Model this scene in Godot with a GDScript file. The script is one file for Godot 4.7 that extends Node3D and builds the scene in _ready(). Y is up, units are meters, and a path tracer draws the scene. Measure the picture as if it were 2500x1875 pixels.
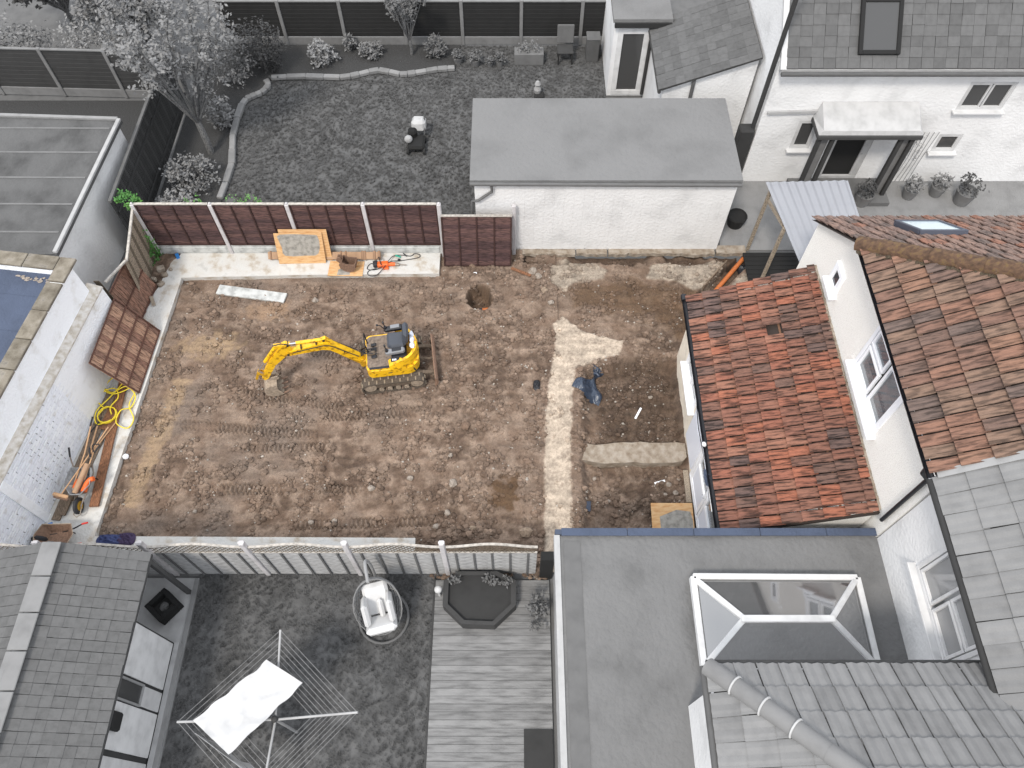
extends Node3D

# ---------------------------------------------------------------- mesh builder
class MB:
	var v := PackedVector3Array()
	var n := PackedVector3Array()
	var c := PackedColorArray()
	func tri(a: Vector3, b: Vector3, d: Vector3) -> void:
		var q := (b - a).cross(d - a)
		if q.length_squared() < 1e-16: return
		q = q.normalized()
		v.append(a); v.append(d); v.append(b)
		n.append(q); n.append(q); n.append(q)
	func trin(a: Vector3, b: Vector3, d: Vector3, na: Vector3, nb: Vector3, nd: Vector3) -> void:
		v.append(a); v.append(d); v.append(b)
		n.append(na); n.append(nd); n.append(nb)
	func quad(a: Vector3, b: Vector3, d: Vector3, e: Vector3) -> void:
		tri(a, b, d); tri(a, d, e)
	func quadn(a: Vector3, b: Vector3, d: Vector3, e: Vector3, na: Vector3, nb: Vector3, nd: Vector3, ne: Vector3) -> void:
		trin(a, b, d, na, nb, nd); trin(a, d, e, na, nd, ne)
	# eight corners: bottom 0..3 counter-clockwise seen from above, top 4..7
	func hexa(p: Array) -> void:
		quad(p[3], p[2], p[1], p[0]); quad(p[4], p[5], p[6], p[7])
		for i in 4:
			var j := (i + 1) % 4
			quad(p[i], p[j], p[j + 4], p[i + 4])
	func box(m: Vector3, s: Vector3, b := Basis()) -> void:
		var h := s * 0.5
		var p := []
		for y in [-1, 1]:
			for q in [[-1, 1], [1, 1], [1, -1], [-1, -1]]:
				p.append(m + b * Vector3(q[0] * h.x, y * h.y, q[1] * h.z))
		hexa(p)
	func box2(lo: Vector3, hi: Vector3) -> void:
		box((lo + hi) * 0.5, (hi - lo).abs())
	# box with chamfered edges
	func bev(m: Vector3, s: Vector3, e: float, b := Basis()) -> void:
		var h := s * 0.5
		e = minf(e, minf(h.x, minf(h.y, h.z)) * 0.95)
		for ax in 3:
			var u := (ax + 1) % 3
			var w := (ax + 2) % 3
			for sg in [-1.0, 1.0]:
				var q := []
				for k in [[-1, -1], [1, -1], [1, 1], [-1, 1]]:
					var t := Vector3()
					t[ax] = sg * h[ax]; t[u] = k[0] * (h[u] - e); t[w] = k[1] * (h[w] - e)
					q.append(m + b * t)
				if sg > 0: quad(q[0], q[1], q[2], q[3])
				else: quad(q[3], q[2], q[1], q[0])
			for su in [-1.0, 1.0]:
				for sw in [-1.0, 1.0]:
					var q := []
					for k in [[-1, 0], [1, 0], [1, 1], [-1, 1]]:
						var t := Vector3()
						t[ax] = k[0] * (h[ax] - e)
						t[u] = su * (h[u] if k[1] == 0 else h[u] - e)
						t[w] = sw * (h[w] - e if k[1] == 0 else h[w])
						q.append(m + b * t)
					if su * sw > 0: quad(q[0], q[1], q[2], q[3])
					else: quad(q[3], q[2], q[1], q[0])
		for sx in [-1.0, 1.0]:
			for sy in [-1.0, 1.0]:
				for sz in [-1.0, 1.0]:
					var a := m + b * Vector3(sx * h.x, sy * (h.y - e), sz * (h.z - e))
					var d := m + b * Vector3(sx * (h.x - e), sy * h.y, sz * (h.z - e))
					var g := m + b * Vector3(sx * (h.x - e), sy * (h.y - e), sz * h.z)
					if sx * sy * sz > 0: tri(a, d, g)
					else: tri(a, g, d)
	# bar from a to b, w wide (across), t thick (along up)
	func bar(a: Vector3, b: Vector3, w: float, t: float, up := Vector3.UP, ch := 0.0) -> void:
		var x := (b - a).normalized()
		if absf(x.dot(up)) > 0.99: up = Vector3.FORWARD
		var z := x.cross(up).normalized()
		var y := z.cross(x)
		var bs := Basis(x, y, z)
		if ch > 0.0: bev((a + b) * 0.5, Vector3((b - a).length(), t, w), ch, bs)
		else: box((a + b) * 0.5, Vector3((b - a).length(), t, w), bs)
	func cyl(a: Vector3, b: Vector3, ra: float, rb: float, seg := 10, caps := true) -> void:
		var x := (b - a).normalized()
		var u := x.cross(Vector3.UP if absf(x.y) < 0.9 else Vector3.RIGHT).normalized()
		var w := x.cross(u)
		for i in seg:
			var t0 := TAU * i / seg
			var t1 := TAU * (i + 1) / seg
			var d0 := u * cos(t0) + w * sin(t0)
			var d1 := u * cos(t1) + w * sin(t1)
			quadn(a + d0 * ra, a + d1 * ra, b + d1 * rb, b + d0 * rb, d0, d1, d1, d0)
			if caps:
				if ra > 0: tri(a, a + d1 * ra, a + d0 * ra)
				if rb > 0: tri(b, b + d0 * rb, b + d1 * rb)
	func tube(p: Array, r: float, seg := 7, r2 := -1.0) -> void:
		var m := p.size()
		if r2 < 0: r2 = r
		var u := Vector3.ZERO
		var rings := []
		for i in m:
			var t: Vector3 = (p[mini(i + 1, m - 1)] - p[maxi(i - 1, 0)]).normalized()
			if i == 0: u = t.cross(Vector3.UP if absf(t.y) < 0.9 else Vector3.RIGHT).normalized()
			else: u = (u - t * u.dot(t)).normalized()
			var w := t.cross(u)
			var rr := lerpf(r, r2, float(i) / (m - 1))
			var ring := []
			for k in seg:
				var a := TAU * k / seg
				var d := u * cos(a) + w * sin(a)
				ring.append([p[i] + d * rr, d])
			rings.append(ring)
		for i in m - 1:
			for k in seg:
				var j := (k + 1) % seg
				quadn(rings[i][k][0], rings[i][j][0], rings[i + 1][j][0], rings[i + 1][k][0], rings[i][k][1], rings[i][j][1], rings[i + 1][j][1], rings[i + 1][k][1])
		for k in seg:
			var j := (k + 1) % seg
			tri(p[0], rings[0][j][0], rings[0][k][0])
			tri(p[m - 1], rings[m - 1][k][0], rings[m - 1][j][0])
	# polygon (2D, in axes u,w from o) extruded by d along u x w
	func prism(poly: PackedVector2Array, o: Vector3, u: Vector3, w: Vector3, d: float) -> void:
		var nn := u.cross(w).normalized()
		if Geometry2D.is_polygon_clockwise(poly):
			poly = poly.duplicate(); poly.reverse()
		var ix := Geometry2D.triangulate_polygon(poly)
		for i in range(0, ix.size(), 3):
			var q := []
			for k in 3: q.append(o + u * poly[ix[i + k]].x + w * poly[ix[i + k]].y)
			if (q[1] - q[0]).cross(q[2] - q[0]).dot(nn) < 0: q.reverse()
			tri(q[0] + nn * d, q[1] + nn * d, q[2] + nn * d)
			tri(q[2], q[1], q[0])
		for i in poly.size():
			var a := o + u * poly[i].x + w * poly[i].y
			var pb := poly[(i + 1) % poly.size()]
			var b := o + u * pb.x + w * pb.y
			quad(a, b, b + nn * d, a + nn * d)
	# surface of revolution, profile of (r, y)
	func lathe(o: Vector3, pr: Array, seg := 14, b := Basis(), arc := TAU) -> void:
		for i in pr.size() - 1:
			var p0: Vector2 = pr[i]
			var p1: Vector2 = pr[i + 1]
			var sl := Vector2(p1.y - p0.y, p0.x - p1.x).normalized()
			for k in seg:
				var t0 := arc * k / seg
				var t1 := arc * (k + 1) / seg
				var d0 := Vector3(cos(t0), 0, -sin(t0))
				var d1 := Vector3(cos(t1), 0, -sin(t1))
				var n0 := (b * (d0 * sl.x + Vector3.UP * sl.y)).normalized()
				var n1 := (b * (d1 * sl.x + Vector3.UP * sl.y)).normalized()
				quadn(o + b * (d0 * p0.x + Vector3.UP * p0.y), o + b * (d1 * p0.x + Vector3.UP * p0.y), o + b * (d1 * p1.x + Vector3.UP * p1.y), o + b * (d0 * p1.x + Vector3.UP * p1.y), n0, n1, n1, n0)
	# lumpy stone
	func blob(m: Vector3, r: Vector3, sd: int, rough := 0.25, seg := 7, flat := true) -> void:
		var rg := RandomNumberGenerator.new(); rg.seed = sd
		var g := []
		var rings := maxi(4, seg - 2)
		for i in rings + 1:
			var row := []
			for k in seg:
				var th := PI * i / rings
				var ph := TAU * (k + 0.5 * (i % 2)) / seg
				var f := 1.0 + rg.randf_range(-rough, rough)
				if i == 0 or i == rings: f = 1.0
				row.append(m + Vector3(sin(th) * cos(ph) * r.x, cos(th) * r.y, sin(th) * sin(ph) * r.z) * f)
			g.append(row)
		for i in rings:
			for k in seg:
				var j := (k + 1) % seg
				if flat: quad(g[i][k], g[i][j], g[i + 1][j], g[i + 1][k])
				else: quadn(g[i][k], g[i][j], g[i + 1][j], g[i + 1][k], (g[i][k] - m).normalized(), (g[i][j] - m).normalized(), (g[i + 1][j] - m).normalized(), (g[i + 1][k] - m).normalized())
	# height-field cloth / sheet: grid of points, smooth normals
	func grid(p: Array, thick := 0.0) -> void:
		var h := p.size()
		var w: int = p[0].size()
		var nn := []
		for i in h:
			var row := []
			for k in w:
				var a: Vector3 = p[i][mini(k + 1, w - 1)] - p[i][maxi(k - 1, 0)]
				var b: Vector3 = p[mini(i + 1, h - 1)][k] - p[maxi(i - 1, 0)][k]
				row.append(b.cross(a).normalized())
			nn.append(row)
		for i in h - 1:
			for k in w - 1:
				quadn(p[i][k], p[i + 1][k], p[i + 1][k + 1], p[i][k + 1], nn[i][k], nn[i + 1][k], nn[i + 1][k + 1], nn[i][k + 1])
				if thick > 0:
					quadn(p[i][k + 1] - nn[i][k + 1] * thick, p[i + 1][k + 1] - nn[i + 1][k + 1] * thick, p[i + 1][k] - nn[i + 1][k] * thick, p[i][k] - nn[i][k] * thick, -nn[i][k + 1], -nn[i + 1][k + 1], -nn[i + 1][k], -nn[i][k])
		if thick > 0:
			for i in h - 1:
				quad(p[i + 1][0], p[i][0], p[i][0] - nn[i][0] * thick, p[i + 1][0] - nn[i + 1][0] * thick)
				quad(p[i][w - 1], p[i + 1][w - 1], p[i + 1][w - 1] - nn[i + 1][w - 1] * thick, p[i][w - 1] - nn[i][w - 1] * thick)
			for k in w - 1:
				quad(p[0][k], p[0][k + 1], p[0][k + 1] - nn[0][k + 1] * thick, p[0][k] - nn[0][k] * thick)
				quad(p[h - 1][k + 1], p[h - 1][k], p[h - 1][k] - nn[h - 1][k] * thick, p[h - 1][k + 1] - nn[h - 1][k + 1] * thick)
	# keep what lies on the positive side of plane (p, q)
	func clip(p: Vector3, q: Vector3) -> void:
		var ov := v; var on := n
		v = PackedVector3Array(); n = PackedVector3Array()
		for i in range(0, ov.size(), 3):
			var a := [ov[i], ov[i + 1], ov[i + 2]]
			var na := [on[i], on[i + 1], on[i + 2]]
			var o := []; var om := []
			for k in 3:
				var j := (k + 1) % 3
				var dk: float = (a[k] - p).dot(q)
				var dj: float = (a[j] - p).dot(q)
				if dk >= 0: o.append(a[k]); om.append(na[k])
				if (dk >= 0) != (dj >= 0):
					var t := dk / (dk - dj)
					o.append(a[k].lerp(a[j], t)); om.append(na[k].lerp(na[j], t))
			for k in range(1, o.size() - 1):
				v.append(o[0]); v.append(o[k]); v.append(o[k + 1])
				n.append(om[0]); n.append(om[k]); n.append(om[k + 1])
	func moved(t: Transform3D) -> void:
		for i in v.size():
			v[i] = t * v[i]; n[i] = (t.basis * n[i]).normalized()
	func mesh(off := Vector3.ZERO) -> ArrayMesh:
		var m := ArrayMesh.new()
		var a := []; a.resize(Mesh.ARRAY_MAX)
		var q := v
		if off != Vector3.ZERO:
			q = PackedVector3Array(); q.resize(v.size())
			for i in v.size(): q[i] = v[i] - off
		a[Mesh.ARRAY_VERTEX] = q
		a[Mesh.ARRAY_NORMAL] = n
		if c.size() == v.size(): a[Mesh.ARRAY_COLOR] = c
		m.add_surface_from_arrays(Mesh.PRIMITIVE_TRIANGLES, a)
		return m

# ---------------------------------------------------------------- naming, things and parts
var org := {}        # node -> world origin that its children's vertices are relative to
var used := {}
func numbered(parent: Node, called: String) -> String:
	var key := str(parent.get_instance_id()) + called
	var k: int = used.get(key, 0)
	used[key] = k + 1
	return called if k == 0 else "%s_%03d" % [called, k]
func tag(o: Node, label: String, category: String, group := "") -> void:
	o.set_meta("label", label); o.set_meta("category", category)
	if group != "": o.set_meta("group", group)
func thing(called: String, label: String, category: String, at := Vector3.ZERO, group := "") -> Node3D:
	var o := Node3D.new()
	o.name = numbered(self, called)
	add_child(o)
	o.position = at
	org[o] = at
	tag(o, label, category, group)
	return o
# a thing whose parts are given in its own axes
func local_thing(called: String, label: String, category: String, t: Transform3D, group := "") -> Node3D:
	var o := thing(called, label, category, Vector3.ZERO, group)
	o.transform = t
	return o
func part(parent: Node3D, called: String, mb: MB, m: Material) -> MeshInstance3D:
	var o := MeshInstance3D.new()
	o.name = numbered(parent, called)
	var off: Vector3 = org.get(parent, Vector3.ZERO)
	o.mesh = mb.mesh(off)
	o.mesh.surface_set_material(0, m)
	parent.add_child(o)
	org[o] = off
	return o
func piece(parent: Node3D, called: String, mesh: Mesh, m: Material, t: Transform3D) -> MeshInstance3D:
	var o := MeshInstance3D.new()
	o.name = numbered(parent, called)
	o.mesh = mesh
	o.material_override = m
	parent.add_child(o)
	o.transform = Transform3D(t.basis, t.origin - org.get(parent, Vector3.ZERO))
	return o
func node_part(parent: Node3D, called: String) -> Node3D:
	var o := Node3D.new()
	o.name = numbered(parent, called)
	parent.add_child(o)
	org[o] = org.get(parent, Vector3.ZERO)
	return o
# a thing that is one mesh, in world coordinates
func solo(called: String, label: String, category: String, mb: MB, m: Material, group := "") -> MeshInstance3D:
	var lo := Vector3(1e9, 1e9, 1e9); var hi := -lo
	for p in mb.v: lo = lo.min(p); hi = hi.max(p)
	var o := MeshInstance3D.new()
	o.name = numbered(self, called)
	var at := Vector3((lo.x + hi.x) / 2, lo.y, (lo.z + hi.z) / 2)
	o.mesh = mb.mesh(at)
	o.mesh.surface_set_material(0, m)
	add_child(o)
	o.position = at
	org[o] = at
	if label != "": tag(o, label, category, group)
	return o
func struct(called: String, mb: MB, m: Material) -> MeshInstance3D:
	var o := solo(called, "", "", mb, m)
	o.set_meta("kind", "structure")
	return o

# ---------------------------------------------------------------- materials
var T := {}
func noise_tex(key: String, freq: float, stops: Array, sd: int, kind := FastNoiseLite.TYPE_SIMPLEX_SMOOTH, oct := 5, nrm := false, bump := 6.0, size := 512) -> Texture2D:
	if T.has(key): return T[key]
	var f := FastNoiseLite.new()
	f.noise_type = kind; f.frequency = freq; f.seed = sd
	f.fractal_type = FastNoiseLite.FRACTAL_FBM; f.fractal_octaves = oct; f.fractal_gain = 0.55
	var t := NoiseTexture2D.new()
	t.width = size; t.height = size; t.seamless = true; t.noise = f
	if nrm:
		t.as_normal_map = true; t.bump_strength = bump
	else:
		var g := Gradient.new()
		var offs := PackedFloat32Array(); var cols := PackedColorArray()
		for s in stops:
			offs.append(s[0])
			var q = s[1]
			cols.append(q if q is Color else Color(q, q, q))
		g.offsets = offs; g.colors = cols
		t.color_ramp = g
	T[key] = t
	return t
func c8(r: float, g: float, b: float) -> Color:
	return Color(r / 255.0, g / 255.0, b / 255.0)
func gr(v: float) -> Color:
	return Color(v / 255.0, v / 255.0, v / 255.0)
func mat(col: Color, rough := 0.9, tex = null, sc := Vector3.ONE, nrm = null, ns := 0.6, world := true) -> StandardMaterial3D:
	var m := StandardMaterial3D.new()
	m.albedo_color = col
	m.roughness = rough
	if tex != null: m.albedo_texture = tex
	if nrm != null:
		m.normal_enabled = true; m.normal_texture = nrm; m.normal_scale = ns
	if tex != null or nrm != null:
		m.uv1_triplanar = true; m.uv1_world_triplanar = world; m.uv1_scale = sc
		m.uv1_triplanar_sharpness = 4.0
	return m
func metal(col: Color, rough := 0.4, met := 0.6) -> StandardMaterial3D:
	var m := StandardMaterial3D.new()
	m.albedo_color = col; m.roughness = rough; m.metallic = met
	return m
func glass(col: Color, a: float) -> StandardMaterial3D:
	var m := StandardMaterial3D.new()
	m.albedo_color = Color(col.r, col.g, col.b, a)
	m.roughness = 0.03
	m.transparency = BaseMaterial3D.TRANSPARENCY_ALPHA
	return m
var K := {}          # materials by name
var R := RandomNumberGenerator.new()
func pick(a: Array) -> Variant:
	return a[R.randi() % a.size()]
func make_materials() -> void:
	var blotch := noise_tex("blotch", 0.008, [[0.0, 0.72], [0.35, 0.88], [0.6, 0.96], [1.0, 1.0]], 1)
	var soft := noise_tex("soft", 0.006, [[0.0, 0.88], [0.5, 0.96], [1.0, 1.0]], 2)
	var speck := noise_tex("speck", 0.05, [[0.0, 0.65], [0.35, 0.85], [0.6, 0.96], [1.0, 1.0]], 3)
	var streak := noise_tex("streak", 0.02, [[0.0, 0.35], [0.3, 0.5], [0.45, 0.82], [0.7, 1.0], [1.0, 0.8]], 4)
	var streak2 := noise_tex("streak2", 0.02, [[0.0, 0.5], [0.3, 0.66], [0.45, 0.86], [0.7, 1.0], [1.0, 0.86]], 44)
	var nfine := noise_tex("nfine", 0.06, [], 5, FastNoiseLite.TYPE_SIMPLEX_SMOOTH, 4, true, 7.0)
	var ncoarse := noise_tex("ncoarse", 0.02, [], 6, FastNoiseLite.TYPE_SIMPLEX_SMOOTH, 5, true, 10.0)
	var grit := noise_tex("grit", 0.09, [[0.0, 0.4], [0.3, 0.7], [0.55, 0.92], [0.8, 1.0], [1.0, 1.0]], 7)
	K.dirt = mat(Color(1, 1, 1), 1.0, grit, Vector3.ONE * 1.4, ncoarse, 0.8)
	K.dirt.vertex_color_use_as_albedo = true
	K.clod = mat(Color(1, 1, 1), 1.0, grit, Vector3.ONE * 5.0, nfine, 0.6, false)
	K.clod.vertex_color_use_as_albedo = true
	K.stone = mat(c8(156, 138, 120), 0.95, blotch, Vector3.ONE * 3.0, nfine, 0.7)
	K.stone2 = mat(c8(164, 153, 142), 0.95, blotch, Vector3.ONE * 3.0, nfine, 0.7)
	K.stone3 = mat(c8(128, 106, 90), 0.95, blotch, Vector3.ONE * 3.0, nfine, 0.7)
	var slabtex := noise_tex("slab", 0.007, [[0.0, c8(190, 176, 158)], [0.22, c8(216, 208, 196)], [0.38, c8(230, 227, 221)], [0.7, c8(234, 233, 229)], [1.0, c8(205, 203, 198)]], 11)
	K.slab = mat(Color(0.85, 0.85, 0.85), 0.95, slabtex, Vector3.ONE * 0.45, nfine, 0.3)
	K.slab_edge = mat(c8(160, 162, 160), 0.95, blotch, Vector3.ONE * 0.8, nfine, 0.4)
	var oldc := noise_tex("oldc", 0.01, [[0.0, c8(136, 118, 100)], [0.35, c8(158, 143, 126)], [0.6, c8(172, 158, 142)], [1.0, c8(186, 174, 160)]], 12)
	K.old_concrete = mat(Color(0.88, 0.89, 0.9), 0.95, oldc, Vector3.ONE * 0.7, ncoarse, 0.6)
	K.post = mat(c8(200, 197, 198), 0.9, soft, Vector3.ONE * 1.1, nfine, 0.35)
	K.gravel_board = mat(c8(200, 202, 200), 0.9, blotch, Vector3.ONE * 0.8, nfine, 0.35)
	K.fence = []
	for q in [[104, 78, 76], [94, 70, 70], [112, 84, 80], [88, 66, 66]]:
		K.fence.append(mat(c8(q[0], q[1], q[2]), 0.85, streak2, Vector3(0.3, 2.5, 0.3), nfine, 0.35))
	K.fence_frame = mat(c8(62, 40, 36), 0.85, soft, Vector3.ONE * 2)
	K.capping = mat(c8(186, 180, 172), 0.9, blotch, Vector3.ONE * 2)
	K.panel = []
	for q in [[172, 132, 110], [156, 118, 100], [184, 146, 122], [146, 112, 96], [190, 152, 128]]:
		K.panel.append(mat(c8(q[0], q[1], q[2]), 0.85, streak2, Vector3(0.4, 0.4, 3), nfine, 0.4))
	K.panel_frame = mat(c8(104, 70, 58), 0.85, streak, Vector3(3, 3, 3))
	K.weathered = mat(c8(172, 158, 140), 0.9, streak, Vector3(6, 1.2, 6), nfine, 0.4)
	K.weathered_dark = mat(c8(120, 108, 92), 0.9, streak, Vector3(6, 1.2, 6), nfine, 0.4)
	var wpaint := noise_tex("wpaint", 0.006, [[0.0, c8(216, 213, 208)], [0.18, c8(236, 237, 238)], [0.35, c8(245, 247, 250)], [1.0, c8(248, 250, 253)]], 13)
	K.white_paint = mat(Color(1, 1, 1), 0.8, wpaint, Vector3.ONE * 0.4, nfine, 0.25)
	K.white_brick = [mat(c8(248, 249, 252), 0.85, wpaint, Vector3.ONE * 0.9, nfine, 0.4), mat(c8(242, 243, 247), 0.85, wpaint, Vector3.ONE * 0.9, nfine, 0.4), mat(c8(253, 254, 255), 0.85, wpaint, Vector3.ONE * 0.9, nfine, 0.4)]
	K.mortar = mat(c8(84, 78, 72), 1.0, speck, Vector3.ONE * 3)
	var ledge := noise_tex("ledge", 0.012, [[0.0, c8(156, 146, 132)], [0.35, c8(180, 172, 160)], [0.6, c8(194, 188, 180)], [1.0, c8(206, 203, 198)]], 14)
	K.ledge = mat(Color(1, 1, 1), 0.95, ledge, Vector3.ONE * 0.8, ncoarse, 0.4)
	var copt := noise_tex("coping", 0.008, [[0.0, c8(112, 103, 90)], [0.3, c8(132, 124, 110)], [0.55, c8(146, 138, 124)], [0.8, c8(160, 152, 140)], [1.0, c8(128, 124, 116)]], 15)
	K.coping = [mat(Color(0.86, 0.86, 0.86), 0.95, copt, Vector3.ONE * 0.7, nfine, 0.5), mat(Color(0.8, 0.8, 0.8), 0.95, copt, Vector3(0.6, 0.6, 0.8), nfine, 0.5)]
	K.felt_blue = mat(c8(72, 82, 102), 0.9, soft, Vector3.ONE * 0.35, nfine, 0.3)
	K.felt_edge = mat(c8(70, 78, 94), 0.9, soft, Vector3.ONE * 0.5)
	var rend := noise_tex("render", 0.05, [[0.0, c8(206, 203, 200)], [0.3, c8(232, 230, 227)], [0.6, c8(240, 239, 236)], [1.0, c8(246, 245, 243)]], 16)
	K.render = mat(Color(1, 0.995, 0.985), 0.95, rend, Vector3.ONE * 1.2, nfine, 0.9)
	K.render_cream = mat(c8(236, 226, 210), 0.95, soft, Vector3.ONE * 0.6, nfine, 0.4)
	K.upvc = mat(c8(238, 240, 244), 0.35)
	K.upvc2 = mat(c8(222, 226, 236), 0.4)
	K.black_plastic = mat(c8(30, 31, 36), 0.45)
	K.dark_rubber = mat(c8(44, 44, 48), 0.75)
	K.glass = glass(c8(120, 128, 136), 0.35)
	K.glass_dark = mat(c8(58, 62, 68), 0.06)
	K.room = mat(c8(120, 116, 110), 0.95)
	K.blind = mat(c8(196, 194, 190), 0.9, soft, Vector3(4, 0.5, 4))
	K.tile = []
	for q in [[104, 84, 78], [114, 88, 78], [124, 90, 77], [134, 92, 77], [140, 98, 82], [148, 96, 78], [150, 106, 88], [158, 100, 78]]:
		K.tile.append(mat(c8(q[0], q[1], q[2]), 0.9, streak, Vector3(0.2, 0.2, 1.3), nfine, 0.5))
	K.tile_moss = mat(c8(140, 120, 66), 0.95, streak, Vector3(1.5, 1.5, 7), nfine, 0.6)
	K.roof_tile = []
	for q in [[108, 92, 85], [116, 94, 84], [126, 97, 84], [130, 106, 91], [136, 102, 86], [140, 107, 89]]:
		K.roof_tile.append(mat(c8(q[0], q[1], q[2]), 0.92, streak2, Vector3(0.25, 0.25, 1.3), nfine, 0.6))
	K.north_tile = []
	for q in [[118, 102, 95], [130, 108, 99], [138, 115, 105], [146, 120, 108], [152, 110, 92]]:
		K.north_tile.append(mat(c8(q[0], q[1], q[2]), 0.92, streak2, Vector3(1.8, 0.4, 0.4), nfine, 0.6))
	var ridge := noise_tex("ridge", 0.02, [[0.0, c8(64, 50, 40)], [0.35, c8(94, 74, 58)], [0.62, c8(116, 92, 72)], [0.76, c8(128, 108, 66)], [0.8, c8(108, 88, 72)], [1.0, c8(126, 106, 90)]], 17)
	K.ridge = mat(Color(0.86, 0.84, 0.84), 0.95, ridge, Vector3.ONE * 0.8, ncoarse, 0.6)
	K.bedding = mat(c8(84, 74, 60), 1.0, speck, Vector3.ONE * 2, ncoarse, 0.8)
	K.underlay = mat(c8(56, 48, 44), 0.95)
	K.batten = mat(c8(120, 90, 70), 0.9)
	K.lead = mat(c8(150, 150, 150), 0.7, soft, Vector3.ONE)
	var plyt := noise_tex("ply", 0.012, [[0.0, c8(206, 150, 96)], [0.4, c8(226, 178, 124)], [0.7, c8(236, 196, 146)], [1.0, c8(214, 166, 112)]], 18)
	K.ply = mat(Color(0.9, 0.9, 0.9), 0.8, plyt, Vector3(0.5, 2.0, 2.0), nfine, 0.15, false)
	K.mortar_stain = mat(c8(168, 164, 156), 0.95, blotch, Vector3.ONE * 1.5, nfine, 0.4)
	K.kraft = mat(c8(172, 140, 112), 0.85, soft, Vector3(1, 1, 1))
	K.kraft_dark = mat(c8(148, 118, 94), 0.85, soft, Vector3(1, 1, 1))
	K.plank_brown = mat(c8(150, 104, 74), 0.85, streak, Vector3(8, 8, 0.8), nfine, 0.4)
	K.plank_grey = mat(c8(142, 124, 106), 0.9, streak, Vector3(8, 8, 0.8), nfine, 0.4)
	K.handle_wood = mat(c8(196, 156, 118), 0.7, soft, Vector3(6, 1, 6))
	K.yellow = mat(c8(238, 186, 22), 0.38, noise_tex("paint", 0.007, [[0.0, c8(150, 136, 120)], [0.24, c8(190, 180, 160)], [0.36, c8(240, 238, 230)], [0.5, 1.0], [1.0, 1.0]], 21), Vector3.ONE * 1.6, null, 0.0, false)
	K.yellow.clearcoat_enabled = true; K.yellow.clearcoat = 0.3; K.yellow.clearcoat_roughness = 0.25
	K.yellow_dirty = mat(c8(206, 158, 30), 0.6, blotch, Vector3.ONE * 2.5, nfine, 0.3, false)
	K.muddy = mat(c8(172, 156, 138), 0.95, blotch, Vector3.ONE * 2.5, nfine, 0.6, false)
	K.mud_dark = mat(c8(112, 98, 84), 0.95, blotch, Vector3.ONE * 2.5, nfine, 0.6, false)
	K.lug = mat(c8(146, 132, 114), 0.95, blotch, Vector3.ONE * 4, nfine, 0.6, false)
	K.track = mat(c8(92, 82, 72), 0.95, blotch, Vector3.ONE * 4, nfine, 0.6, false)
	K.floor_mat = mat(c8(132, 118, 106), 0.9, blotch, Vector3.ONE * 2.5, nfine, 0.4, false)
	K.seat = mat(c8(66, 70, 78), 0.55)
	K.grey_plastic = mat(c8(128, 130, 134), 0.6)
	K.chrome = metal(c8(214, 216, 220), 0.18, 0.9)
	K.steel = metal(c8(150, 140, 130), 0.5, 0.5)
	K.rust = mat(c8(140, 112, 94), 0.9, blotch, Vector3.ONE * 4, nfine, 0.5, false)
	K.orange = mat(c8(226, 104, 44), 0.5)
	K.orange_pipe = mat(c8(192, 110, 58), 0.6, soft, Vector3.ONE * 3)
	K.bag = mat(c8(52, 62, 78), 0.32)
	K.blue = mat(c8(48, 124, 196), 0.6)
	K.navy = mat(c8(52, 62, 104), 0.7)
	K.purple = mat(c8(58, 44, 76), 0.7)
	K.red = mat(c8(206, 58, 48), 0.5)
	K.teal = mat(c8(24, 150, 128), 0.5)
	K.hose = mat(c8(238, 212, 50), 0.5)
	K.tray = mat(c8(150, 152, 154), 0.55, blotch, Vector3.ONE * 3, null, 0, false)
	K.poly = glass(c8(158, 160, 166), 0.62)
	K.leaf_green = [mat(c8(70, 120, 56), 0.7), mat(c8(96, 146, 72), 0.7), mat(c8(60, 100, 60), 0.7)]
	# the surroundings, which the photograph shows in black and white
	K.g = {}
	for q in [18, 30, 44, 58, 70, 84, 98, 112, 126, 140, 156, 172, 188, 204, 220, 236]:
		K.g[q] = mat(gr(q * 0.9), 0.9, soft, Vector3.ONE * 0.7)
	K.g_white = mat(gr(224), 0.85, noise_tex("gwhite", 0.005, [[0.0, 0.9], [0.4, 0.97], [1.0, 1.0]], 22), Vector3.ONE * 0.3, nfine, 0.2)
	K.g_felt = mat(gr(116), 0.95, noise_tex("gfelt", 0.005, [[0.0, 0.9], [0.3, 0.95], [0.5, 0.98], [1.0, 1.0]], 23), Vector3.ONE * 0.18, nfine, 0.25)
	K.g_felt3 = mat(gr(92), 0.95, blotch, Vector3.ONE * 0.2, nfine, 0.25)
	K.g_felt2 = mat(gr(112), 0.95, noise_tex("gfelt2", 0.006, [[0.0, 0.82], [0.3, 0.91], [0.5, 0.96], [1.0, 1.0]], 24), Vector3.ONE * 0.2, nfine, 0.25)
	K.g_board = mat(gr(190), 0.9, streak2, Vector3(0.4, 5, 0.4), nfine, 0.3)
	K.g_fence = mat(gr(74), 0.9, streak, Vector3(5, 0.5, 5), nfine, 0.3)
	K.g_deck = [mat(gr(132), 0.9, blotch, Vector3(0.3, 2, 2), nfine, 0.3), mat(gr(126), 0.9, blotch, Vector3(0.3, 2, 2), nfine, 0.3), mat(gr(138), 0.9, blotch, Vector3(0.3, 2, 2), nfine, 0.3)]
	K.g_slate = []
	for q in [90, 94, 86, 97]: K.g_slate.append(mat(gr(q), 0.85, soft, Vector3(2, 2, 2), nfine, 0.3))
	K.g_tile = []
	for q in [128, 125, 131, 122]: K.g_tile.append(mat(gr(q), 0.9, soft, Vector3(1, 1, 1), nfine, 0.3))
	K.g_shingle = []
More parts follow.
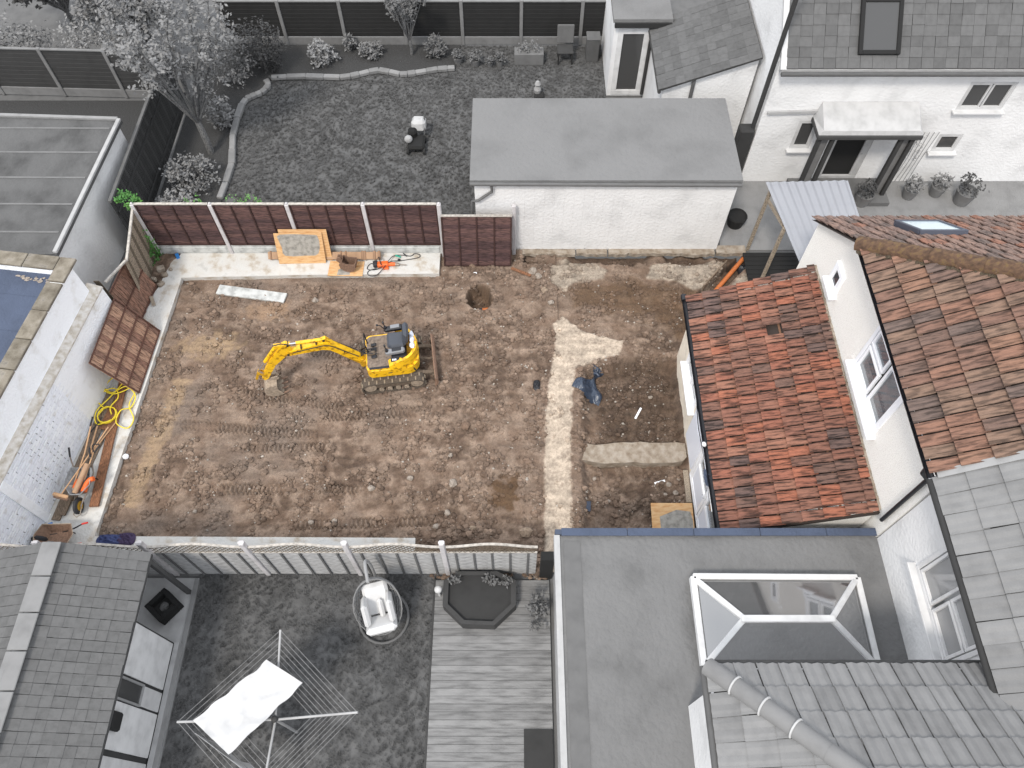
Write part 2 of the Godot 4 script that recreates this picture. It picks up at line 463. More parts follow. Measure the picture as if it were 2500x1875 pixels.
	for q in [96, 94, 98, 92]: K.g_shingle.append(mat(gr(q), 0.95, soft, Vector3(2, 2, 2), nfine, 0.4))
	K.g_lawn = mat(gr(96), 1.0, noise_tex("lawn", 0.01, [[0.0, 0.7], [0.35, 0.82], [0.6, 0.93], [1.0, 1.0]], 25), Vector3.ONE * 0.28, ncoarse, 0.7)
	K.g_soil = mat(gr(70), 1.0, grit, Vector3.ONE * 1.2, ncoarse, 0.8)
	K.g_pave = mat(gr(132), 0.95, soft, Vector3.ONE * 0.5, nfine, 0.3)
	K.g_leaf = []
	for q in [84, 104, 122, 138, 62]:
		var lm := mat(gr(q), 0.8)
		lm.backlight_enabled = true; lm.backlight = Color(0.25, 0.25, 0.25)
		K.g_leaf.append(lm)
	K.g_bark = mat(gr(118), 0.95, streak, Vector3(4, 1, 4))
	K.g_glass = mat(gr(70), 0.05)
	K.g_pane = glass(gr(170), 0.55)
	K.solar_glass = metal(gr(150), 0.04, 0.75)
	K.sheet = mat(gr(184), 0.9)
	K.paver = [mat(c8(176, 156, 146), 0.95, speck, Vector3.ONE * 2), mat(c8(164, 144, 136), 0.95, speck, Vector3.ONE * 2), mat(c8(186, 168, 158), 0.95, speck, Vector3.ONE * 2)]

# ---------------------------------------------------------------- shared shapes
func unit_box() -> Mesh:
	if not T.has("unit_box"):
		var b := MB.new(); b.bev(Vector3.ZERO, Vector3.ONE, 0.03)
		T["unit_box"] = b.mesh()
	return T["unit_box"]
func box_mesh(s: Vector3, e := 0.004) -> Mesh:
	var key := "box%s%s" % [s.snapped(Vector3.ONE * 0.001), e]
	if not T.has(key):
		var b := MB.new(); b.bev(Vector3.ZERO, s, e)
		T[key] = b.mesh()
	return T[key]
func frame_basis(x: Vector3, y: Vector3) -> Basis:
	var z := x.cross(y).normalized()
	return Basis(x, y, z)

# overlapping-board fence panel; o = lower corner on its face, u along, w up, faces u x w
func lap_panel(p: Node3D, o: Vector3, u: Vector3, w: Vector3, wide: float, high: float, n: int, mats: Array, fm: Material, nb: int, cap: Material = null, capname := "capping_rail") -> void:
	var nn := u.cross(w).normalized()
	var sh := high / n
	var bm := box_mesh(Vector3(wide - 0.05, sh * 1.16, 0.011), 0.003)
	for i in n:
		var tilt := Basis(u, 0.11 + R.randf_range(-0.03, 0.03)) * Basis(nn, R.randf_range(-0.004, 0.004))
		var b := tilt * Basis(u, w, nn)
		piece(p, "slat", bm, pick(mats), Transform3D(b, o + u * wide / 2 + w * (sh * (i + 0.52)) + nn * (R.randf_range(-0.002, 0.002))))
	var bt := box_mesh(Vector3(0.038, high - 0.03, 0.022), 0.003)
	for i in nb:
		piece(p, "batten", bt, fm, Transform3D(Basis(u, w, nn), o + u * (wide * (i + 1) / (nb + 1)) + w * high / 2 + nn * 0.03))
	for sx in [0.018, wide - 0.018]:
		piece(p, "frame_stile", bt, fm, Transform3D(Basis(u, w, nn), o + u * sx + w * high / 2 + nn * 0.026))
	var rl := box_mesh(Vector3(wide - 0.07, 0.04, 0.022), 0.003)
	piece(p, "frame_rail", rl, fm, Transform3D(Basis(u, w, nn), o + u * wide / 2 + w * 0.022 + nn * 0.024))
	if cap != null:
		piece(p, capname, box_mesh(Vector3(wide - 0.01, 0.03, 0.07), 0.004), cap, Transform3D(Basis(u, w, nn), o + u * wide / 2 + w * (high + 0.016)))

# flat wall with rectangular holes: o lower corner, u along, w up, outside = u x w, holes [u0, w0, u1, w1]
func holed_wall(mb: MB, o: Vector3, u: Vector3, w: Vector3, wide: float, high: float, thick: float, holes: Array) -> void:
	var nn := u.cross(w).normalized()
	var us := [0.0, wide]; var ws := [0.0, high]
	for h in holes: us.append(h[0]); us.append(h[2]); ws.append(h[1]); ws.append(h[3])
	us.sort(); ws.sort()
	for i in us.size() - 1:
		for k in ws.size() - 1:
			if us[i + 1] - us[i] < 1e-4 or ws[k + 1] - ws[k] < 1e-4: continue
			var mu: float = (us[i] + us[i + 1]) / 2; var mw: float = (ws[k] + ws[k + 1]) / 2
			var open := false
			for h in holes:
				if mu > h[0] and mu < h[2] and mw > h[1] and mw < h[3]: open = true
			if open: continue
			var a: Vector3 = o + u * us[i] + w * ws[k]; var b: Vector3 = o + u * us[i + 1] + w * ws[k]
			var c: Vector3 = o + u * us[i + 1] + w * ws[k + 1]; var d: Vector3 = o + u * us[i] + w * ws[k + 1]
			mb.quad(a, b, c, d)
			mb.quad(d - nn * thick, c - nn * thick, b - nn * thick, a - nn * thick)
	var rects := [[0.0, 0.0, wide, high]]
	rects.append_array(holes)
	for r in rects.size():
		var h: Array = rects[r]
		var q := [o + u * h[0] + w * h[1], o + u * h[2] + w * h[1], o + u * h[2] + w * h[3], o + u * h[0] + w * h[3]]
		for k in 4:
			var j := (k + 1) % 4
			if r == 0: mb.quad(q[j], q[k], q[k] - nn * thick, q[j] - nn * thick)
			else: mb.quad(q[k], q[j], q[j] - nn * thick, q[k] - nn * thick)

# rectangular frame ring made of four bars, front face at depth d along the normal
func ring(mb: MB, o: Vector3, u: Vector3, w: Vector3, r: Array, bw: float, t: float, d := 0.0) -> void:
	var nn := u.cross(w).normalized()
	var bs := Basis(u, w, nn)
	var cx: float = (r[0] + r[2]) / 2; var cw: float = (r[1] + r[3]) / 2
	var m := o + nn * (d - t / 2)
	mb.bev(m + u * cx + w * (r[1] + bw / 2), Vector3(r[2] - r[0], bw, t), 0.006, bs)
	mb.bev(m + u * cx + w * (r[3] - bw / 2), Vector3(r[2] - r[0], bw, t), 0.006, bs)
	mb.bev(m + u * (r[0] + bw / 2) + w * cw, Vector3(bw, r[3] - r[1] - 2 * bw - 0.002, t - 0.004), 0.006, bs)
	mb.bev(m + u * (r[2] - bw / 2) + w * cw, Vector3(bw, r[3] - r[1] - 2 * bw - 0.002, t - 0.004), 0.006, bs)
# a window: frame (> pane, sash) in plane o,u,w; rects = list of panes
func window(house: Node3D, called: String, o: Vector3, u: Vector3, w: Vector3, r: Array, panes: Array, fm: Material, gm: Material, d := 0.03, bw := 0.06, sill: Material = null, recess := 0.05) -> Node3D:
	var nn := u.cross(w).normalized()
	var f := MB.new()
	ring(f, o, u, w, r, bw, 0.09, d)
	for q in panes: ring(f, o, u, w, q, bw * 0.7, 0.06, d - 0.004)
	var win := part(house, called, f, fm)
	for q in panes:
		var g := MB.new()
		g.box(o + u * (q[0] + q[2]) / 2 + w * (q[1] + q[3]) / 2 + nn * (d - recess), Vector3(q[2] - q[0] - 0.03, q[3] - q[1] - 0.03, 0.008), Basis(u, w, nn))
		part(win, "pane", g, gm)
	if sill != null:
		var s := MB.new()
		s.bev(o + u * (r[0] + r[2]) / 2 + w * (r[1] - 0.03) + nn * 0.06, Vector3(r[2] - r[0] + 0.14, 0.05, 0.16), 0.008, Basis(u, w, nn))
		part(win, "sill", s, sill)
	return win

# ribbed roof tile: x across, z down the slope from 0 to len
func tile_mb(w: float, ln: float, amp: float, ribs: int, th := 0.018, lift := 0.026, seg := 8) -> MB:
	var m := MB.new()
	var pr := []
	for i in seg + 1:
		var t := float(i) / seg
		pr.append(Vector2((t - 0.5) * w, amp * (0.5 - 0.5 * cos(TAU * ribs * t)) + (amp * 0.9 if i == seg else 0.0)))
	for i in seg:
		var a: Vector2 = pr[i]; var b: Vector2 = pr[i + 1]
		var at := Vector3(a.x, a.y + th, 0); var bt := Vector3(b.x, b.y + th, 0)
		var af := Vector3(a.x, a.y + th + lift, ln); var bf := Vector3(b.x, b.y + th + lift, ln)
		m.quad(at, af, bf, bt)
		m.quad(af, af - Vector3(0, th, 0), bf - Vector3(0, th, 0), bf)
		m.quad(at - Vector3(0, th, 0), bt - Vector3(0, th, 0), bf - Vector3(0, th, 0), af - Vector3(0, th, 0))
	m.quad(Vector3(-w / 2, pr[0].y, 0), Vector3(-w / 2, pr[0].y + lift, ln), Vector3(-w / 2, pr[0].y + th + lift, ln), Vector3(-w / 2, pr[0].y + th, 0))
	m.quad(Vector3(w / 2, pr[seg].y + lift, ln), Vector3(w / 2, pr[seg].y, 0), Vector3(w / 2, pr[seg].y + th, 0), Vector3(w / 2, pr[seg].y + th + lift, ln))
	return m
# courses of tiles: o eave corner, up up-slope unit, nn outward normal; columns run along up x nn
func tiling(p: Node3D, called: String, o: Vector3, up: Vector3, nn: Vector3, cols: int, rows: int, w: float, gauge: float, protos: Array, mats: Array, clips: Array, skip: Callable, jit := 0.003) -> void:
	var al := up.cross(nn).normalized()
	var bs := Basis(al, nn, -up)
	var meshes := []
	for q in protos: meshes.append(q.mesh())
	var nz := fnoise(int(absf(o.x) * 10), 0.9)
	var ln: float = 0.0
	for q in protos[0].v: ln = maxf(ln, q.z)
	for j in rows:
		for i in cols:
			var at := o + al * ((i + 0.5) * w) + up * (j * gauge + ln)
			if skip.call(i, j, at - up * ln / 2): continue
			var t := Transform3D(bs * Basis(Vector3.UP, R.randf_range(-0.012, 0.012)) * Basis(Vector3.RIGHT, R.randf_range(-0.012, 0.012)), at + al * R.randf_range(-jit, jit) + up * R.randf_range(-jit, jit) * 2.0 + nn * R.randf_range(0, jit))
			var k := R.randi() % protos.size()
			var crossing := false; var outside := false
			for cp in clips:
				var near := 1e9; var far := -1e9
				for q in protos[k].v:
					var d: float = ((t * q) - cp[0]).dot(cp[1])
					near = minf(near, d); far = maxf(far, d)
				if far <= 0.01: outside = true
				elif near < 0: crossing = true
			if outside: continue
			var m: Material = mats[clampi(int((nz.get_noise_3d(at.x, at.y, at.z) * 0.75 + 0.52 + R.randfn() * 0.2) * mats.size()), 0, mats.size() - 1)]
			if crossing:
				var mb := MB.new()
				mb.v = protos[k].v.duplicate(); mb.n = protos[k].n.duplicate()
				mb.moved(t)
				for cp in clips: mb.clip(cp[0], cp[1])
				if mb.v.size() > 2: part(p, called, mb, m)
			else: piece(p, called, meshes[k], m, t)

# leaves in clumps through a volume
func leaves(mb: MB, m: Vector3, r: Vector3, clumps: int, per: int, size: float, rg: RandomNumberGenerator, shell := 0.55) -> void:
	for k in clumps:
		var d := Vector3(rg.randfn(), rg.randfn(), rg.randfn()).normalized() * pow(rg.randf(), 0.33) 
		if d.length() < shell * rg.randf(): d = d.normalized() * shell
		var cc := m + d * r
		var cs := rg.randf_range(0.12, 0.3) * (r.x + r.y + r.z) / 3.0
		for i in per:
			var q := Vector3(rg.randfn(), rg.randfn(), rg.randfn()) * cs * 0.5
			var a := Vector3(rg.randfn(), rg.randfn() * 0.6, rg.randfn()).normalized()
			var nn := (Vector3(rg.randfn(), 1.2 + rg.randfn() * 0.7, rg.randfn())).normalized()
			var b := a.cross(nn).normalized()
			var s := size * rg.randf_range(0.6, 1.4)
			var o := cc + q
			mb.quad(o, o + a * s * 0.5 + b * s * 0.28, o + a * s, o + a * s * 0.5 - b * s * 0.28)
func shrub(called: String, label: String, at: Vector3, r: Vector3, clumps: int, per: int, size: float, lm: Material, sd: int, group := "", cat := "shrub") -> Node3D:
	var rg := RandomNumberGenerator.new(); rg.seed = sd
	var o := thing(called, label, cat, at, group)
	var st := MB.new()
	for i in 5:
		var d := Vector3(rg.randf_range(-0.6, 0.6) * r.x, r.y * rg.randf_range(0.9, 1.5), rg.randf_range(-0.6, 0.6) * r.z)
		st.tube([at + Vector3(0, -0.03, 0), at + d * 0.5 + Vector3(0.03, 0.0, 0.02), at + d], 0.02, 5, 0.006)
	part(o, "stem", st, K.g_bark)
	var f := MB.new()
	leaves(f, at + Vector3(0, r.y, 0), r, clumps, per, size, rg)
	part(o, "foliage", f, lm)
	return o
func tree(called: String, label: String, at: Vector3, high: float, spread: float, limbs: int, leafn: int, size: float, lm: Material, sd: int, lean := Vector3.ZERO, trunk := 0.09) -> Node3D:
	var rg := RandomNumberGenerator.new(); rg.seed = sd
	var o := thing(called, label, "tree", at)
	var tr := MB.new(); var f := MB.new()
	var fork := at + Vector3(0, high * 0.22, 0) + lean * 0.2
	tr.tube([at - Vector3(0, 0.1, 0), at + Vector3(0.03, high * 0.1, 0.02), fork], trunk * 1.2, 8, trunk)
	var trunk_node := part(o, "trunk", tr, K.g_bark)
	for i in limbs:
		var a := TAU * (i + rg.randf() * 0.6) / limbs
		var top := at + lean + Vector3(cos(a) * spread * rg.randf_range(0.5, 1.0), high * rg.randf_range(0.75, 1.0), sin(a) * spread * rg.randf_range(0.5, 1.0))
		var mid := fork.lerp(top, 0.5) + Vector3(rg.randf_range(-0.15, 0.15), -0.05, rg.randf_range(-0.15, 0.15)) * spread
		var lb := MB.new()
		lb.tube([fork - Vector3(0, 0.05, 0), fork.lerp(mid, 0.6), mid, mid.lerp(top, 0.5) + Vector3(0.03, 0.06, 0), top], trunk * 0.55, 6, trunk * 0.12)
		for k in 6:
			var s := mid.lerp(top, rg.randf_range(-0.3, 0.9))
			var e := s + Vector3(rg.randf_range(-0.5, 0.5), rg.randf_range(0.2, 0.7), rg.randf_range(-0.5, 0.5)) * spread * 0.5
			lb.tube([s, s.lerp(e, 0.5) + Vector3(0, 0.04, 0), e], trunk * 0.2, 4, trunk * 0.05)
			leaves(f, e, Vector3.ONE * spread * 0.22, leafn, 9, size, rg)
		leaves(f, top, Vector3.ONE * spread * 0.25, leafn, 9, size, rg)
		part(o, "limb", lb, K.g_bark)
	part(o, "crown", f, lm)
	return o

# ---------------------------------------------------------------- the dug-over site
var H := PackedFloat32Array()
var soil_col := PackedColorArray()
var gx0 := -10.0; var gz0 := -13.75; var gs := 0.023; var gw := 775; var gh := 395
var poly_strip := PackedVector2Array([Vector2(1.06, -11.3), Vector2(1.3, -11.55), Vector2(1.67, -11.17), Vector2(2.18, -10.9), Vector2(2.79, -10.77), Vector2(2.65, -10.36), Vector2(2.03, -10.18), Vector2(1.54, -9.94), Vector2(1.46, -9.24), Vector2(1.36, -7.92), Vector2(1.26, -4.6), Vector2(0.72, -4.6), Vector2(0.73, -6.69), Vector2(0.83, -8.79), Vector2(0.96, -9.94), Vector2(1.1, -10.55)])
var poly_pale1 := PackedVector2Array([Vector2(1.03, -12.67), Vector2(1.05, -13.23), Vector2(1.44, -13.52), Vector2(2.0, -13.49), Vector2(2.53, -13.09), Vector2(2.4, -12.81), Vector2(1.63, -12.67), Vector2(1.35, -12.4)])
var poly_pale2 := PackedVector2Array([Vector2(3.6, -12.81), Vector2(3.75, -13.23), Vector2(4.55, -13.49), Vector2(5.81, -13.4), Vector2(5.15, -12.5), Vector2(4.77, -12.45), Vector2(4.37, -12.75)])
var poly_pale3 := PackedVector2Array([Vector2(6.55, -13.3), Vector2(5.75, -12.5), Vector2(6.0, -12.3), Vector2(6.95, -12.9), Vector2(7.0, -13.3)])
var poly_damp := PackedVector2Array([Vector2(-0.46, -6.93), Vector2(-0.1, -7.08), Vector2(0.09, -7.04), Vector2(0.18, -6.59), Vector2(0.0, -6.25), Vector2(-0.41, -6.3), Vector2(-0.5, -6.6)])
var poly_damp2 := PackedVector2Array([Vector2(1.5, -12.5), Vector2(2.6, -12.75), Vector2(3.38, -12.71), Vector2(4.9, -12.4), Vector2(5.0, -11.2), Vector2(4.3, -10.9), Vector2(3.5, -11.6), Vector2(2.65, -11.73), Vector2(1.6, -11.9)])
var poly_pit := PackedVector2Array([Vector2(1.75, -10.0), Vector2(2.75, -10.25), Vector2(4.2, -10.2), Vector2(4.3, -4.4), Vector2(1.5, -4.4), Vector2(1.6, -8.0)])
var poly_wet := PackedVector2Array([Vector2(2.5, -10.2), Vector2(4.2, -10.2), Vector2(4.2, -7.95), Vector2(2.2, -8.0), Vector2(1.75, -9.6)])
func pd(p: Vector2, poly: PackedVector2Array) -> float:   # signed distance, positive inside
	var d := 1e9
	var q := poly[poly.size() - 1]
	for e in poly:
		d = minf(d, p.distance_squared_to(Geometry2D.get_closest_point_to_segment(p, q, e)))
		q = e
	d = sqrt(d)
	return d if Geometry2D.is_point_in_polygon(p, poly) else -d
func seg_d(p: Vector2, a: Vector2, b: Vector2) -> Vector2:   # along, across
	var t := (b - a).normalized()
	return Vector2((p - a).dot(t), absf((p - a).cross(t)))
func hat(x: float, z: float) -> float:
	var i := clampi(int((x - gx0) / gs), 0, gw - 1); var k := clampi(int((z - gz0) / gs), 0, gh - 1)
	return H[k * gw + i]
func fnoise(sd: int, f: float, oct := 3) -> FastNoiseLite:
	var n := FastNoiseLite.new(); n.seed = sd; n.frequency = f; n.fractal_octaves = oct; n.noise_type = FastNoiseLite.TYPE_SIMPLEX_SMOOTH
	return n
func make_ground() -> void:
	# wide sheet with an opening where the site is dug
	var g := MB.new()
	var B := 70.0; var y := -0.04
	var xs := [-B, -10.3, 7.9, B]; var zs := [-B, -13.7, -4.86, B]
	for i in 3:
		for k in 3:
			if i == 1 and k == 1: continue
			g.quad(Vector3(xs[i], y, zs[k + 1]), Vector3(xs[i + 1], y, zs[k + 1]), Vector3(xs[i + 1], y, zs[k]), Vector3(xs[i], y, zs[k]))
	struct("ground", g, K.g[112])
	var n1 := fnoise(31, 0.7); var n2 := fnoise(32, 3.2); var n3 := fnoise(33, 11.0, 2); var n4 := fnoise(34, 0.33); var n5 := fnoise(35, 1.6); var n6 := fnoise(36, 20.0, 2); var n7 := fnoise(37, 1.5, 3)
	var marks := [[Vector2(-6.7, -6.76), Vector2(-5.0, -6.74), 0.16], [Vector2(-6.5, -7.75), Vector2(-4.2, -7.82), 0.14], [Vector2(-6.9, -9.75), Vector2(-6.3, -9.0), 0.17], [Vector2(-6.6, -9.3), Vector2(-4.0, -8.85), 0.15], [Vector2(-4.6, -8.6), Vector2(-2.2, -8.75), 0.16], [Vector2(-5.2, -10.45), Vector2(-3.9, -10.3), 0.15], [Vector2(-4.3, -6.8), Vector2(-3.3, -6.72), 0.14], [Vector2(-7.9, -8.4), Vector2(-4.4, -8.1), 0.15], [Vector2(-5.0, -5.9), Vector2(-1.5, -6.0), 0.14]]
	var ruts := [[Vector2(-7.6, -6.9), Vector2(-3.0, -6.95), 0.12], [Vector2(-7.0, -7.95), Vector2(-2.5, -8.0), 0.12], [Vector2(-8.45, -6.7), Vector2(-8.05, -9.3), 0.12]]
	H.resize(gw * gh)
	var col := PackedColorArray(); col.resize(gw * gh)
	var mid := Color(0.208, 0.142, 0.102); var pale := Color(0.325, 0.24, 0.182); var dark := Color(0.112, 0.074, 0.052); var damp := Color(0.13, 0.078, 0.044); var chalk := Color(0.62, 0.515, 0.41); var greyd := Color(0.21, 0.165, 0.135); var sand := Color(0.42, 0.30, 0.19); var wet := Color(0.08, 0.052, 0.035)
	for k in gh:
		for i in gw:
			var x := gx0 + i * gs; var z := gz0 + k * gs
			var p := Vector2(x, z)
			var a1 := n1.get_noise_2d(x, z); var a2 := n2.get_noise_2d(x, z); var a3 := n3.get_noise_2d(x, z); var a4 := n4.get_noise_2d(x, z); var a5 := n5.get_noise_2d(x, z); var a6 := n6.get_noise_2d(x, z); var a7 := n7.get_noise_2d(x * 0.45 + 0.12 * z, z * 3.0)
			var e := 0.03 * a1 + 0.022 * a2 + 0.020 * a3 * (0.6 + a5) + 0.009 * a6 + 0.03 * a7 * clampf(0.4 + a1, 0, 1)
			var c := mid.lerp(pale, clampf(0.45 + 1.1 * a5 + 0.5 * a2, 0, 1))
			c = c.lerp(dark, clampf(-1.3 * a4 - 0.9 * a2 - 0.1, 0, 0.85))
			c = c.lerp(greyd, clampf(1.5 * a4 + 0.5 * a1 - 0.1, 0, 0.7) * (1.0 if x < -2.5 else 0.3))
			# tracked ground
			for m in ruts:
				var q := seg_d(p, m[0], m[1])
				if q.y < m[2] * 1.6 and q.x > 0 and q.x < (m[1] - m[0]).length():
					var f := smoothstep(m[2] * 1.6, m[2] * 0.6, q.y + 0.05 * a2) * clampf(0.6 + 2.0 * a1, 0, 1)
					e -= 0.02 * f
			for m in marks:
				var q := seg_d(p, m[0], m[1])
				var ln: float = (m[1] - m[0]).length()
				if q.y < m[2] and q.x > 0 and q.x < ln:
					var f := smoothstep(m[2], m[2] * 0.7, q.y) * smoothstep(0, 0.2, q.x) * smoothstep(0, 0.2, ln - q.x) * clampf(0.9 + 1.4 * a5, 0.25, 1)
					e = e * (1 - 0.5 * f) + f * (0.036 * signf(sin(q.x * 62.0 + (3.0 if fmod(q.y * 100.0, 16.0) < 8.0 else 0.0))) - 0.014)
			# sandy streaks
			var sd := seg_d(p, Vector2(-8.5, -6.3), Vector2(-8.05, -9.6))
			if sd.x > 0 and sd.x < 3.4 and sd.y < 0.3: c = c.lerp(sand, smoothstep(0.3, 0.05, sd.y + 0.18 * a2) * 0.75)
			var s2 := Vector2((x + 7.6) / 0.9, (z + 10.6) / 0.42).length()
			if s2 < 1.4: c = c.lerp(sand, smoothstep(1.2, 0.3, s2 + 0.7 * a2) * 0.8)
			var s3 := Vector2((x + 6.3) / 0.7, (z + 11.7) / 0.35).length()
			if s3 < 1.4: c = c.lerp(Color(0.42, 0.28, 0.18), smoothstep(1.2, 0.3, s3 + 0.7 * a2) * 0.7)
			# pit by the extension and lower ground behind it
			if x > 1.2:
				var d := pd(p, poly_pit) + 0.08 * a5
				e -= 0.36 * smoothstep(-0.05, 0.26, d)
				if d > 0: e += 0.03 * a2
				var dw := pd(p, poly_wet)
				if dw > -0.3: c = c.lerp(wet, smoothstep(-0.2, 0.25, dw + 0.2 * a5) * clampf(0.75 + 0.8 * a2, 0, 1))
				var dd := pd(p, poly_damp2)
				if dd > -0.3: c = c.lerp(damp, smoothstep(-0.15, 0.15, dd + 0.3 * a5 + 0.1 * a2) * 0.8)
				if z < -10.3: e -= 0.06 * smoothstep(-10.3, -11.2, z)
			if x > -0.9 and x < 0.6 and z > -7.5 and z < -5.8:
				c = c.lerp(damp, smoothstep(-0.04, 0.06, pd(p, poly_damp) + 0.18 * a2 + 0.16 * a5))
			if x > 0.4:
				var ds := pd(p, poly_strip) + 0.035 * a2 + 0.02 * a5
				var f := smoothstep(-0.05, 0.02, ds)
				c = c.lerp(chalk * (0.9 + 0.35 * a2), f * clampf(0.97 + 0.3 * a3 + 0.3 * a5, 0.35, 1))
				e = lerpf(e, 0.006 + 0.25 * e, f)
				if z < -12.2:
					for pp in [poly_pale1, poly_pale2, poly_pale3]:
						var dp := pd(p, pp) + 0.05 * a2
						var fp := smoothstep(-0.06, 0.03, dp)
						c = c.lerp(Color(0.46, 0.39, 0.315) * (0.92 + 0.3 * a2 + 0.25 * a5), fp * clampf(0.9 + 0.3 * a3, 0.3, 1))
						e = lerpf(e, -0.04, fp)
			# undercut along the garage footing
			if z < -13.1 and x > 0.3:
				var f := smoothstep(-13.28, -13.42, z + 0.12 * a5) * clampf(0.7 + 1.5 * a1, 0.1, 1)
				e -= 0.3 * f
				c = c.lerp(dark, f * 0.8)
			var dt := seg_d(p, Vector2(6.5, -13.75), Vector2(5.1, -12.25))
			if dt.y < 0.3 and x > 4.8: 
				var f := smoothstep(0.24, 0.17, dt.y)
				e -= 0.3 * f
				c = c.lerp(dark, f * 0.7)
			# dug hole with a pipe end
			var hd := Vector2((x + 0.86) / 0.36, (z + 12.13) / 0.4).length() + 0.25 * a5
			if hd < 1.6:
				e += 0.035 * smoothstep(1.6, 1.1, hd)
				e -= 0.55 * smoothstep(1.05, 0.78, hd)
				c = c.lerp(damp, smoothstep(1.1, 0.95, hd) * 0.7)
			# soil heaped in the far corner
			if x < -9.0 and z < -11.0: e += 0.1
			H[k * gw + i] = e
			var q := clampf(1.0 + 0.2 * a3 + 0.16 * a6 + 0.3 * a7, 0.6, 1.4)
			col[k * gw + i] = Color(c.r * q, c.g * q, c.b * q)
	var vv := PackedVector3Array(); vv.resize(gw * gh)
	var nn := PackedVector3Array(); nn.resize(gw * gh)
	for k in gh:
		for i in gw:
			var o := k * gw + i
			vv[o] = Vector3(gx0 + i * gs, H[o], gz0 + k * gs)
			var dx := H[k * gw + mini(i + 1, gw - 1)] - H[k * gw + maxi(i - 1, 0)]
			var dz := H[mini(k + 1, gh - 1) * gw + i] - H[maxi(k - 1, 0) * gw + i]
			nn[o] = Vector3(-dx, 2 * gs, -dz).normalized()
	var ix := PackedInt32Array()
	for k in gh - 1:
		for i in gw - 1:
			var x := gx0 + i * gs; var z := gz0 + k * gs
			if z > -4.85: continue
			if x > 4.5 and z > -10.1: continue
			if x < -9.1 and z > -10.8: continue
			if x > -8.6 and x < -2.0 and z < -12.95: continue
			var o := k * gw + i
			ix.append(o); ix.append(o + 1); ix.append(o + gw)
			ix.append(o + 1); ix.append(o + gw + 1); ix.append(o + gw)
	var arr := []; arr.resize(Mesh.ARRAY_MAX)
	arr[Mesh.ARRAY_VERTEX] = vv; arr[Mesh.ARRAY_NORMAL] = nn; arr[Mesh.ARRAY_COLOR] = col; arr[Mesh.ARRAY_INDEX] = ix
	var am := ArrayMesh.new(); am.add_surface_from_arrays(Mesh.PRIMITIVE_TRIANGLES, arr)
	am.surface_set_material(0, K.dirt)
	var mi := MeshInstance3D.new(); mi.name = "bare_soil"; mi.mesh = am
	mi.set_meta("kind", "structure")
	add_child(mi)
	soil_col = col
	make_clods(n1, n2, n5)
func in_dirt(x: float, z: float) -> bool:
	if x > 3.95 and z > -10.5: return false
	if z < -12.62 and x < -1.85: return false
	if z > -5.6 and x < -2.0: return false
	if x < -8.7 - 0.0385 * (z + 12.69): return false
	return true
func make_clods(n1: FastNoiseLite, n2: FastNoiseLite, n5: FastNoiseLite) -> void:
	var rg := RandomNumberGenerator.new(); rg.seed = 77
	var kinds := [["soil_clods", 26000, 0], ["scattered_chippings", 4600, 1]]
	for q in kinds:
		for var_i in 2:
			var mm := MultiMesh.new()
			mm.transform_format = MultiMesh.TRANSFORM_3D; mm.use_colors = true
			var st := MB.new(); st.blob(Vector3.ZERO, Vector3.ONE, 500 + var_i * 7 + int(q[2]), 0.28, 6)
			mm.mesh = st.mesh(); mm.mesh.surface_set_material(0, K.clod)
			var ts := []; var cs := []
			var want: int = q[1] / 2
			var tries := 0
			while ts.size() < want and tries < want * 12:
				tries += 1
				var x := rg.randf_range(-9.0, 7.4); var z := rg.randf_range(-13.6, -4.7)
				if not in_dirt(x, z): continue
				var dens := 0.12 + 1.5 * n5.get_noise_2d(x + 3.3, z) + 0.9 * n1.get_noise_2d(x, z - 4.0) + 0.5 * n2.get_noise_2d(x, z)
				if x > -2.2 and x < 1.0: dens += 0.22
				if x > 1.6 and z > -10.2 and z < -7.9: dens += 0.35
				if x > 0.7 and Geometry2D.is_point_in_polygon(Vector2(x, z), poly_strip): dens -= 0.75
				if Geometry2D.is_point_in_polygon(Vector2(x, z), poly_damp): dens -= 0.8
				if rg.randf() > dens: continue
				var s := 0.009 + 0.055 * pow(rg.randf(), 4.0)
				if q[2] == 1: s = 0.007 + 0.022 * pow(rg.randf(), 3.4)
				var b := Basis.from_euler(Vector3(rg.randf() * TAU, rg.randf() * TAU, rg.randf() * TAU)).scaled(Vector3(s * rg.randf_range(0.8, 1.4), s * rg.randf_range(0.6, 0.9), s))
				ts.append(Transform3D(b, Vector3(x, hat(x, z) + s * 0.3, z)))
				var f := rg.randf_range(0.7, 1.25)
				if q[2] == 0:
					var gc := soil_col[clampi(int((z - gz0) / gs), 0, gh - 1) * gw + clampi(int((x - gx0) / gs), 0, gw - 1)]
					cs.append(Color(0.12, 0.083, 0.061).lerp(gc, 0.6) * f * 1.22)
				else: cs.append(Color(0.5 * f, 0.45 * f, 0.395 * f) if rg.randf() < 0.75 else Color(0.40 * f, 0.3 * f, 0.24 * f))
			mm.instance_count = ts.size()
			for i in ts.size():
				mm.set_instance_transform(i, ts[i]); mm.set_instance_color(i, cs[i])
			var o := MultiMeshInstance3D.new()
			o.name = numbered(self, q[0]); o.multimesh = mm
			o.set_meta("kind", "stuff")
			tag(o, ["brown clods of soil strewn over the dug ground", "smaller rounded brown clods between the larger clods of the dug ground", "pale chippings and flint scattered over the dug ground", "sharp pale flint chips scattered over the dug ground"][int(q[2]) * 2 + var_i], "soil" if q[2] == 0 else "gravel")
			add_child(o)

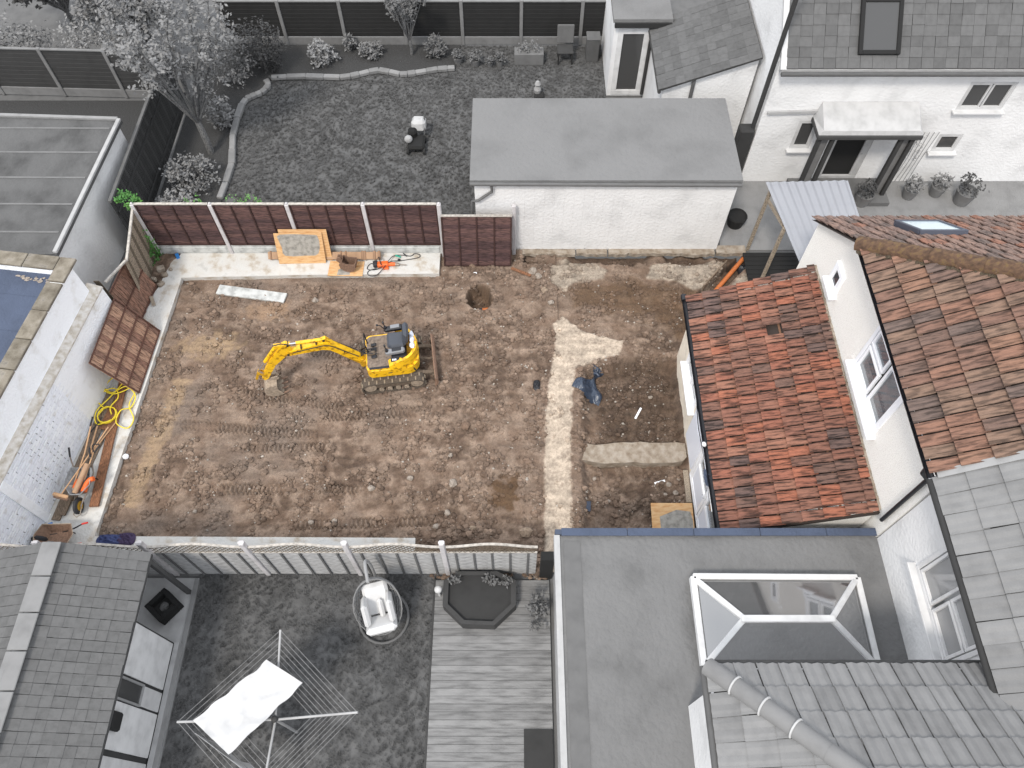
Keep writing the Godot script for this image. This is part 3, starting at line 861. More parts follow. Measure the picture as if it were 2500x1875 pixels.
# ---------------------------------------------------------------- slab, fences and walls round the site
func v2(x: float, z: float) -> Vector2: return Vector2(x, -z)
func flat(mb: MB, pts: Array, y0: float, y1: float) -> void:    # pts of (x, z)
	var p := PackedVector2Array()
	for q in pts: p.append(Vector2(q[0], -q[1]))
	mb.prism(p, Vector3(0, y0, 0), Vector3.RIGHT, Vector3.FORWARD, y1 - y0)
func rough_line(a: Array, step: float, amp: float, sd: int) -> Array:
	var rg := RandomNumberGenerator.new(); rg.seed = sd
	var o := []
	for i in a.size() - 1:
		var p := Vector2(a[i][0], a[i][1]); var q := Vector2(a[i + 1][0], a[i + 1][1])
		var n := maxi(1, int(p.distance_to(q) / step))
		for k in n:
			var m := p.lerp(q, float(k) / n)
			if k > 0: m += (q - p).orthogonal().normalized() * rg.randf_range(-amp, amp)
			o.append([m.x, m.y])
	o.append(a[a.size() - 1])
	return o
func make_site() -> void:
	var s := MB.new()
	var edge := [[-9.02, -5.6], [-8.985, -5.75], [-8.71, -12.69]]
	var outl := [[-10.36, -4.7], [-9.7, -9.25], [-9.46, -11.05]]
	outl.append_array(rough_line([[-9.4, -11.3], [-9.32, -12.1], [-9.16, -12.8], [-9.05, -13.3], [-8.9, -13.53]], 0.12, 0.035, 4))
	outl.append_array([[-1.93, -13.54], [-1.93, -12.83]])
	outl.append_array(rough_line([[-1.93, -12.83], [-5.3, -12.79], [-8.71, -12.69]], 0.4, 0.006, 5))
	outl.append_array(rough_line([[-8.71, -12.69], [-8.985, -5.75]], 0.4, 0.008, 6))
	outl.append_array([[-8.99, -5.6], [-2.08, -5.56], [-2.08, -4.9], [-9.0, -4.9], [-9.0, -4.7]])
	flat(s, outl, -0.25, 0.13)
	var slab := struct("concrete_path", s, K.slab)
	# far fence
	var fz := -13.56
	var px := [-9.47, -7.53, -5.62, -3.72, -1.83]
	var f := thing("boundary_fence", "dark brown lapped panel fence on concrete posts behind the pale slab", "fence", Vector3(-5.6, 0.0, fz))
	for i in 5:
		var m := MB.new()
		m.bev(Vector3(px[i], 0.92, fz), Vector3(0.1, 2.06, 0.11), 0.012)
		m.bev(Vector3(px[i], 1.965, fz), Vector3(0.06, 0.06, 0.07), 0.02)
		part(f, "post", m, K.post)
	for i in 4:
		var w: float = px[i + 1] - px[i] - 0.1
		var m := MB.new()
		m.bev(Vector3((px[i] + px[i + 1]) / 2, 0.27, fz), Vector3(w, 0.34, 0.05), 0.008)
		m.bev(Vector3((px[i] + px[i + 1]) / 2, 0.27, fz + 0.03), Vector3(w - 0.12, 0.2, 0.02), 0.008)
		part(f, "gravel_board", m, K.gravel_board)
		var p := node_part(f, "panel")
		lap_panel(p, Vector3(px[i] + 0.05, 0.445, fz), Vector3.RIGHT, Vector3.UP, w, 1.49, 11, K.fence, K.fence_frame, 3, K.capping)
	# loose panel leaning beside it
	var lp := thing("loose_fence_panel", "dark brown fence panel leaning upright between the fence end and the white garage", "fence panel", Vector3(-0.92, 0.0, -13.2))
	var up := Vector3(0.02, 1.6, -0.27).normalized()
	lap_panel(lp, Vector3(-1.82, hat(-0.9, -13.2) + 0.0, -13.2), Vector3.RIGHT, up, 1.8, 1.62, 12, K.fence, K.fence_frame, 3, K.capping, "capping_rail")
	var cp := MB.new()
	cp.bev(Vector3(0.05, 0.84, -13.64), Vector3(0.1, 1.96, 0.1), 0.012)
	solo("concrete_post", "single pale concrete post standing against the white garage wall", "post", cp, K.post)
	left_building()
	old_fence()
	left_panels()
	far_slab_things()
	wall_foot_things()
	site_things()

func left_building() -> void:
	var d := Vector3(0.48, 0, -3.63).normalized()        # along the wall, away from the camera
	var nn := Vector3(-d.z, 0, d.x)                       # out of the wall, towards the site
	var P := Vector3(-10.35, 0, -4.4)
	var ln := 6.6
	var b := thing("flat_roofed_outbuilding", "whitewashed brick outbuilding with blue felt roof and stone coping", "building", Vector3(-11.5, 0, -7.5))
	# lower wall: core, then bricks, then the smooth stretch
	var core := MB.new()
	core.box(P + d * ln / 2 - nn * 0.135 + Vector3(0, 0.99, 0), Vector3(ln, 1.9, 0.23), frame_basis(d, Vector3.UP))
	part(b, "wall_core", core, K.mortar)
	var sm := MB.new()
	sm.bev(P + d * (4.0 + 1.3) + nn * -0.01 + Vector3(0, 0.99, 0), Vector3(2.6, 1.9, 0.022), 0.004, frame_basis(d, Vector3.UP))
	part(b, "rendered_wall", sm, K.white_paint)
	var pier := MB.new()
	pier.bev(P + d * 1.62 + nn * 0.012 + Vector3(0, 0.99, 0), Vector3(0.2, 1.9, 0.05), 0.006, frame_basis(d, Vector3.UP))
	part(b, "pier", pier, K.white_paint)
	var fil := MB.new(); var restb := MB.new()
	var bm := box_mesh(Vector3(0.21, 0.057, 0.03), 0.005)
	var hb := box_mesh(Vector3(0.1, 0.064, 0.03), 0.005)
	var bs := frame_basis(d, Vector3.UP)
	var made := 0
	for j in 25:
		var y := 0.13 + 0.0375 + j * 0.0732
		var i := 0
		var x := -0.11 if j % 2 == 1 else 0.0
		while x < 3.98:
			var at := P + d * (x + 0.1065) + Vector3(0, y, 0) + nn * (-0.014 + R.randf_range(-0.002, 0.0025))
			var open := smoothstep(1.0, 0.2, absf(x - 2.0 - y * 0.35) / 1.1) * 0.75 + (0.4 if x < 1.5 else 0.0)
			if x > 2.9: open *= 0.45
			if y < 0.35: open *= 0.3
			if x > -0.02:
				if made < 300 and x > 0.35 and x < 3.7 and y > 0.2:
					piece(b, "brick", bm, pick(K.white_brick), Transform3D(bs, at)); made += 1
				else:
					restb.bev(at, Vector3(0.21, 0.057, 0.03), 0.005, bs)
				if R.randf() > open * 0.95:
					fil.box(P + d * (x + 0.1065) + Vector3(0, y + 0.0366, 0) + nn * -0.0155, Vector3(0.2252 * R.randf_range(0.85, 1.0), 0.0168, 0.024), bs)
				if R.randf() > open * 0.6:
					fil.box(P + d * (x + 0.219) + Vector3(0, y, 0) + nn * -0.0155, Vector3(0.0145, 0.0645, 0.024), bs)
			x += 0.225
			i += 1
	var rb := part(b, "brickwork", restb, K.white_brick[0]); rb.set_meta("kind", "stuff")
	var fp := part(b, "pointing", fil, K.white_brick[1]); fp.set_meta("kind", "stuff")
	# ledge and set-back upper wall
	var lg := MB.new()
	var yo := 1.935
	lg.hexa([P + Vector3(0, yo, 0) + nn * 0.03, P + d * ln + Vector3(0, yo, 0) + nn * 0.03, P + d * ln + Vector3(0, yo, 0) - nn * 0.3, P + Vector3(0, yo, 0) - nn * 0.3,
		P + Vector3(0, yo + 0.035, 0) + nn * 0.025, P + d * ln + Vector3(0, yo + 0.035, 0) + nn * 0.025, P + d * ln + Vector3(0, yo + 0.13, 0) - nn * 0.3, P + Vector3(0, yo + 0.13, 0) - nn * 0.3])
	part(b, "ledge", lg, K.ledge)
	var uw := MB.new()
	uw.box(P + d * (ln / 2 - 0.1) - nn * 0.31 + Vector3(0, 2.43, 0), Vector3(ln - 0.2, 0.87, 0.28), bs)
	part(b, "parapet", uw, K.white_paint)
	var fw := MB.new()
	fw.box(P + d * (ln - 0.15) - nn * (0.45 + 3.0) + Vector3(0, 1.43, 0), Vector3(0.3, 2.86, 6.0), bs)
	part(b, "end_wall", fw, K.white_paint)
	# coping stones
	for k in 9:
		var m := MB.new()
		var a := 0.74 * k
		m.bev(P + d * (a + 0.36) - nn * 0.3 + Vector3(0, 2.895, 0), Vector3(0.722 if k < 8 else 0.66, 0.07, 0.36), 0.012, bs)
		part(b, "coping_stone", m, K.coping[k % 2])
	for k in 7:
		var m := MB.new()
		m.bev(P + d * (ln - 0.16) - nn * (0.86 + 0.74 * k) + Vector3(0, 2.893, 0), Vector3(0.36, 0.07, 0.722), 0.012, bs)
		part(b, "coping_stone", m, K.coping[(k + 1) % 2])
	var rf := MB.new()
	rf.box(P + d * (ln / 2) - nn * (0.47 + 3.0) + Vector3(0, 2.6, 0), Vector3(ln - 0.3, 0.1, 6.0), bs)
	var roof := part(b, "roof", rf, K.felt_blue)
	for k in 7:
		var m := MB.new()
		m.bev(P + d * (0.6 + k * 0.92) - nn * (0.49 + 2.98) + Vector3(0, 2.653 , 0), Vector3(0.9, 0.006, 5.9), 0.002, bs)
		part(roof, "felt_strip", m, K.felt_blue)
	var deb := MB.new()
	for k in 22:
		var q := P + d * (ln - 0.42 - absf(R.randfn()) * 0.06) - nn * R.randf_range(0.6, 1.5) + Vector3(0, 2.665, 0)
		deb.blob(q, Vector3(R.randf_range(0.02, 0.06), 0.012, R.randf_range(0.02, 0.04)), 40 + k, 0.3, 5)
	var dp := part(roof, "flaked_debris", deb, K.stone2); dp.set_meta("kind", "stuff")

func old_fence() -> void:
	# weathered boards and pale rail that lean along the far left boundary
	var o := thing("weathered_fence", "weathered grey board fence with pale top rail leaning into the far corner", "fence", Vector3(-9.55, 0, -12.6))
	var a := Vector3(-9.6, 0.0, -13.66); var b := Vector3(-9.5, 0.0, -11.9)
	var n := 14
	for i in n:
		var t := (i + 0.5) / n
		var p := a.lerp(b, t)
		var m := MB.new()
		m.bar(p + Vector3(0, 0.05, 0), p + Vector3(R.randf_range(0.06, 0.1) + 0.1 * t, 1.72 - 0.1 * t, 0.0), 0.014, 0.118, Vector3(0, 0, 1), 0.003)
		part(o, "board", m, K.weathered if i % 3 else K.weathered_dark)
	var r := MB.new()
	r.bar(Vector3(-9.53, 1.79, -13.66), Vector3(-9.29, 1.68, -11.95), 0.06, 0.05, Vector3.UP, 0.006)
	part(o, "top_rail", r, K.capping)
	var r2 := MB.new()
	r2.bar(Vector3(-9.3, 1.7, -11.95), Vector3(-9.5, 1.86, -11.15), 0.06, 0.05, Vector3.UP, 0.006)
	part(o, "top_rail", r2, K.capping)
	# short stubs above the wall end
	var w2 := MB.new()
	w2.bar(Vector3(-9.62, 0.3, -11.2), Vector3(-9.66, 1.95, -11.12), 0.14, 0.02, Vector3(0, 0, 1), 0.004)
	part(o, "board", w2, K.weathered_dark)
	var rg := RandomNumberGenerator.new(); rg.seed = 5
	var iv := thing("ivy", "green ivy climbing through the corner behind the fence post", "plant", Vector3(-9.55, 0.1, -13.3))
	var lf := MB.new(); var lf2 := MB.new(); var st := MB.new()
	st.tube([Vector3(-9.5, 0.08, -13.25), Vector3(-9.52, 0.8, -13.4), Vector3(-9.6, 1.9, -13.62)], 0.012, 5, 0.005)
	part(iv, "stem", st, K.weathered_dark)
	leaves(lf, Vector3(-9.5, 0.35, -13.3), Vector3(0.18, 0.3, 0.3), 26, 9, 0.07, rg)
	leaves(lf, Vector3(-9.62, 2.0, -13.75), Vector3(0.3, 0.18, 0.2), 30, 9, 0.07, rg)
	leaves(lf2, Vector3(-9.52, 0.8, -13.5), Vector3(0.1, 0.6, 0.12), 22, 8, 0.06, rg)
	leaves(lf2, Vector3(-9.6, 1.9, -13.72), Vector3(0.35, 0.2, 0.2), 18, 9, 0.07, rg)
	part(iv, "foliage", lf, K.leaf_green[0]); part(iv, "foliage", lf2, K.leaf_green[1])
	for k in 3:
		var e := thing("climbing_plant", ["green sprigs showing over the fence top left of its second post", "green sprigs showing over the brown fence between its second and third posts", "small yellow green sprig over the fence beside the pale ring"][k], "plant", Vector3([-8.0, -6.9, -6.5][k], 1.2, -13.75), "sprigs over the brown fence")
		var m := MB.new(); leaves(m, Vector3([-8.0, -6.9, -6.5][k], 1.9, -13.75), Vector3(0.35, 0.16, 0.1), 9, 8, 0.05, rg)
		var sm := MB.new(); sm.tube([Vector3([-8.0, -6.9, -6.5][k], 0.0, -13.75), Vector3([-8.0, -6.9, -6.5][k] + 0.04, 1.0, -13.74), Vector3([-8.0, -6.9, -6.5][k], 1.9, -13.75)], 0.01, 4)
		part(e, "stem", sm, K.weathered_dark)
		part(e, "foliage", m, K.leaf_green[1])
	# rubble in the corner
	var spots := [[-9.3, -12.95, 0.2, 0.1, 0.16], [-9.15, -12.75, 0.14, 0.09, 0.12], [-9.4, -12.6, 0.15, 0.09, 0.1], [-9.18, -12.45, 0.17, 0.07, 0.13], [-9.05, -12.95, 0.1, 0.06, 0.08], [-9.42, -12.2, 0.2, 0.05, 0.16]]
	var lab := ["largest broken block in the rubble by the corner post", "squarish grey lump at the near edge of the corner rubble", "grey lump beside the leaning weathered boards", "flat broken slab piece beside the small leaning panel", "small round lump next to the corner post foot", "flat wide paving piece under the small leaning panel"]
	for k in spots.size():
		var q: Array = spots[k]
		var m := MB.new()
		m.bev(Vector3(q[0], 0.13 + q[3] * 0.5, q[1]), Vector3(q[2], q[3] * 1.4, q[4]), 0.025, Basis.from_euler(Vector3(R.randf_range(-0.25, 0.25), R.randf() * 3, R.randf_range(-0.25, 0.25))))
		solo("rubble_block", lab[k], "rubble", m, K.old_concrete, "rubble in the far corner")
	var bt := MB.new()
	bt.bev(Vector3(-8.98, 0.145, -13.42), Vector3(0.09, 0.02, 0.2), 0.006, Basis(Vector3.UP, 0.5))
	solo("blue_rag", "small bright blue scrap lying at the corner post foot", "rag", bt, K.blue)

func left_panels() -> void:
	# large panel leaning on the white wall
	var a := Vector3(-8.86, 0.15, -10.97); var b := Vector3(-8.93, 0.15, -9.14)
	var u := (b - a).normalized()
	var w := (Vector3(-9.44, 1.46, -10.97) - a)
	w = (w - u * w.dot(u)).normalized()
	# boards run up the panel as seen, battens along it
	var o := thing("leaning_fence_panel", "large brown boarded panel leaning on the white wall above the yellow hose", "fence panel", Vector3(-9.0, 0.13, -10.0))
	var nn := -u.cross(w).normalized()
	if nn.x < 0: nn = -nn
	var n := 13
	var wd := 1.83; var hh := 1.45
	var bs := frame_basis(w, u)
	var mesh := box_mesh(Vector3(hh - 0.03, wd / n * 1.14, 0.012), 0.003)
	for i in n:
		piece(o, "slat", mesh, pick(K.panel), Transform3D(Basis(w, 0.1 + R.randf_range(-0.03, 0.03)) * Basis(w, u, w.cross(u)), a + u * wd * (i + 0.5) / n + w * hh / 2 + nn * R.randf_range(-0.002, 0.002)))
	for k in 3:
		piece(o, "batten", box_mesh(Vector3(wd - 0.02, 0.036, 0.022), 0.003), K.panel_frame, Transform3D(Basis(u, w, u.cross(w)), a + u * wd / 2 + w * hh * (k + 1) / 4.0 + nn * 0.03))
	for k in 2:
		piece(o, "frame_rail", box_mesh(Vector3(wd, 0.034, 0.022), 0.003), K.panel_frame, Transform3D(Basis(u, w, u.cross(w)), a + u * wd / 2 + w * (0.018 if k == 0 else hh - 0.018) + nn * 0.024))
		piece(o, "frame_stile", box_mesh(Vector3(0.034, hh - 0.07, 0.022), 0.003), K.panel_frame, Transform3D(Basis(u, w, u.cross(w)), a + u * (0.018 if k == 0 else wd - 0.018) + w * hh / 2 + nn * 0.024))
	# smaller panel behind it
	var a2 := Vector3(-9.3, 0.15, -12.42); var b2 := Vector3(-9.42, 0.15, -11.2)
	u = (b2 - a2).normalized()
	w = Vector3(-0.28, 1.25, 0.0); w = (w - u * w.dot(u)).normalized()
	nn = -u.cross(w).normalized()
	if nn.x < 0: nn = -nn
	var o2 := thing("leaning_fence_panel", "smaller dark brown panel leaning under the pale rail in the corner", "fence panel", Vector3(-9.4, 0.13, -11.9))
	for i in 11:
		piece(o2, "slat", box_mesh(Vector3(1.2, 0.124, 0.012), 0.003), K.panel[[1, 3, 3, 1][i % 4]], Transform3D(Basis(w, 0.1 + R.randf_range(-0.03, 0.03)) * Basis(w, u, w.cross(u)), a2 + u * 1.22 * (i + 0.5) / 11 + w * 0.62))
	for k in 3:
		piece(o2, "batten", box_mesh(Vector3(1.22, 0.036, 0.022), 0.003), K.panel_frame, Transform3D(Basis(u, w, u.cross(w)), a2 + u * 0.61 + w * [0.03, 0.62, 1.2][k] + nn * 0.03))
	var pc := MB.new()
	pc.bar(Vector3(-9.2, 0.16, -11.75), Vector3(-9.26, 0.3, -11.95), 0.09, 0.02, Vector3.UP, 0.004)
	solo("timber_offcut", "short pale timber offcut leaning on the smaller brown panel", "timber", pc, K.weathered)

func far_slab_things() -> void:
	# plywood sheet leaning, a second behind it
	var o := thing("plywood_sheet", "front plywood sheet with grey mortar stain leaning by the fence", "plywood", Vector3(-5.55, 0.13, -13.2), "plywood sheets on the slab")
	var a := Vector3(-6.2, 0.135, -13.16); var u := Vector3(1.24, 0, -0.03).normalized(); var w := Vector3(0.04, 0.93, -0.24).normalized()
	var b := MB.new(); b.bev(a + u * 0.62 + w * 0.475, Vector3(1.24, 0.95, 0.018), 0.002, Basis(u, w, u.cross(w)))
	part(o, "board", b, K.ply)
	var st := MB.new(); var pl := PackedVector2Array()
	for q in [[0.14, 0.34], [0.2, 0.27], [0.4, 0.24], [0.75, 0.25], [0.98, 0.26], [1.08, 0.32], [1.14, 0.5], [1.16, 0.72], [1.13, 0.86], [1.05, 0.9], [0.8, 0.91], [0.45, 0.92], [0.16, 0.91], [0.08, 0.86], [0.12, 0.7], [0.15, 0.5]]:
		pl.append(Vector2(q[0] + R.randf_range(-0.012, 0.012), q[1] + R.randf_range(-0.012, 0.012)))
	st.prism(pl, a + u.cross(w) * 0.009, u, w, 0.004)
	part(o, "mortar_stain", st, K.mortar_stain)
	var o2 := MB.new()
	o2.bev(Vector3(-5.42, 0.63, -13.38), Vector3(1.25, 1.0, 0.018), 0.002, Basis(Vector3.RIGHT, -0.19))
	solo("plywood_sheet", "rear plywood sheet showing as an edge behind the stained one", "plywood", o2, K.ply, "plywood sheets on the slab")
	# long brown box section lying against the gravel boards
	var c := thing("trench_sheet", "long brown ribbed trench sheet lying against the concrete gravel boards", "trench sheet", Vector3(-5.0, 0.13, -13.35))
	var m := MB.new()
	m.bev(Vector3(-5.0, 0.255, -13.34), Vector3(3.0, 0.2, 0.05), 0.01, Basis(Vector3.RIGHT, -0.75))
	part(c, "sheet", m, K.kraft)
	for x in [-6.42, -6.22, -4.55, -4.42, -3.98, -3.92, -3.66, -3.54]:
		var r := MB.new()
		r.bev(Vector3(x, 0.275, -13.33), Vector3(0.07 if x > -4.0 else 0.05, 0.24, 0.05), 0.012, Basis(Vector3.RIGHT, -0.75))
		part(c, "rib", r, K.kraft_dark)
	# plywood with the spare bucket on it
	var p3 := thing("plywood_sheet", "plywood piece lying flat under the spare digger bucket", "plywood", Vector3(-4.4, 0.13, -13.0), "plywood sheets on the slab")
	var pm := MB.new(); pm.bev(Vector3(-4.4, 0.142, -12.99), Vector3(0.92, 0.018, 0.5), 0.002, Basis(Vector3.UP, -0.02))
	part(p3, "board", pm, K.ply)
	var ps := MB.new()
	flat(ps, [[-4.62, -12.76], [-4.28, -12.77], [-4.3, -12.95], [-4.45, -13.02], [-4.6, -12.95]], 0.1515, 0.1545)
	part(p3, "mortar_stain", ps, K.mortar_stain)
	bucket("spare_bucket", "muddy spare digger bucket standing on the flat plywood piece", Transform3D(Basis(Vector3.UP, -0.12), Vector3(-4.42, 0.152, -13.0)), 0.26, 0.95)
	# breaker hammer
	var h := thing("breaker_hammer", "orange hydraulic breaker hammer lying on the pale slab", "power tool", Vector3(-3.3, 0.13, -13.06))
	var k := MB.new()
	k.bev(Vector3(-3.42, 0.22, -13.07), Vector3(0.3, 0.15, 0.15), 0.03, Basis(Vector3.UP, 0.12))
	part(h, "body", k, K.orange)
	k = MB.new(); k.cyl(Vector3(-3.3, 0.21, -13.09), Vector3(-3.08, 0.2, -13.09), 0.06, 0.045, 10)
	part(h, "barrel", k, K.orange)
	k = MB.new(); k.bev(Vector3(-3.62, 0.215, -13.08), Vector3(0.13, 0.16, 0.17), 0.03, Basis(Vector3.UP, 0.12))
	part(h, "end_cap", k, K.dark_rubber)
	k = MB.new(); k.cyl(Vector3(-3.1, 0.2, -13.09), Vector3(-3.0, 0.19, -13.09), 0.05, 0.04, 10); k.cyl(Vector3(-3.0, 0.19, -13.09), Vector3(-2.8, 0.17, -13.09), 0.014, 0.012, 8)
	part(h, "chisel", k, K.steel)
	k = MB.new(); k.tube([Vector3(-3.56, 0.3, -13.2), Vector3(-3.52, 0.34, -13.22), Vector3(-3.46, 0.34, -13.0), Vector3(-3.44, 0.3, -12.98)], 0.014, 6)
	part(h, "handle", k, K.dark_rubber)
	k = MB.new(); k.bev(Vector3(-3.35, 0.16, -12.98), Vector3(0.16, 0.05, 0.06), 0.012)
	part(h, "lower_clamp", k, K.orange)
	var cb := thing("tool_cable", "dark power cable looped round the orange breaker", "cable", Vector3(-3.3, 0.13, -13.1))
	k = MB.new()
	k.tube(curve([Vector3(-3.5, 0.16, -13.02), Vector3(-3.75, 0.145, -13.16), Vector3(-3.84, 0.145, -12.98), Vector3(-3.62, 0.145, -12.95), Vector3(-3.35, 0.25, -13.05), Vector3(-3.2, 0.2, -13.35), Vector3(-3.02, 0.15, -13.45), Vector3(-2.72, 0.145, -13.42), Vector3(-2.62, 0.145, -13.5), Vector3(-2.48, 0.145, -13.46), Vector3(-2.52, 0.145, -13.36), Vector3(-2.95, 0.145, -13.26), Vector3(-3.25, 0.27, -13.1), Vector3(-3.55, 0.15, -12.78), Vector3(-3.78, 0.145, -12.76), Vector3(-3.8, 0.145, -12.9), Vector3(-3.6, 0.16, -12.98)]), 0.011, 6)
	part(cb, "cord", k, K.dark_rubber)
	k = MB.new(); k.cyl(Vector3(-3.12, 0.17, -13.42), Vector3(-2.98, 0.16, -13.37), 0.025, 0.022, 8)
	part(cb, "connector", k, K.teal)
	k = MB.new(); k.bev(Vector3(-3.02, 0.165, -13.28), Vector3(0.07, 0.05, 0.05), 0.012)
	part(cb, "plug", k, K.dark_rubber)
	k = MB.new(); k.cyl(Vector3(-2.92, 0.16, -13.5), Vector3(-2.82, 0.16, -13.4), 0.016, 0.016, 7)
	part(cb, "plug", k, K.dark_rubber)
	# concrete plank on the soil
	k = MB.new()
	k.bev(Vector3(-6.81, hat(-6.8, -12.2) + 0.045, -12.23), Vector3(1.85, 0.06, 0.3), 0.008, Basis(Vector3.UP, -0.165) * Basis(Vector3.BACK, 0.01))
	solo("concrete_plank", "long pale concrete gravel board lying on the soil", "plank", k, K.gravel_board)

func curve(p: Array, n := 6) -> Array:     # smooth path through the points
	var o := []
	for i in p.size() - 1:
		var p0: Vector3 = p[maxi(i - 1, 0)]; var p1: Vector3 = p[i]; var p2: Vector3 = p[i + 1]; var p3: Vector3 = p[mini(i + 2, p.size() - 1)]
		for k in n: o.append(p1.cubic_interpolate(p2, p0, p3, float(k) / n))
	o.append(p[p.size() - 1])
	return o

# excavator bucket in local axes: opening towards +x, pins at the top
func bucket_parts(o: Node3D, wd: float, s: float, m: Material, teeth: int) -> void:
	var prof := [Vector2(0.36, 0.34), Vector2(0.34, 0.16), Vector2(0.27, 0.05), Vector2(0.15, 0.0), Vector2(0.02, 0.03), Vector2(-0.08, 0.13), Vector2(-0.1, 0.28), Vector2(-0.02, 0.4)]
	var sh := MB.new()
	for i in prof.size() - 1:
		var a: Vector2 = prof[i] * s; var b: Vector2 = prof[i + 1] * s
		var d := (b - a).orthogonal().normalized() * 0.014
		sh.hexa([Vector3(a.x, a.y, wd / 2), Vector3(b.x, b.y, wd / 2), Vector3(b.x, b.y, -wd / 2), Vector3(a.x, a.y, -wd / 2), Vector3(a.x + d.x, a.y + d.y, wd / 2), Vector3(b.x + d.x, b.y + d.y, wd / 2), Vector3(b.x + d.x, b.y + d.y, -wd / 2), Vector3(a.x + d.x, a.y + d.y, -wd / 2)])
	part(o, "bucket_shell", sh, m)
	var pl := PackedVector2Array()
	for q in prof: pl.append(q * s)
	pl.append(Vector2(0.12, 0.33) * s)
	for z in [-wd / 2 - 0.006, wd / 2 - 0.006]:
		var sd := MB.new(); sd.prism(pl, Vector3(0, 0, z), Vector3.RIGHT, Vector3.UP, 0.012)
		part(o, "bucket_side", sd, m)
	for z in [-0.05, 0.05]:
		var e := MB.new()
		e.prism(PackedVector2Array([Vector2(-0.09, 0.26) * s, Vector2(-0.02, 0.41) * s, Vector2(-0.05, 0.5) * s, Vector2(-0.13, 0.5) * s, Vector2(-0.18, 0.36) * s]), Vector3(0, 0, z - 0.01), Vector3.RIGHT, Vector3.UP, 0.02)
		part(o, "hanger", e, m)
	for i in teeth:
		var t := MB.new()
		var z := wd * (float(i) / maxi(1, teeth - 1) - 0.5) * 0.88
		t.hexa([Vector3(0.34 * s, 0.3 * s, z + 0.025), Vector3(0.375 * s, 0.3 * s, z + 0.025), Vector3(0.375 * s, 0.3 * s, z - 0.025), Vector3(0.34 * s, 0.3 * s, z - 0.025), Vector3(0.36 * s, 0.46 * s, z + 0.014), Vector3(0.37 * s, 0.46 * s, z + 0.014), Vector3(0.37 * s, 0.46 * s, z - 0.014), Vector3(0.36 * s, 0.46 * s, z - 0.014)])
		part(o, "tooth", t, K.rust)
func bucket(called: String, label: String, t: Transform3D, wd: float, s: float) -> void:
	var o := local_thing(called, label, "bucket", t)
	bucket_parts(o, wd, s, K.rust, 0)

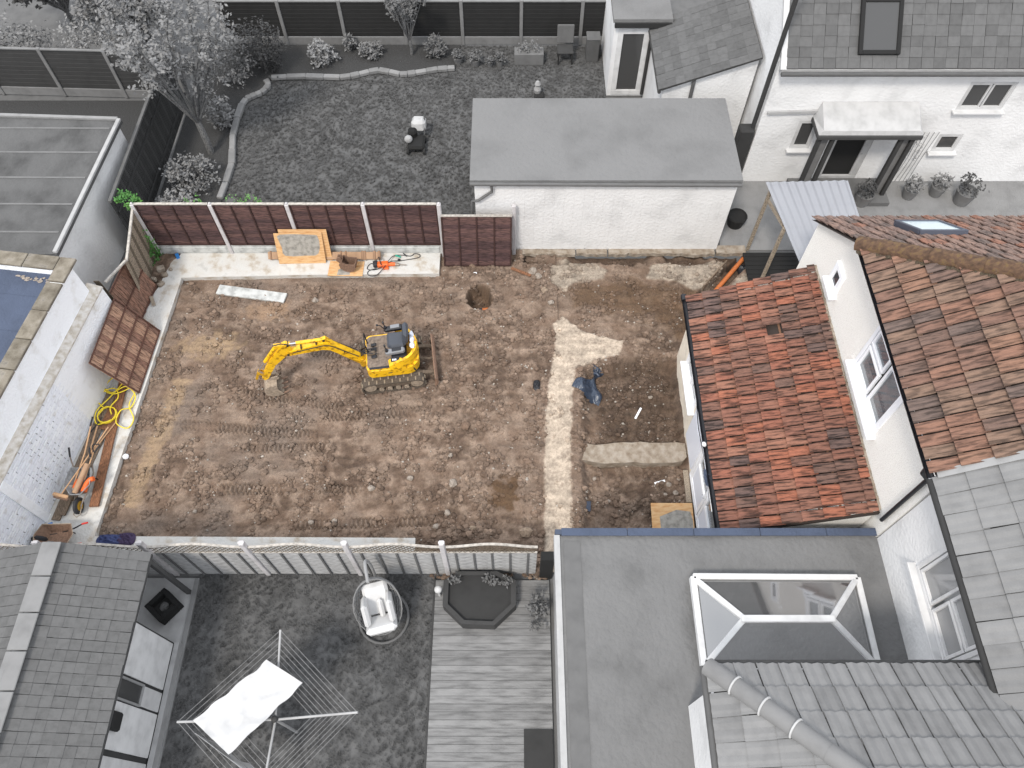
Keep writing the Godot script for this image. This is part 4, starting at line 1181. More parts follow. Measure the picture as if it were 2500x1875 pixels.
func wall_foot_things() -> void:
	var y := 0.13
	# planks along the wall foot
	var pl := [[Vector3(-9.93, y + 0.02, -5.95), Vector3(-9.6, y + 0.02, -9.2), 0.19, 0.035, "weathered grey plank lying nearest the white wall foot"], [Vector3(-9.79, y + 0.06, -6.05), Vector3(-9.5, y + 0.055, -9.1), 0.12, 0.04, "weathered grey plank lying second from the white wall"], [Vector3(-9.68, y + 0.02, -6.4), Vector3(-9.42, y + 0.02, -8.3), 0.1, 0.035, "short narrow grey plank under the wheelbarrow"]]
	for q in pl:
		var m := MB.new(); m.bar(q[0], q[1], q[2], q[3], Vector3.UP, 0.004)
		solo("plank", q[4], "plank", m, K.plank_grey, "planks by the white wall")
	var bp := MB.new(); bp.bar(Vector3(-9.16, y + 0.06, -6.25), Vector3(-9.36, y + 0.06, -9.45), 0.2, 0.055, Vector3.UP, 0.006)
	solo("plank", "long reddish brown timber plank lying along the slab edge", "plank", bp, K.plank_brown, "planks by the white wall")
	var sq := MB.new(); sq.bev(Vector3(-9.42, y + 0.065, -8.45), Vector3(0.26, 0.03, 0.62), 0.004, Basis(Vector3.UP, -0.15))
	solo("plank", "short brown board under the yellow hose coil", "plank", sq, K.plank_brown, "planks by the white wall")
	# yellow hose
	var hose := thing("hose", "yellow hose lying in loose coils below the leaning panel", "hose", Vector3(-9.4, y, -8.8))
	var pts := []
	for i in 44:
		var a := i * 0.5
		pts.append(Vector3(-9.46 + cos(a) * (0.2 + 0.004 * (i % 7)), y + 0.105 + 0.004 * i / 3.0, -8.5 + sin(a) * (0.21 + 0.003 * (i % 5))))
	var hm := MB.new()
	hm.tube(pts, 0.014, 6)
	part(hose, "coil", hm, K.hose)
	var loops := [
		[Vector3(-9.3, 0.3, -8.35), Vector3(-9.62, 0.27, -8.25), Vector3(-9.75, 0.24, -8.6), Vector3(-9.5, 0.27, -9.0), Vector3(-9.3, 0.3, -9.4), Vector3(-9.6, 0.27, -9.5), Vector3(-9.72, 0.25, -9.2), Vector3(-9.4, 0.3, -9.05), Vector3(-9.05, 0.27, -9.3), Vector3(-9.1, 0.26, -9.6), Vector3(-9.4, 0.26, -9.65)],
		[Vector3(-9.42, 0.26, -9.7), Vector3(-9.7, 0.22, -9.6), Vector3(-9.76, 0.22, -9.3), Vector3(-9.5, 0.27, -9.1), Vector3(-9.2, 0.3, -9.25), Vector3(-8.96, 0.22, -9.05), Vector3(-9.0, 0.18, -8.75), Vector3(-9.15, 0.3, -8.6), Vector3(-9.2, 0.25, -8.3), Vector3(-8.95, 0.17, -8.2), Vector3(-8.87, 0.16, -8.45), Vector3(-9.05, 0.2, -8.8), Vector3(-9.0, 0.2, -9.2), Vector3(-9.15, 0.26, -9.5)],
		[Vector3(-9.6, 0.25, -8.7), Vector3(-9.8, 0.22, -8.9), Vector3(-9.72, 0.24, -9.15), Vector3(-9.45, 0.29, -9.2), Vector3(-9.3, 0.31, -8.95), Vector3(-9.42, 0.29, -8.7), Vector3(-9.34, 0.3, -8.5)]]
	for q in loops:
		var m := MB.new(); m.tube(curve(q, 8), 0.014, 6)
		part(hose, "loop", m, K.hose)
	# wheelbarrow: handles away from the camera, wheel towards it
	var b := thing("wheelbarrow", "grey wheelbarrow with yellow wheel rim full of tools by the white wall", "wheelbarrow", Vector3(-9.45, y, -6.75))
	var t := MB.new()
	var top := [Vector3(-9.68, 0.62, -6.98), Vector3(-9.24, 0.62, -6.98), Vector3(-9.16, 0.6, -6.6), Vector3(-9.3, 0.6, -6.36), Vector3(-9.52, 0.6, -6.36), Vector3(-9.72, 0.6, -6.6)]
	var bot := [Vector3(-9.58, 0.42, -6.88), Vector3(-9.34, 0.42, -6.88), Vector3(-9.3, 0.38, -6.65), Vector3(-9.36, 0.38, -6.55), Vector3(-9.48, 0.38, -6.55), Vector3(-9.56, 0.38, -6.65)]
	for i in 6:
		var j := (i + 1) % 6
		t.quad(top[j], top[i], bot[i], bot[j])
		t.quad(top[i] * 1.0 + Vector3(0, -0.012, 0), top[j] + Vector3(0, -0.012, 0), bot[j] + Vector3(0, -0.016, 0), bot[i] + Vector3(0, -0.016, 0))
	t.quad(bot[0], bot[5], bot[2], bot[1]); t.quad(bot[5], bot[4], bot[3], bot[2])
	part(b, "tray", t, K.tray)
	t = MB.new()
	var rim := top.duplicate(); rim.append(top[0])
	t.tube(rim, 0.012, 6)
	part(b, "rim", t, K.tray)
	for s in [-1, 1]:
		t = MB.new()
		t.tube([Vector3(-9.43 + s * 0.06, 0.33, -6.2), Vector3(-9.43 + s * 0.13, 0.37, -6.5), Vector3(-9.45 + s * 0.2, 0.44, -6.95), Vector3(-9.46 + s * 0.22, 0.66, -7.12), Vector3(-9.46 + s * 0.22, 0.78, -7.2)], 0.016, 7)
		part(b, "frame_tube", t, K.steel)
		t = MB.new(); t.cyl(Vector3(-9.46 + s * 0.22, 0.76, -7.18), Vector3(-9.46 + s * 0.225, 0.9, -7.34), 0.02, 0.021, 8)
		part(b, "grip", t, K.black_plastic)
		t = MB.new(); t.tube([Vector3(-9.45 + s * 0.19, 0.42, -6.85), Vector3(-9.45 + s * 0.22, 0.16, -6.9), Vector3(-9.45 + s * 0.2, 0.15, -6.78)], 0.014, 6)
		part(b, "leg", t, K.black_plastic)
	var wc := Vector3(-9.43, y + 0.185, -6.22)
	t = MB.new()
	t.lathe(wc, [Vector2(0.1, -0.035), Vector2(0.15, -0.045), Vector2(0.185, -0.025), Vector2(0.185, 0.025), Vector2(0.15, 0.045), Vector2(0.1, 0.035)], 20, Basis(Vector3.BACK, PI / 2))
	part(b, "tyre", t, K.dark_rubber)
	t = MB.new()
	t.lathe(wc, [Vector2(0.0, -0.03), Vector2(0.105, -0.04), Vector2(0.115, 0.0), Vector2(0.105, 0.04), Vector2(0.0, 0.03)], 20, Basis(Vector3.BACK, PI / 2))
	part(b, "wheel_rim", t, K.yellow_dirty)
	t = MB.new()
	t.tube([Vector3(-9.5, 0.35, -6.35), Vector3(-9.5, 0.27, -6.03), Vector3(-9.43, 0.26, -5.98), Vector3(-9.36, 0.27, -6.03), Vector3(-9.36, 0.35, -6.35)], 0.013, 6)
	part(b, "wheel_guard", t, K.steel)
	# what lies in it
	var m := MB.new()
	m.cyl(Vector3(-9.46, 0.54, -6.42), Vector3(-9.3, 0.68, -7.05), 0.06, 0.06, 12)
	solo("clay_pipe", "buff clay pipe lying across the wheelbarrow", "pipe", m, K.kraft)
	m = MB.new()
	m.tube(curve([Vector3(-9.28, 0.53, -6.5), Vector3(-9.26, 0.55, -6.62), Vector3(-9.2, 0.57, -6.72), Vector3(-9.12, 0.58, -6.74)]), 0.055, 12)
	m.cyl(Vector3(-9.285, 0.525, -6.46), Vector3(-9.28, 0.53, -6.53), 0.064, 0.064, 12)
	solo("pipe_bend", "bright orange plastic pipe bend in the wheelbarrow front", "pipe", m, K.orange)
	m = MB.new()
	m.tube(curve([Vector3(-9.52, 0.5, -6.55), Vector3(-9.5, 0.52, -6.68), Vector3(-9.42, 0.53, -6.76)]), 0.05, 10)
	solo("pipe_bend", "second orange pipe bend half hidden under the clay pipe", "pipe", m, K.orange)
	# broom
	var br := thing("broom", "wooden broom with brush head over the wheelbarrow side", "broom", Vector3(-9.6, 0.62, -6.5))
	m = MB.new(); m.tube([Vector3(-9.66, 0.66, -6.36), Vector3(-9.3, 0.74, -7.2), Vector3(-9.02, 0.8, -7.9)], 0.014, 7)
	part(br, "shaft", m, K.handle_wood)
	m = MB.new(); m.bev(Vector3(-9.68, 0.66, -6.32), Vector3(0.36, 0.045, 0.08), 0.02, Basis(Vector3.UP, -0.22))
	part(br, "head", m, K.handle_wood)
	m = MB.new(); m.bev(Vector3(-9.675, 0.615, -6.285), Vector3(0.34, 0.055, 0.07), 0.012, Basis(Vector3.UP, -0.22))
	part(br, "bristles", m, K.rust)
	# spade and shovel
	var sp := thing("spade", "spade with black D handle lying in the wheelbarrow", "spade", Vector3(-9.3, 0.5, -7.0))
	m = MB.new(); m.tube([Vector3(-9.33, 0.56, -6.72), Vector3(-9.2, 0.76, -7.3)], 0.016, 7); part(sp, "shaft", m, K.handle_wood)
	m = MB.new(); m.tube([Vector3(-9.2, 0.76, -7.3), Vector3(-9.24, 0.8, -7.42), Vector3(-9.22, 0.82, -7.46), Vector3(-9.1, 0.82, -7.46), Vector3(-9.09, 0.8, -7.42), Vector3(-9.19, 0.755, -7.29)], 0.015, 6); part(sp, "grip", m, K.black_plastic)
	m = MB.new(); m.bev(Vector3(-9.38, 0.49, -6.56), Vector3(0.17, 0.01, 0.28), 0.004, Basis(Vector3.UP, 0.2) * Basis(Vector3.RIGHT, 0.3)); part(sp, "blade", m, K.steel)
	var sv := thing("shovel", "long wooden handled shovel leaning in the wheelbarrow towards the wall", "shovel", Vector3(-9.5, 0.5, -7.2))
	m = MB.new(); m.tube([Vector3(-9.55, 0.52, -6.6), Vector3(-9.42, 0.7, -7.3), Vector3(-9.4, 0.84, -8.0)], 0.017, 7); part(sv, "shaft", m, K.handle_wood)
	m = MB.new(); m.cyl(Vector3(-9.41, 0.83, -7.9), Vector3(-9.4, 0.87, -8.12), 0.02, 0.02, 8); part(sv, "grip", m, K.black_plastic)
	m = MB.new(); m.bev(Vector3(-9.57, 0.5, -6.5), Vector3(0.16, 0.012, 0.24), 0.004, Basis(Vector3.RIGHT, 0.3)); part(sv, "blade", m, K.steel)
	var pk := thing("pickaxe", "pickaxe with wooden shaft lying along the planks behind the wheelbarrow", "pickaxe", Vector3(-9.6, 0.2, -8.2))
	m = MB.new(); m.tube([Vector3(-9.56, 0.3, -7.4), Vector3(-9.6, 0.27, -8.2)], 0.02, 7); part(pk, "shaft", m, K.handle_wood)
	m = MB.new(); m.tube([Vector3(-9.72, 0.26, -8.05), Vector3(-9.61, 0.28, -8.24), Vector3(-9.56, 0.26, -8.45)], 0.02, 6, 0.008); part(pk, "head", m, K.black_plastic)
	m = MB.new(); m.tube([Vector3(-9.56, 0.24, -7.5), Vector3(-9.2, 0.24, -8.35)], 0.016, 6)
	solo("wooden_pole", "loose wooden pole lying from the wheelbarrow to the hose", "pole", m, K.handle_wood)
	# second wheelbarrow in the near corner
	var b2 := thing("wheelbarrow", "muddy brown wheelbarrow with red grip half hidden behind the near fence", "wheelbarrow", Vector3(-9.6, y, -5.4))
	t = MB.new()
	top = [Vector3(-9.95, 0.52, -5.72), Vector3(-9.32, 0.56, -5.72), Vector3(-9.22, 0.55, -5.5), Vector3(-9.3, 0.55, -5.2), Vector3(-10.0, 0.5, -5.2), Vector3(-10.08, 0.48, -5.5)]
	bot = [Vector3(-9.82, 0.32, -5.62), Vector3(-9.46, 0.35, -5.62), Vector3(-9.42, 0.35, -5.5), Vector3(-9.46, 0.35, -5.32), Vector3(-9.82, 0.32, -5.32), Vector3(-9.86, 0.32, -5.5)]
	for i in 6:
		var j := (i + 1) % 6
		t.quad(top[j], top[i], bot[i], bot[j]); t.quad(top[i] + Vector3(0, -0.012, 0), top[j] + Vector3(0, -0.012, 0), bot[j] + Vector3(0, -0.014, 0), bot[i] + Vector3(0, -0.014, 0))
	t.quad(bot[0], bot[5], bot[2], bot[1]); t.quad(bot[5], bot[4], bot[3], bot[2])
	part(b2, "tray", t, K.rust)
	t = MB.new(); rim = top.duplicate(); rim.append(top[0]); t.tube(rim, 0.011, 6); part(b2, "rim", t, K.muddy)
	for s in [-1, 1]:
		t = MB.new(); t.tube([Vector3(-10.1, 0.3, -5.45 + s * 0.06), Vector3(-9.6, 0.32, -5.45 + s * 0.16), Vector3(-9.3, 0.42, -5.47 + s * 0.2), Vector3(-9.05, 0.6, -5.48 + s * 0.22)], 0.016, 6); part(b2, "frame_tube", t, K.black_plastic)
		t = MB.new(); t.cyl(Vector3(-9.06, 0.595, -5.48 + s * 0.22), Vector3(-8.92, 0.66, -5.48 + s * 0.225), 0.02, 0.02, 8); part(b2, "grip", t, K.red)
		t = MB.new(); t.tube([Vector3(-9.45, 0.36, -5.46 + s * 0.18), Vector3(-9.42, 0.145, -5.46 + s * 0.2)], 0.014, 6); part(b2, "leg", t, K.black_plastic)
	t = MB.new(); t.lathe(Vector3(-10.02, y + 0.18, -5.45), [Vector2(0.0, -0.04), Vector2(0.15, -0.045), Vector2(0.18, 0.0), Vector2(0.15, 0.045), Vector2(0.0, 0.04)], 16, Basis(Vector3.RIGHT, PI / 2)); part(b2, "wheel", t, K.dark_rubber)
	m = MB.new(); m.grid(crumple(Vector3(-8.62, y + 0.02, -5.5), 0.3, 0.13, 0.12, 3), 0.004)
	solo("blue_bag", "crumpled blue bag lying on the slab behind the near trellis fence", "bag", m, K.navy)
	m = MB.new(); m.grid(crumple(Vector3(-8.28, y + 0.02, -5.52), 0.2, 0.15, 0.12, 9), 0.004)
	solo("dark_gloves", "dark purple crumpled gloves lying beside the blue bag", "gloves", m, K.purple)
	m = MB.new(); m.bev(Vector3(-10.0, y + 0.02, -5.8), Vector3(0.1, 0.03, 0.2), 0.01, Basis(Vector3.UP, 0.3))
	solo("blue_rag", "blue scrap lying at the white wall foot by the plank ends", "rag", m, K.blue)
	m = MB.new(); m.blob(Vector3(-8.86, 0.06, -7.52), Vector3(0.07, 0.06, 0.07), 6, 0.12, 9)
	solo("white_lump", "round white lump on the soil against the slab edge", "stone", m, K.upvc)

func crumple(at: Vector3, w: float, d: float, h: float, sd: int, n := 12) -> Array:
	var ns := fnoise(sd, 6.0)
	var o := []
	for i in n:
		var row := []
		for k in n:
			var u := (k / (n - 1.0) - 0.5) * 2.0; var v := (i / (n - 1.0) - 0.5) * 2.0
			var e := sqrt(maxf(0.0, 1.0 - maxf(u * u, v * v)))
			var f := 1.0 - 0.22 * u * u * v * v
			row.append(at + Vector3(u * w * f, h * e * (0.65 + 0.9 * ns.get_noise_2d(u * w * 3 + sd, v * d * 3)), v * d * f))
		o.append(row)
	return o

func site_things() -> void:
	# stones
	var sp := [[-1.09, -8.32, 0.11], [-5.12, -12.02, 0.09], [-3.16, -6.74, 0.085], [-1.34, -6.88, 0.1], [-1.47, -8.79, 0.055], [0.3, -5.72, 0.15], [-1.43, -6.17, 0.07], [-1.42, -7.58, 0.06], [-1.66, -5.87, 0.08], [1.01, -11.95, 0.08], [0.55, -12.98, 0.12], [0.7, -12.82, 0.1], [-0.85, -5.82, 0.075], [1.9, -7.15, 0.05], [3.4, -9.3, 0.055], [3.3, -8.35, 0.05], [2.2, -6.6, 0.05], [0.85, -12.35, 0.1], [-2.3, -7.0, 0.07], [-3.9, -6.0, 0.07], [-4.4, -5.95, 0.06], [-7.0, -6.2, 0.05], [3.6, -7.0, 0.06], [3.75, -6.8, 0.07], [3.5, -6.75, 0.05], [3.85, -7.15, 0.05]]
	var lb := ["round brown stone alone on the soil right of the excavator blade", "pale flat stone on the soil below the leaning plywood", "pale stone on the soil below the excavator track", "pale grey stone left of the dark damp patch", "small round stone above the lone round brown stone", "biggest buff stone near the trellis fence end", "pale square stone below left of the damp patch", "small white stone halfway between excavator and damp patch", "small grey stone near the trellis fence", "pale broken piece at the top of the white strip", "broken grey concrete lump near the loose panel foot", "second broken concrete lump near the loose panel foot", "buff stone near the trellis fence left of the biggest stone", "small pale stone below the old concrete footing", "small pale stone beside the white offcut in the pit", "pale stone near the pit wall above the footing", "small pale stone on the lower soil beside the strip", "flat grey flake right of the dug hole", "grey stone between excavator and trellis fence", "pale rubble lump left in the rubble patch by the fence", "small pale rubble lump in the patch by the fence", "small pale stone near the slab on the lower left soil", "first grey rubble lump by the extension door", "largest grey rubble lump by the extension door", "smallest grey rubble lump by the extension door", "grey rubble lump nearest the extension wall"]
	for i in sp.size():
		var q: Array = sp[i]
		var m := MB.new()
		m.blob(Vector3(q[0], hat(q[0], q[1]) + q[2] * 0.4, q[1]), Vector3(q[2], q[2] * 0.75, q[2] * R.randf_range(0.75, 1.0)), 90 + i, 0.2, 8)
		solo("stone", lb[i], "stone", m, [K.stone, K.stone2, K.stone3][[2, 1, 1, 1, 2, 0, 1, 1, 1, 1, 1, 1, 0, 1, 1, 1, 1, 0, 1, 1, 1, 1, 1, 1, 1, 1][i]], "larger stones on the soil")
	# old footing beam
	var m := MB.new()
	var pts := rough_line([[1.42, -7.5], [2.6, -7.45], [3.95, -7.5]], 0.2, 0.04, 12)
	pts.append_array(rough_line([[4.05, -7.6], [4.05, -7.95], [2.6, -7.98], [1.52, -7.9]], 0.2, 0.03, 13))
	flat(m, pts, -0.55, -0.12)
	solo("concrete_footing", "rough old concrete footing running from the extension wall across the pit", "footing", m, K.old_concrete)
	# garage footing, broken edge
	for k in 4:
		var xa: float = [0.12, 1.75, 2.62, 5.55][k]; var xb: float = [1.72, 2.58, 5.5, 6.35][k]
		var f := MB.new()
		var q := rough_line([[xa, -13.6 - 0.03 * (k % 2)], [(xa + xb) / 2, -13.62], [xb, -13.6]], 0.11, 0.045, 50 + k)
		q.append_array([[xb, -13.9], [xa, -13.9]])
		flat(f, q, -0.1, 0.0 + 0.008 * k)
		solo("concrete_slab", ["broken concrete edge under the garage wall next to the post", "short broken concrete piece under the middle of the garage wall", "longest broken concrete edge under the garage wall", "broken concrete corner right of the garage above the orange pipe"][k], "concrete slab", f, K.old_concrete, "broken concrete along the garage")
	m = MB.new(); m.bar(Vector3(-0.02, 0.03, -13.1), Vector3(0.5, 0.02, -12.85), 0.08, 0.025, Vector3.UP, 0.003)
	solo("timber_offcut", "thin timber strip lying at the loose panel foot", "timber", m, K.plank_brown)
	# drain pipe and hole pipe
	var dp := thing("drain_pipe", "orange clay coloured drain pipe lying in its trench", "pipe", Vector3(5.9, -0.3, -13.1))
	m = MB.new(); m.cyl(Vector3(6.35, -0.12, -13.62), Vector3(5.3, -0.16, -12.36), 0.06, 0.06, 14); part(dp, "pipe", m, K.orange_pipe)
	m = MB.new(); m.cyl(Vector3(6.42, -0.115, -13.7), Vector3(6.3, -0.12, -13.56), 0.075, 0.075, 14); part(dp, "coupling", m, K.dark_rubber)
	m = MB.new(); m.bar(Vector3(5.78, -0.08, -13.36), Vector3(5.05, -0.08, -12.5), 0.03, 0.24, Vector3.UP, 0.003)
	solo("shutter_board", "dark timber board edging the pipe trench", "timber", m, K.plank_grey)
	m = MB.new(); m.grid(crumple(Vector3(6.28, -0.2, -13.2), 0.18, 0.2, 0.14, 33), 0.003)
	solo("black_plastic", "crumpled black plastic in the pipe trench", "plastic sheet", m, K.black_plastic)
	var hp := thing("hole_pipe", "short orange pipe stub with blue end at the hole bottom", "pipe", Vector3(-0.75, -0.4, -12.0))
	m = MB.new(); m.cyl(Vector3(-0.8, -0.3, -11.95), Vector3(-0.5, -0.28, -11.98), 0.05, 0.05, 12); part(hp, "pipe", m, K.orange_pipe)
	m = MB.new(); m.cyl(Vector3(-0.86, -0.305, -11.945), Vector3(-0.78, -0.3, -11.955), 0.054, 0.054, 12); part(hp, "cap", m, K.dark_rubber)
	# rubble bag
	var bg := thing("rubble_sack", "crumpled dark blue plastic sack in the pit beside the white strip", "sack", Vector3(1.95, -0.3, -9.6))
	m = MB.new()
	var rows := []
	var ns := fnoise(61, 7.0)
	for i in 22:
		var row := []
		var v := i / 21.0
		for k in 22:
			var u := k / 21.0 - 0.5
			var pinch := 0.12 + 0.88 * smoothstep(0.0, 0.45, absf(v - 0.3))
			var wd := (0.42 if v < 0.3 else 0.75) * pinch
			var along := Vector2(1.78, -9.25).lerp(Vector2(2.14, -10.0), 1.0 - v)
			var dirn := Vector2(0.9, 0.44)
			var p := along + dirn * u * wd
			var yy := hat(p.x, p.y) + 0.02 + 0.16 * (1.0 - 4 * u * u) * sqrt(maxf(0.0, 4 * v * (1 - v))) + 0.09 * absf(ns.get_noise_2d(u * 3.2, v * 2.2)) + 0.05 * exp(-pow((v - 0.3) * 9, 2))
			row.append(Vector3(p.x, yy, p.y))
		rows.append(row)
	m.grid(rows, 0.004)
	part(bg, "plastic", m, K.bag)
	m = MB.new(); m.tube([Vector3(2.02, -0.02, -9.82), Vector3(2.08, 0.02, -9.78), Vector3(2.13, -0.02, -9.74)], 0.03, 7); part(bg, "tied_neck", m, K.bag)
	m = MB.new(); m.bar(Vector3(1.62, -0.2, -9.3), Vector3(1.78, -0.2, -9.12), 0.015, 0.01)
	solo("stick", "thin stick lying beside the blue sack", "stick", m, K.handle_wood)
	m = MB.new(); m.bar(Vector3(3.14, hat(3.1, -8.9) + 0.03, -9.0), Vector3(2.98, hat(3.0, -8.7) + 0.03, -8.72), 0.05, 0.02, Vector3.UP, 0.003)
	solo("plastic_offcut", "white plastic offcut lying in the dark pit", "offcut", m, K.upvc)
	m = MB.new(); m.bar(Vector3(3.28, hat(3.3, -7.0) + 0.03, -7.02), Vector3(3.53, hat(3.5, -7.1) + 0.03, -7.1), 0.05, 0.02, Vector3.UP, 0.003)
	solo("plastic_offcut", "white plastic offcut below the old footing by the rubble", "offcut", m, K.upvc)
	m = MB.new(); m.bev(Vector3(1.72, hat(1.7, -6.4) + 0.02, -6.42), Vector3(0.1, 0.02, 0.24), 0.004, Basis(Vector3.UP, -0.1))
	solo("grey_offcut", "small blue grey offcut on the soil below the footing", "offcut", m, K.felt_edge)
	m = MB.new(); m.grid(crumple(Vector3(0.6, hat(0.6, -9.45) + 0.01, -9.45), 0.09, 0.16, 0.09, 44), 0.004)
	solo("black_rag", "black rag lying on the soil left of the white strip", "rag", m, K.black_plastic)
	m = MB.new(); m.bev(Vector3(-0.98, hat(-1, -12.95) + 0.02, -12.93), Vector3(0.09, 0.02, 0.08), 0.008)
	solo("paper_scrap", "small white scrap on the soil by the loose panel", "scrap", m, K.upvc)
	# plywood by the door
	var po := thing("plywood_sheet", "plywood sheet with grey stain lying by the extension door", "plywood", Vector3(3.55, -0.2, -6.1), "plywood sheets on the slab")
	var bs := Basis(Vector3.BACK, 0.07) * Basis(Vector3.UP, -0.03)
	m = MB.new(); m.bev(Vector3(3.56, -0.16, -5.85), Vector3(0.92, 0.018, 1.25), 0.002, bs); part(po, "board", m, K.ply)
	m = MB.new()
	var sp2 := PackedVector2Array([Vector2(-0.25, -0.6), Vector2(0.42, -0.6), Vector2(0.44, 0.2), Vector2(0.4, 0.42), Vector2(0.1, 0.46), Vector2(-0.05, 0.4), Vector2(-0.28, 0.3)])
	m.prism(sp2, Vector3(3.56, -0.16, -5.85) + bs.y * 0.009, bs.x, -bs.z, 0.003); part(po, "mortar_stain", m, K.mortar_stain)
	m = MB.new(); m.bar(Vector3(4.0, -0.2, -7.3), Vector3(3.99, -0.2, -6.5), 0.12, 0.06, Vector3.UP, 0.01)
	solo("timber_step", "low timber threshold lying along the extension wall", "timber", m, K.weathered)
	excavator()

func excavator() -> void:
	var th := deg_to_rad(8.0)
	var o := local_thing("mini_excavator", "yellow mini excavator with muddy tracks standing on the soil", "excavator", Transform3D(Basis(Vector3.UP, th), Vector3(-2.92, 0.0, -9.95)))
	var m := MB.new()
	# undercarriage
	m.bev(Vector3(0.0, 0.27, 0), Vector3(0.7, 0.2, 0.8), 0.03); m.cyl(Vector3(0, 0.3, 0), Vector3(0, 0.46, 0), 0.32, 0.32, 20)
	part(o, "undercarriage", m, K.mud_dark)
	for s in [-1.0, 1.0]:
		var tr := node_part(o, "track")
		var zc: float = s * 0.56
		var L := 0.56; var r := 0.2; var cy := 0.21
		# belt as a closed band of pads
		m = MB.new()
		var path := []
		for i in 17: path.append(Vector2(L, cy) + Vector2(cos(PI / 2 - PI * i / 16), sin(PI / 2 - PI * i / 16)) * r)
		for i in 17: path.append(Vector2(-L, cy) + Vector2(cos(-PI / 2 - PI * i / 16), sin(-PI / 2 - PI * i / 16)) * r)
		for i in path.size():
			var a: Vector2 = path[i]; var b: Vector2 = path[(i + 1) % path.size()]
			var na := (a - Vector2(clampf(a.x, -L, L), cy)).normalized() * 0.03; var nb := (b - Vector2(clampf(b.x, -L, L), cy)).normalized() * 0.03
			var hw := 0.115
			m.hexa([Vector3(b.x - nb.x, b.y - nb.y, zc + hw), Vector3(a.x - na.x, a.y - na.y, zc + hw), Vector3(a.x - na.x, a.y - na.y, zc - hw), Vector3(b.x - nb.x, b.y - nb.y, zc - hw), Vector3(b.x, b.y, zc + hw), Vector3(a.x, a.y, zc + hw), Vector3(a.x, a.y, zc - hw), Vector3(b.x, b.y, zc - hw)])
		part(tr, "belt", m, K.track)
		# lugs
		var per := 4 * L + TAU * r
		var n := 38
		for i in n:
			var d := per * i / n
			var p: Vector2; var q: Vector2
			if d < 2 * L: p = Vector2(-L + d, cy + r); q = Vector2.UP * -1
			elif d < 2 * L + PI * r:
				var a := PI / 2 - (d - 2 * L) / r; q = Vector2(cos(a), sin(a)); p = Vector2(L, cy) + q * r
			elif d < 4 * L + PI * r: p = Vector2(L - (d - 2 * L - PI * r), cy - r); q = Vector2(0, -1)
			else:
				var a := -PI / 2 - (d - 4 * L - PI * r) / r; q = Vector2(cos(a), sin(a)); p = Vector2(-L, cy) + q * r
			if p.y < 0.05: continue
			var xd := Vector3(q.y, -q.x, 0); var yd := Vector3(q.x, q.y, 0)
			var off := 0.057 if i % 2 == 0 else -0.057
			var lm := box_mesh(Vector3(0.038, 0.024, 0.1), 0.006)
			var oo := MeshInstance3D.new(); oo.name = numbered(tr, "lug"); oo.mesh = lm; oo.material_override = K.lug
			tr.add_child(oo); oo.transform = Transform3D(Basis(xd, yd, xd.cross(yd)), Vector3(p.x + q.x * 0.01, p.y + q.y * 0.01, zc + off))
		m = MB.new(); m.bev(Vector3(0, cy + 0.01, zc), Vector3(2 * L - 0.1, 0.16, 0.12), 0.03)
		part(tr, "track_frame", m, K.mud_dark)
		for x in [-L, L]:
			m = MB.new(); m.cyl(Vector3(x, cy, zc - 0.07), Vector3(x, cy, zc + 0.07), 0.15, 0.15, 16); m.cyl(Vector3(x, cy, zc - 0.085), Vector3(x, cy, zc + 0.085), 0.06, 0.06, 10)
			part(tr, "wheel", m, K.muddy)
		for x in [-0.3, -0.1, 0.1, 0.3]:
			m = MB.new(); m.cyl(Vector3(x, 0.1, zc - 0.08), Vector3(x, 0.1, zc + 0.08), 0.06, 0.06, 10)
			part(tr, "roller", m, K.muddy)
	# dozer blade
	var bl := node_part(o, "dozer_blade")
	m = MB.new()
	var bp := [Vector2(1.0, 0.03), Vector2(1.06, 0.1), Vector2(1.075, 0.2), Vector2(1.06, 0.3), Vector2(1.02, 0.36)]
	for i in 4:
		var a: Vector2 = bp[i]; var b: Vector2 = bp[i + 1]
		m.hexa([Vector3(a.x - 0.025, a.y, 0.66), Vector3(a.x, a.y, 0.66), Vector3(a.x, a.y, -0.66), Vector3(a.x - 0.025, a.y, -0.66), Vector3(b.x - 0.025, b.y, 0.66), Vector3(b.x, b.y, 0.66), Vector3(b.x, b.y, -0.66), Vector3(b.x - 0.025, b.y, -0.66)])
	part(bl, "blade_plate", m, K.rust)
	for z in [-0.38, 0.38]:
		m = MB.new(); m.bar(Vector3(0.2, 0.3, z * 0.6), Vector3(0.72, 0.26, z), 0.09, 0.08, Vector3.UP, 0.01); m.bar(Vector3(0.7, 0.26, z), Vector3(1.03, 0.2, z), 0.09, 0.09, Vector3.UP, 0.01)
		part(bl, "blade_arm", m, K.mud_dark)
	m = MB.new(); m.cyl(Vector3(0.3, 0.34, 0), Vector3(0.75, 0.3, 0), 0.045, 0.045, 10); m.cyl(Vector3(0.75, 0.3, 0), Vector3(1.03, 0.24, 0), 0.022, 0.022, 8)
	part(bl, "blade_cylinder", m, K.mud_dark)
	for z in [-0.52, 0.52]:
		m = MB.new(); m.bev(Vector3(0.99, 0.24, z), Vector3(0.08, 0.2, 0.05), 0.01); part(bl, "blade_rib", m, K.mud_dark)
	# upper body: yellow shell with rounded corners
	var rr := func(x0: float, x1: float, z0: float, z1: float, rads: Array, n: int) -> PackedVector2Array:
		var p := PackedVector2Array()
		var cs := [[x1, z1, 0.0], [x0, z1, PI / 2], [x0, z0, PI], [x1, z0, 1.5 * PI]]
		for k in 4:
			var r: float = rads[k]
			var cx: float = cs[k][0] + (-r if k in [0, 3] else r); var cz: float = cs[k][1] + (-r if k in [0, 1] else r)
			for i in n + 1:
				var a: float = cs[k][2] + PI / 2 * i / n
				p.append(Vector2(cx + cos(a) * r, cz + sin(a) * r))
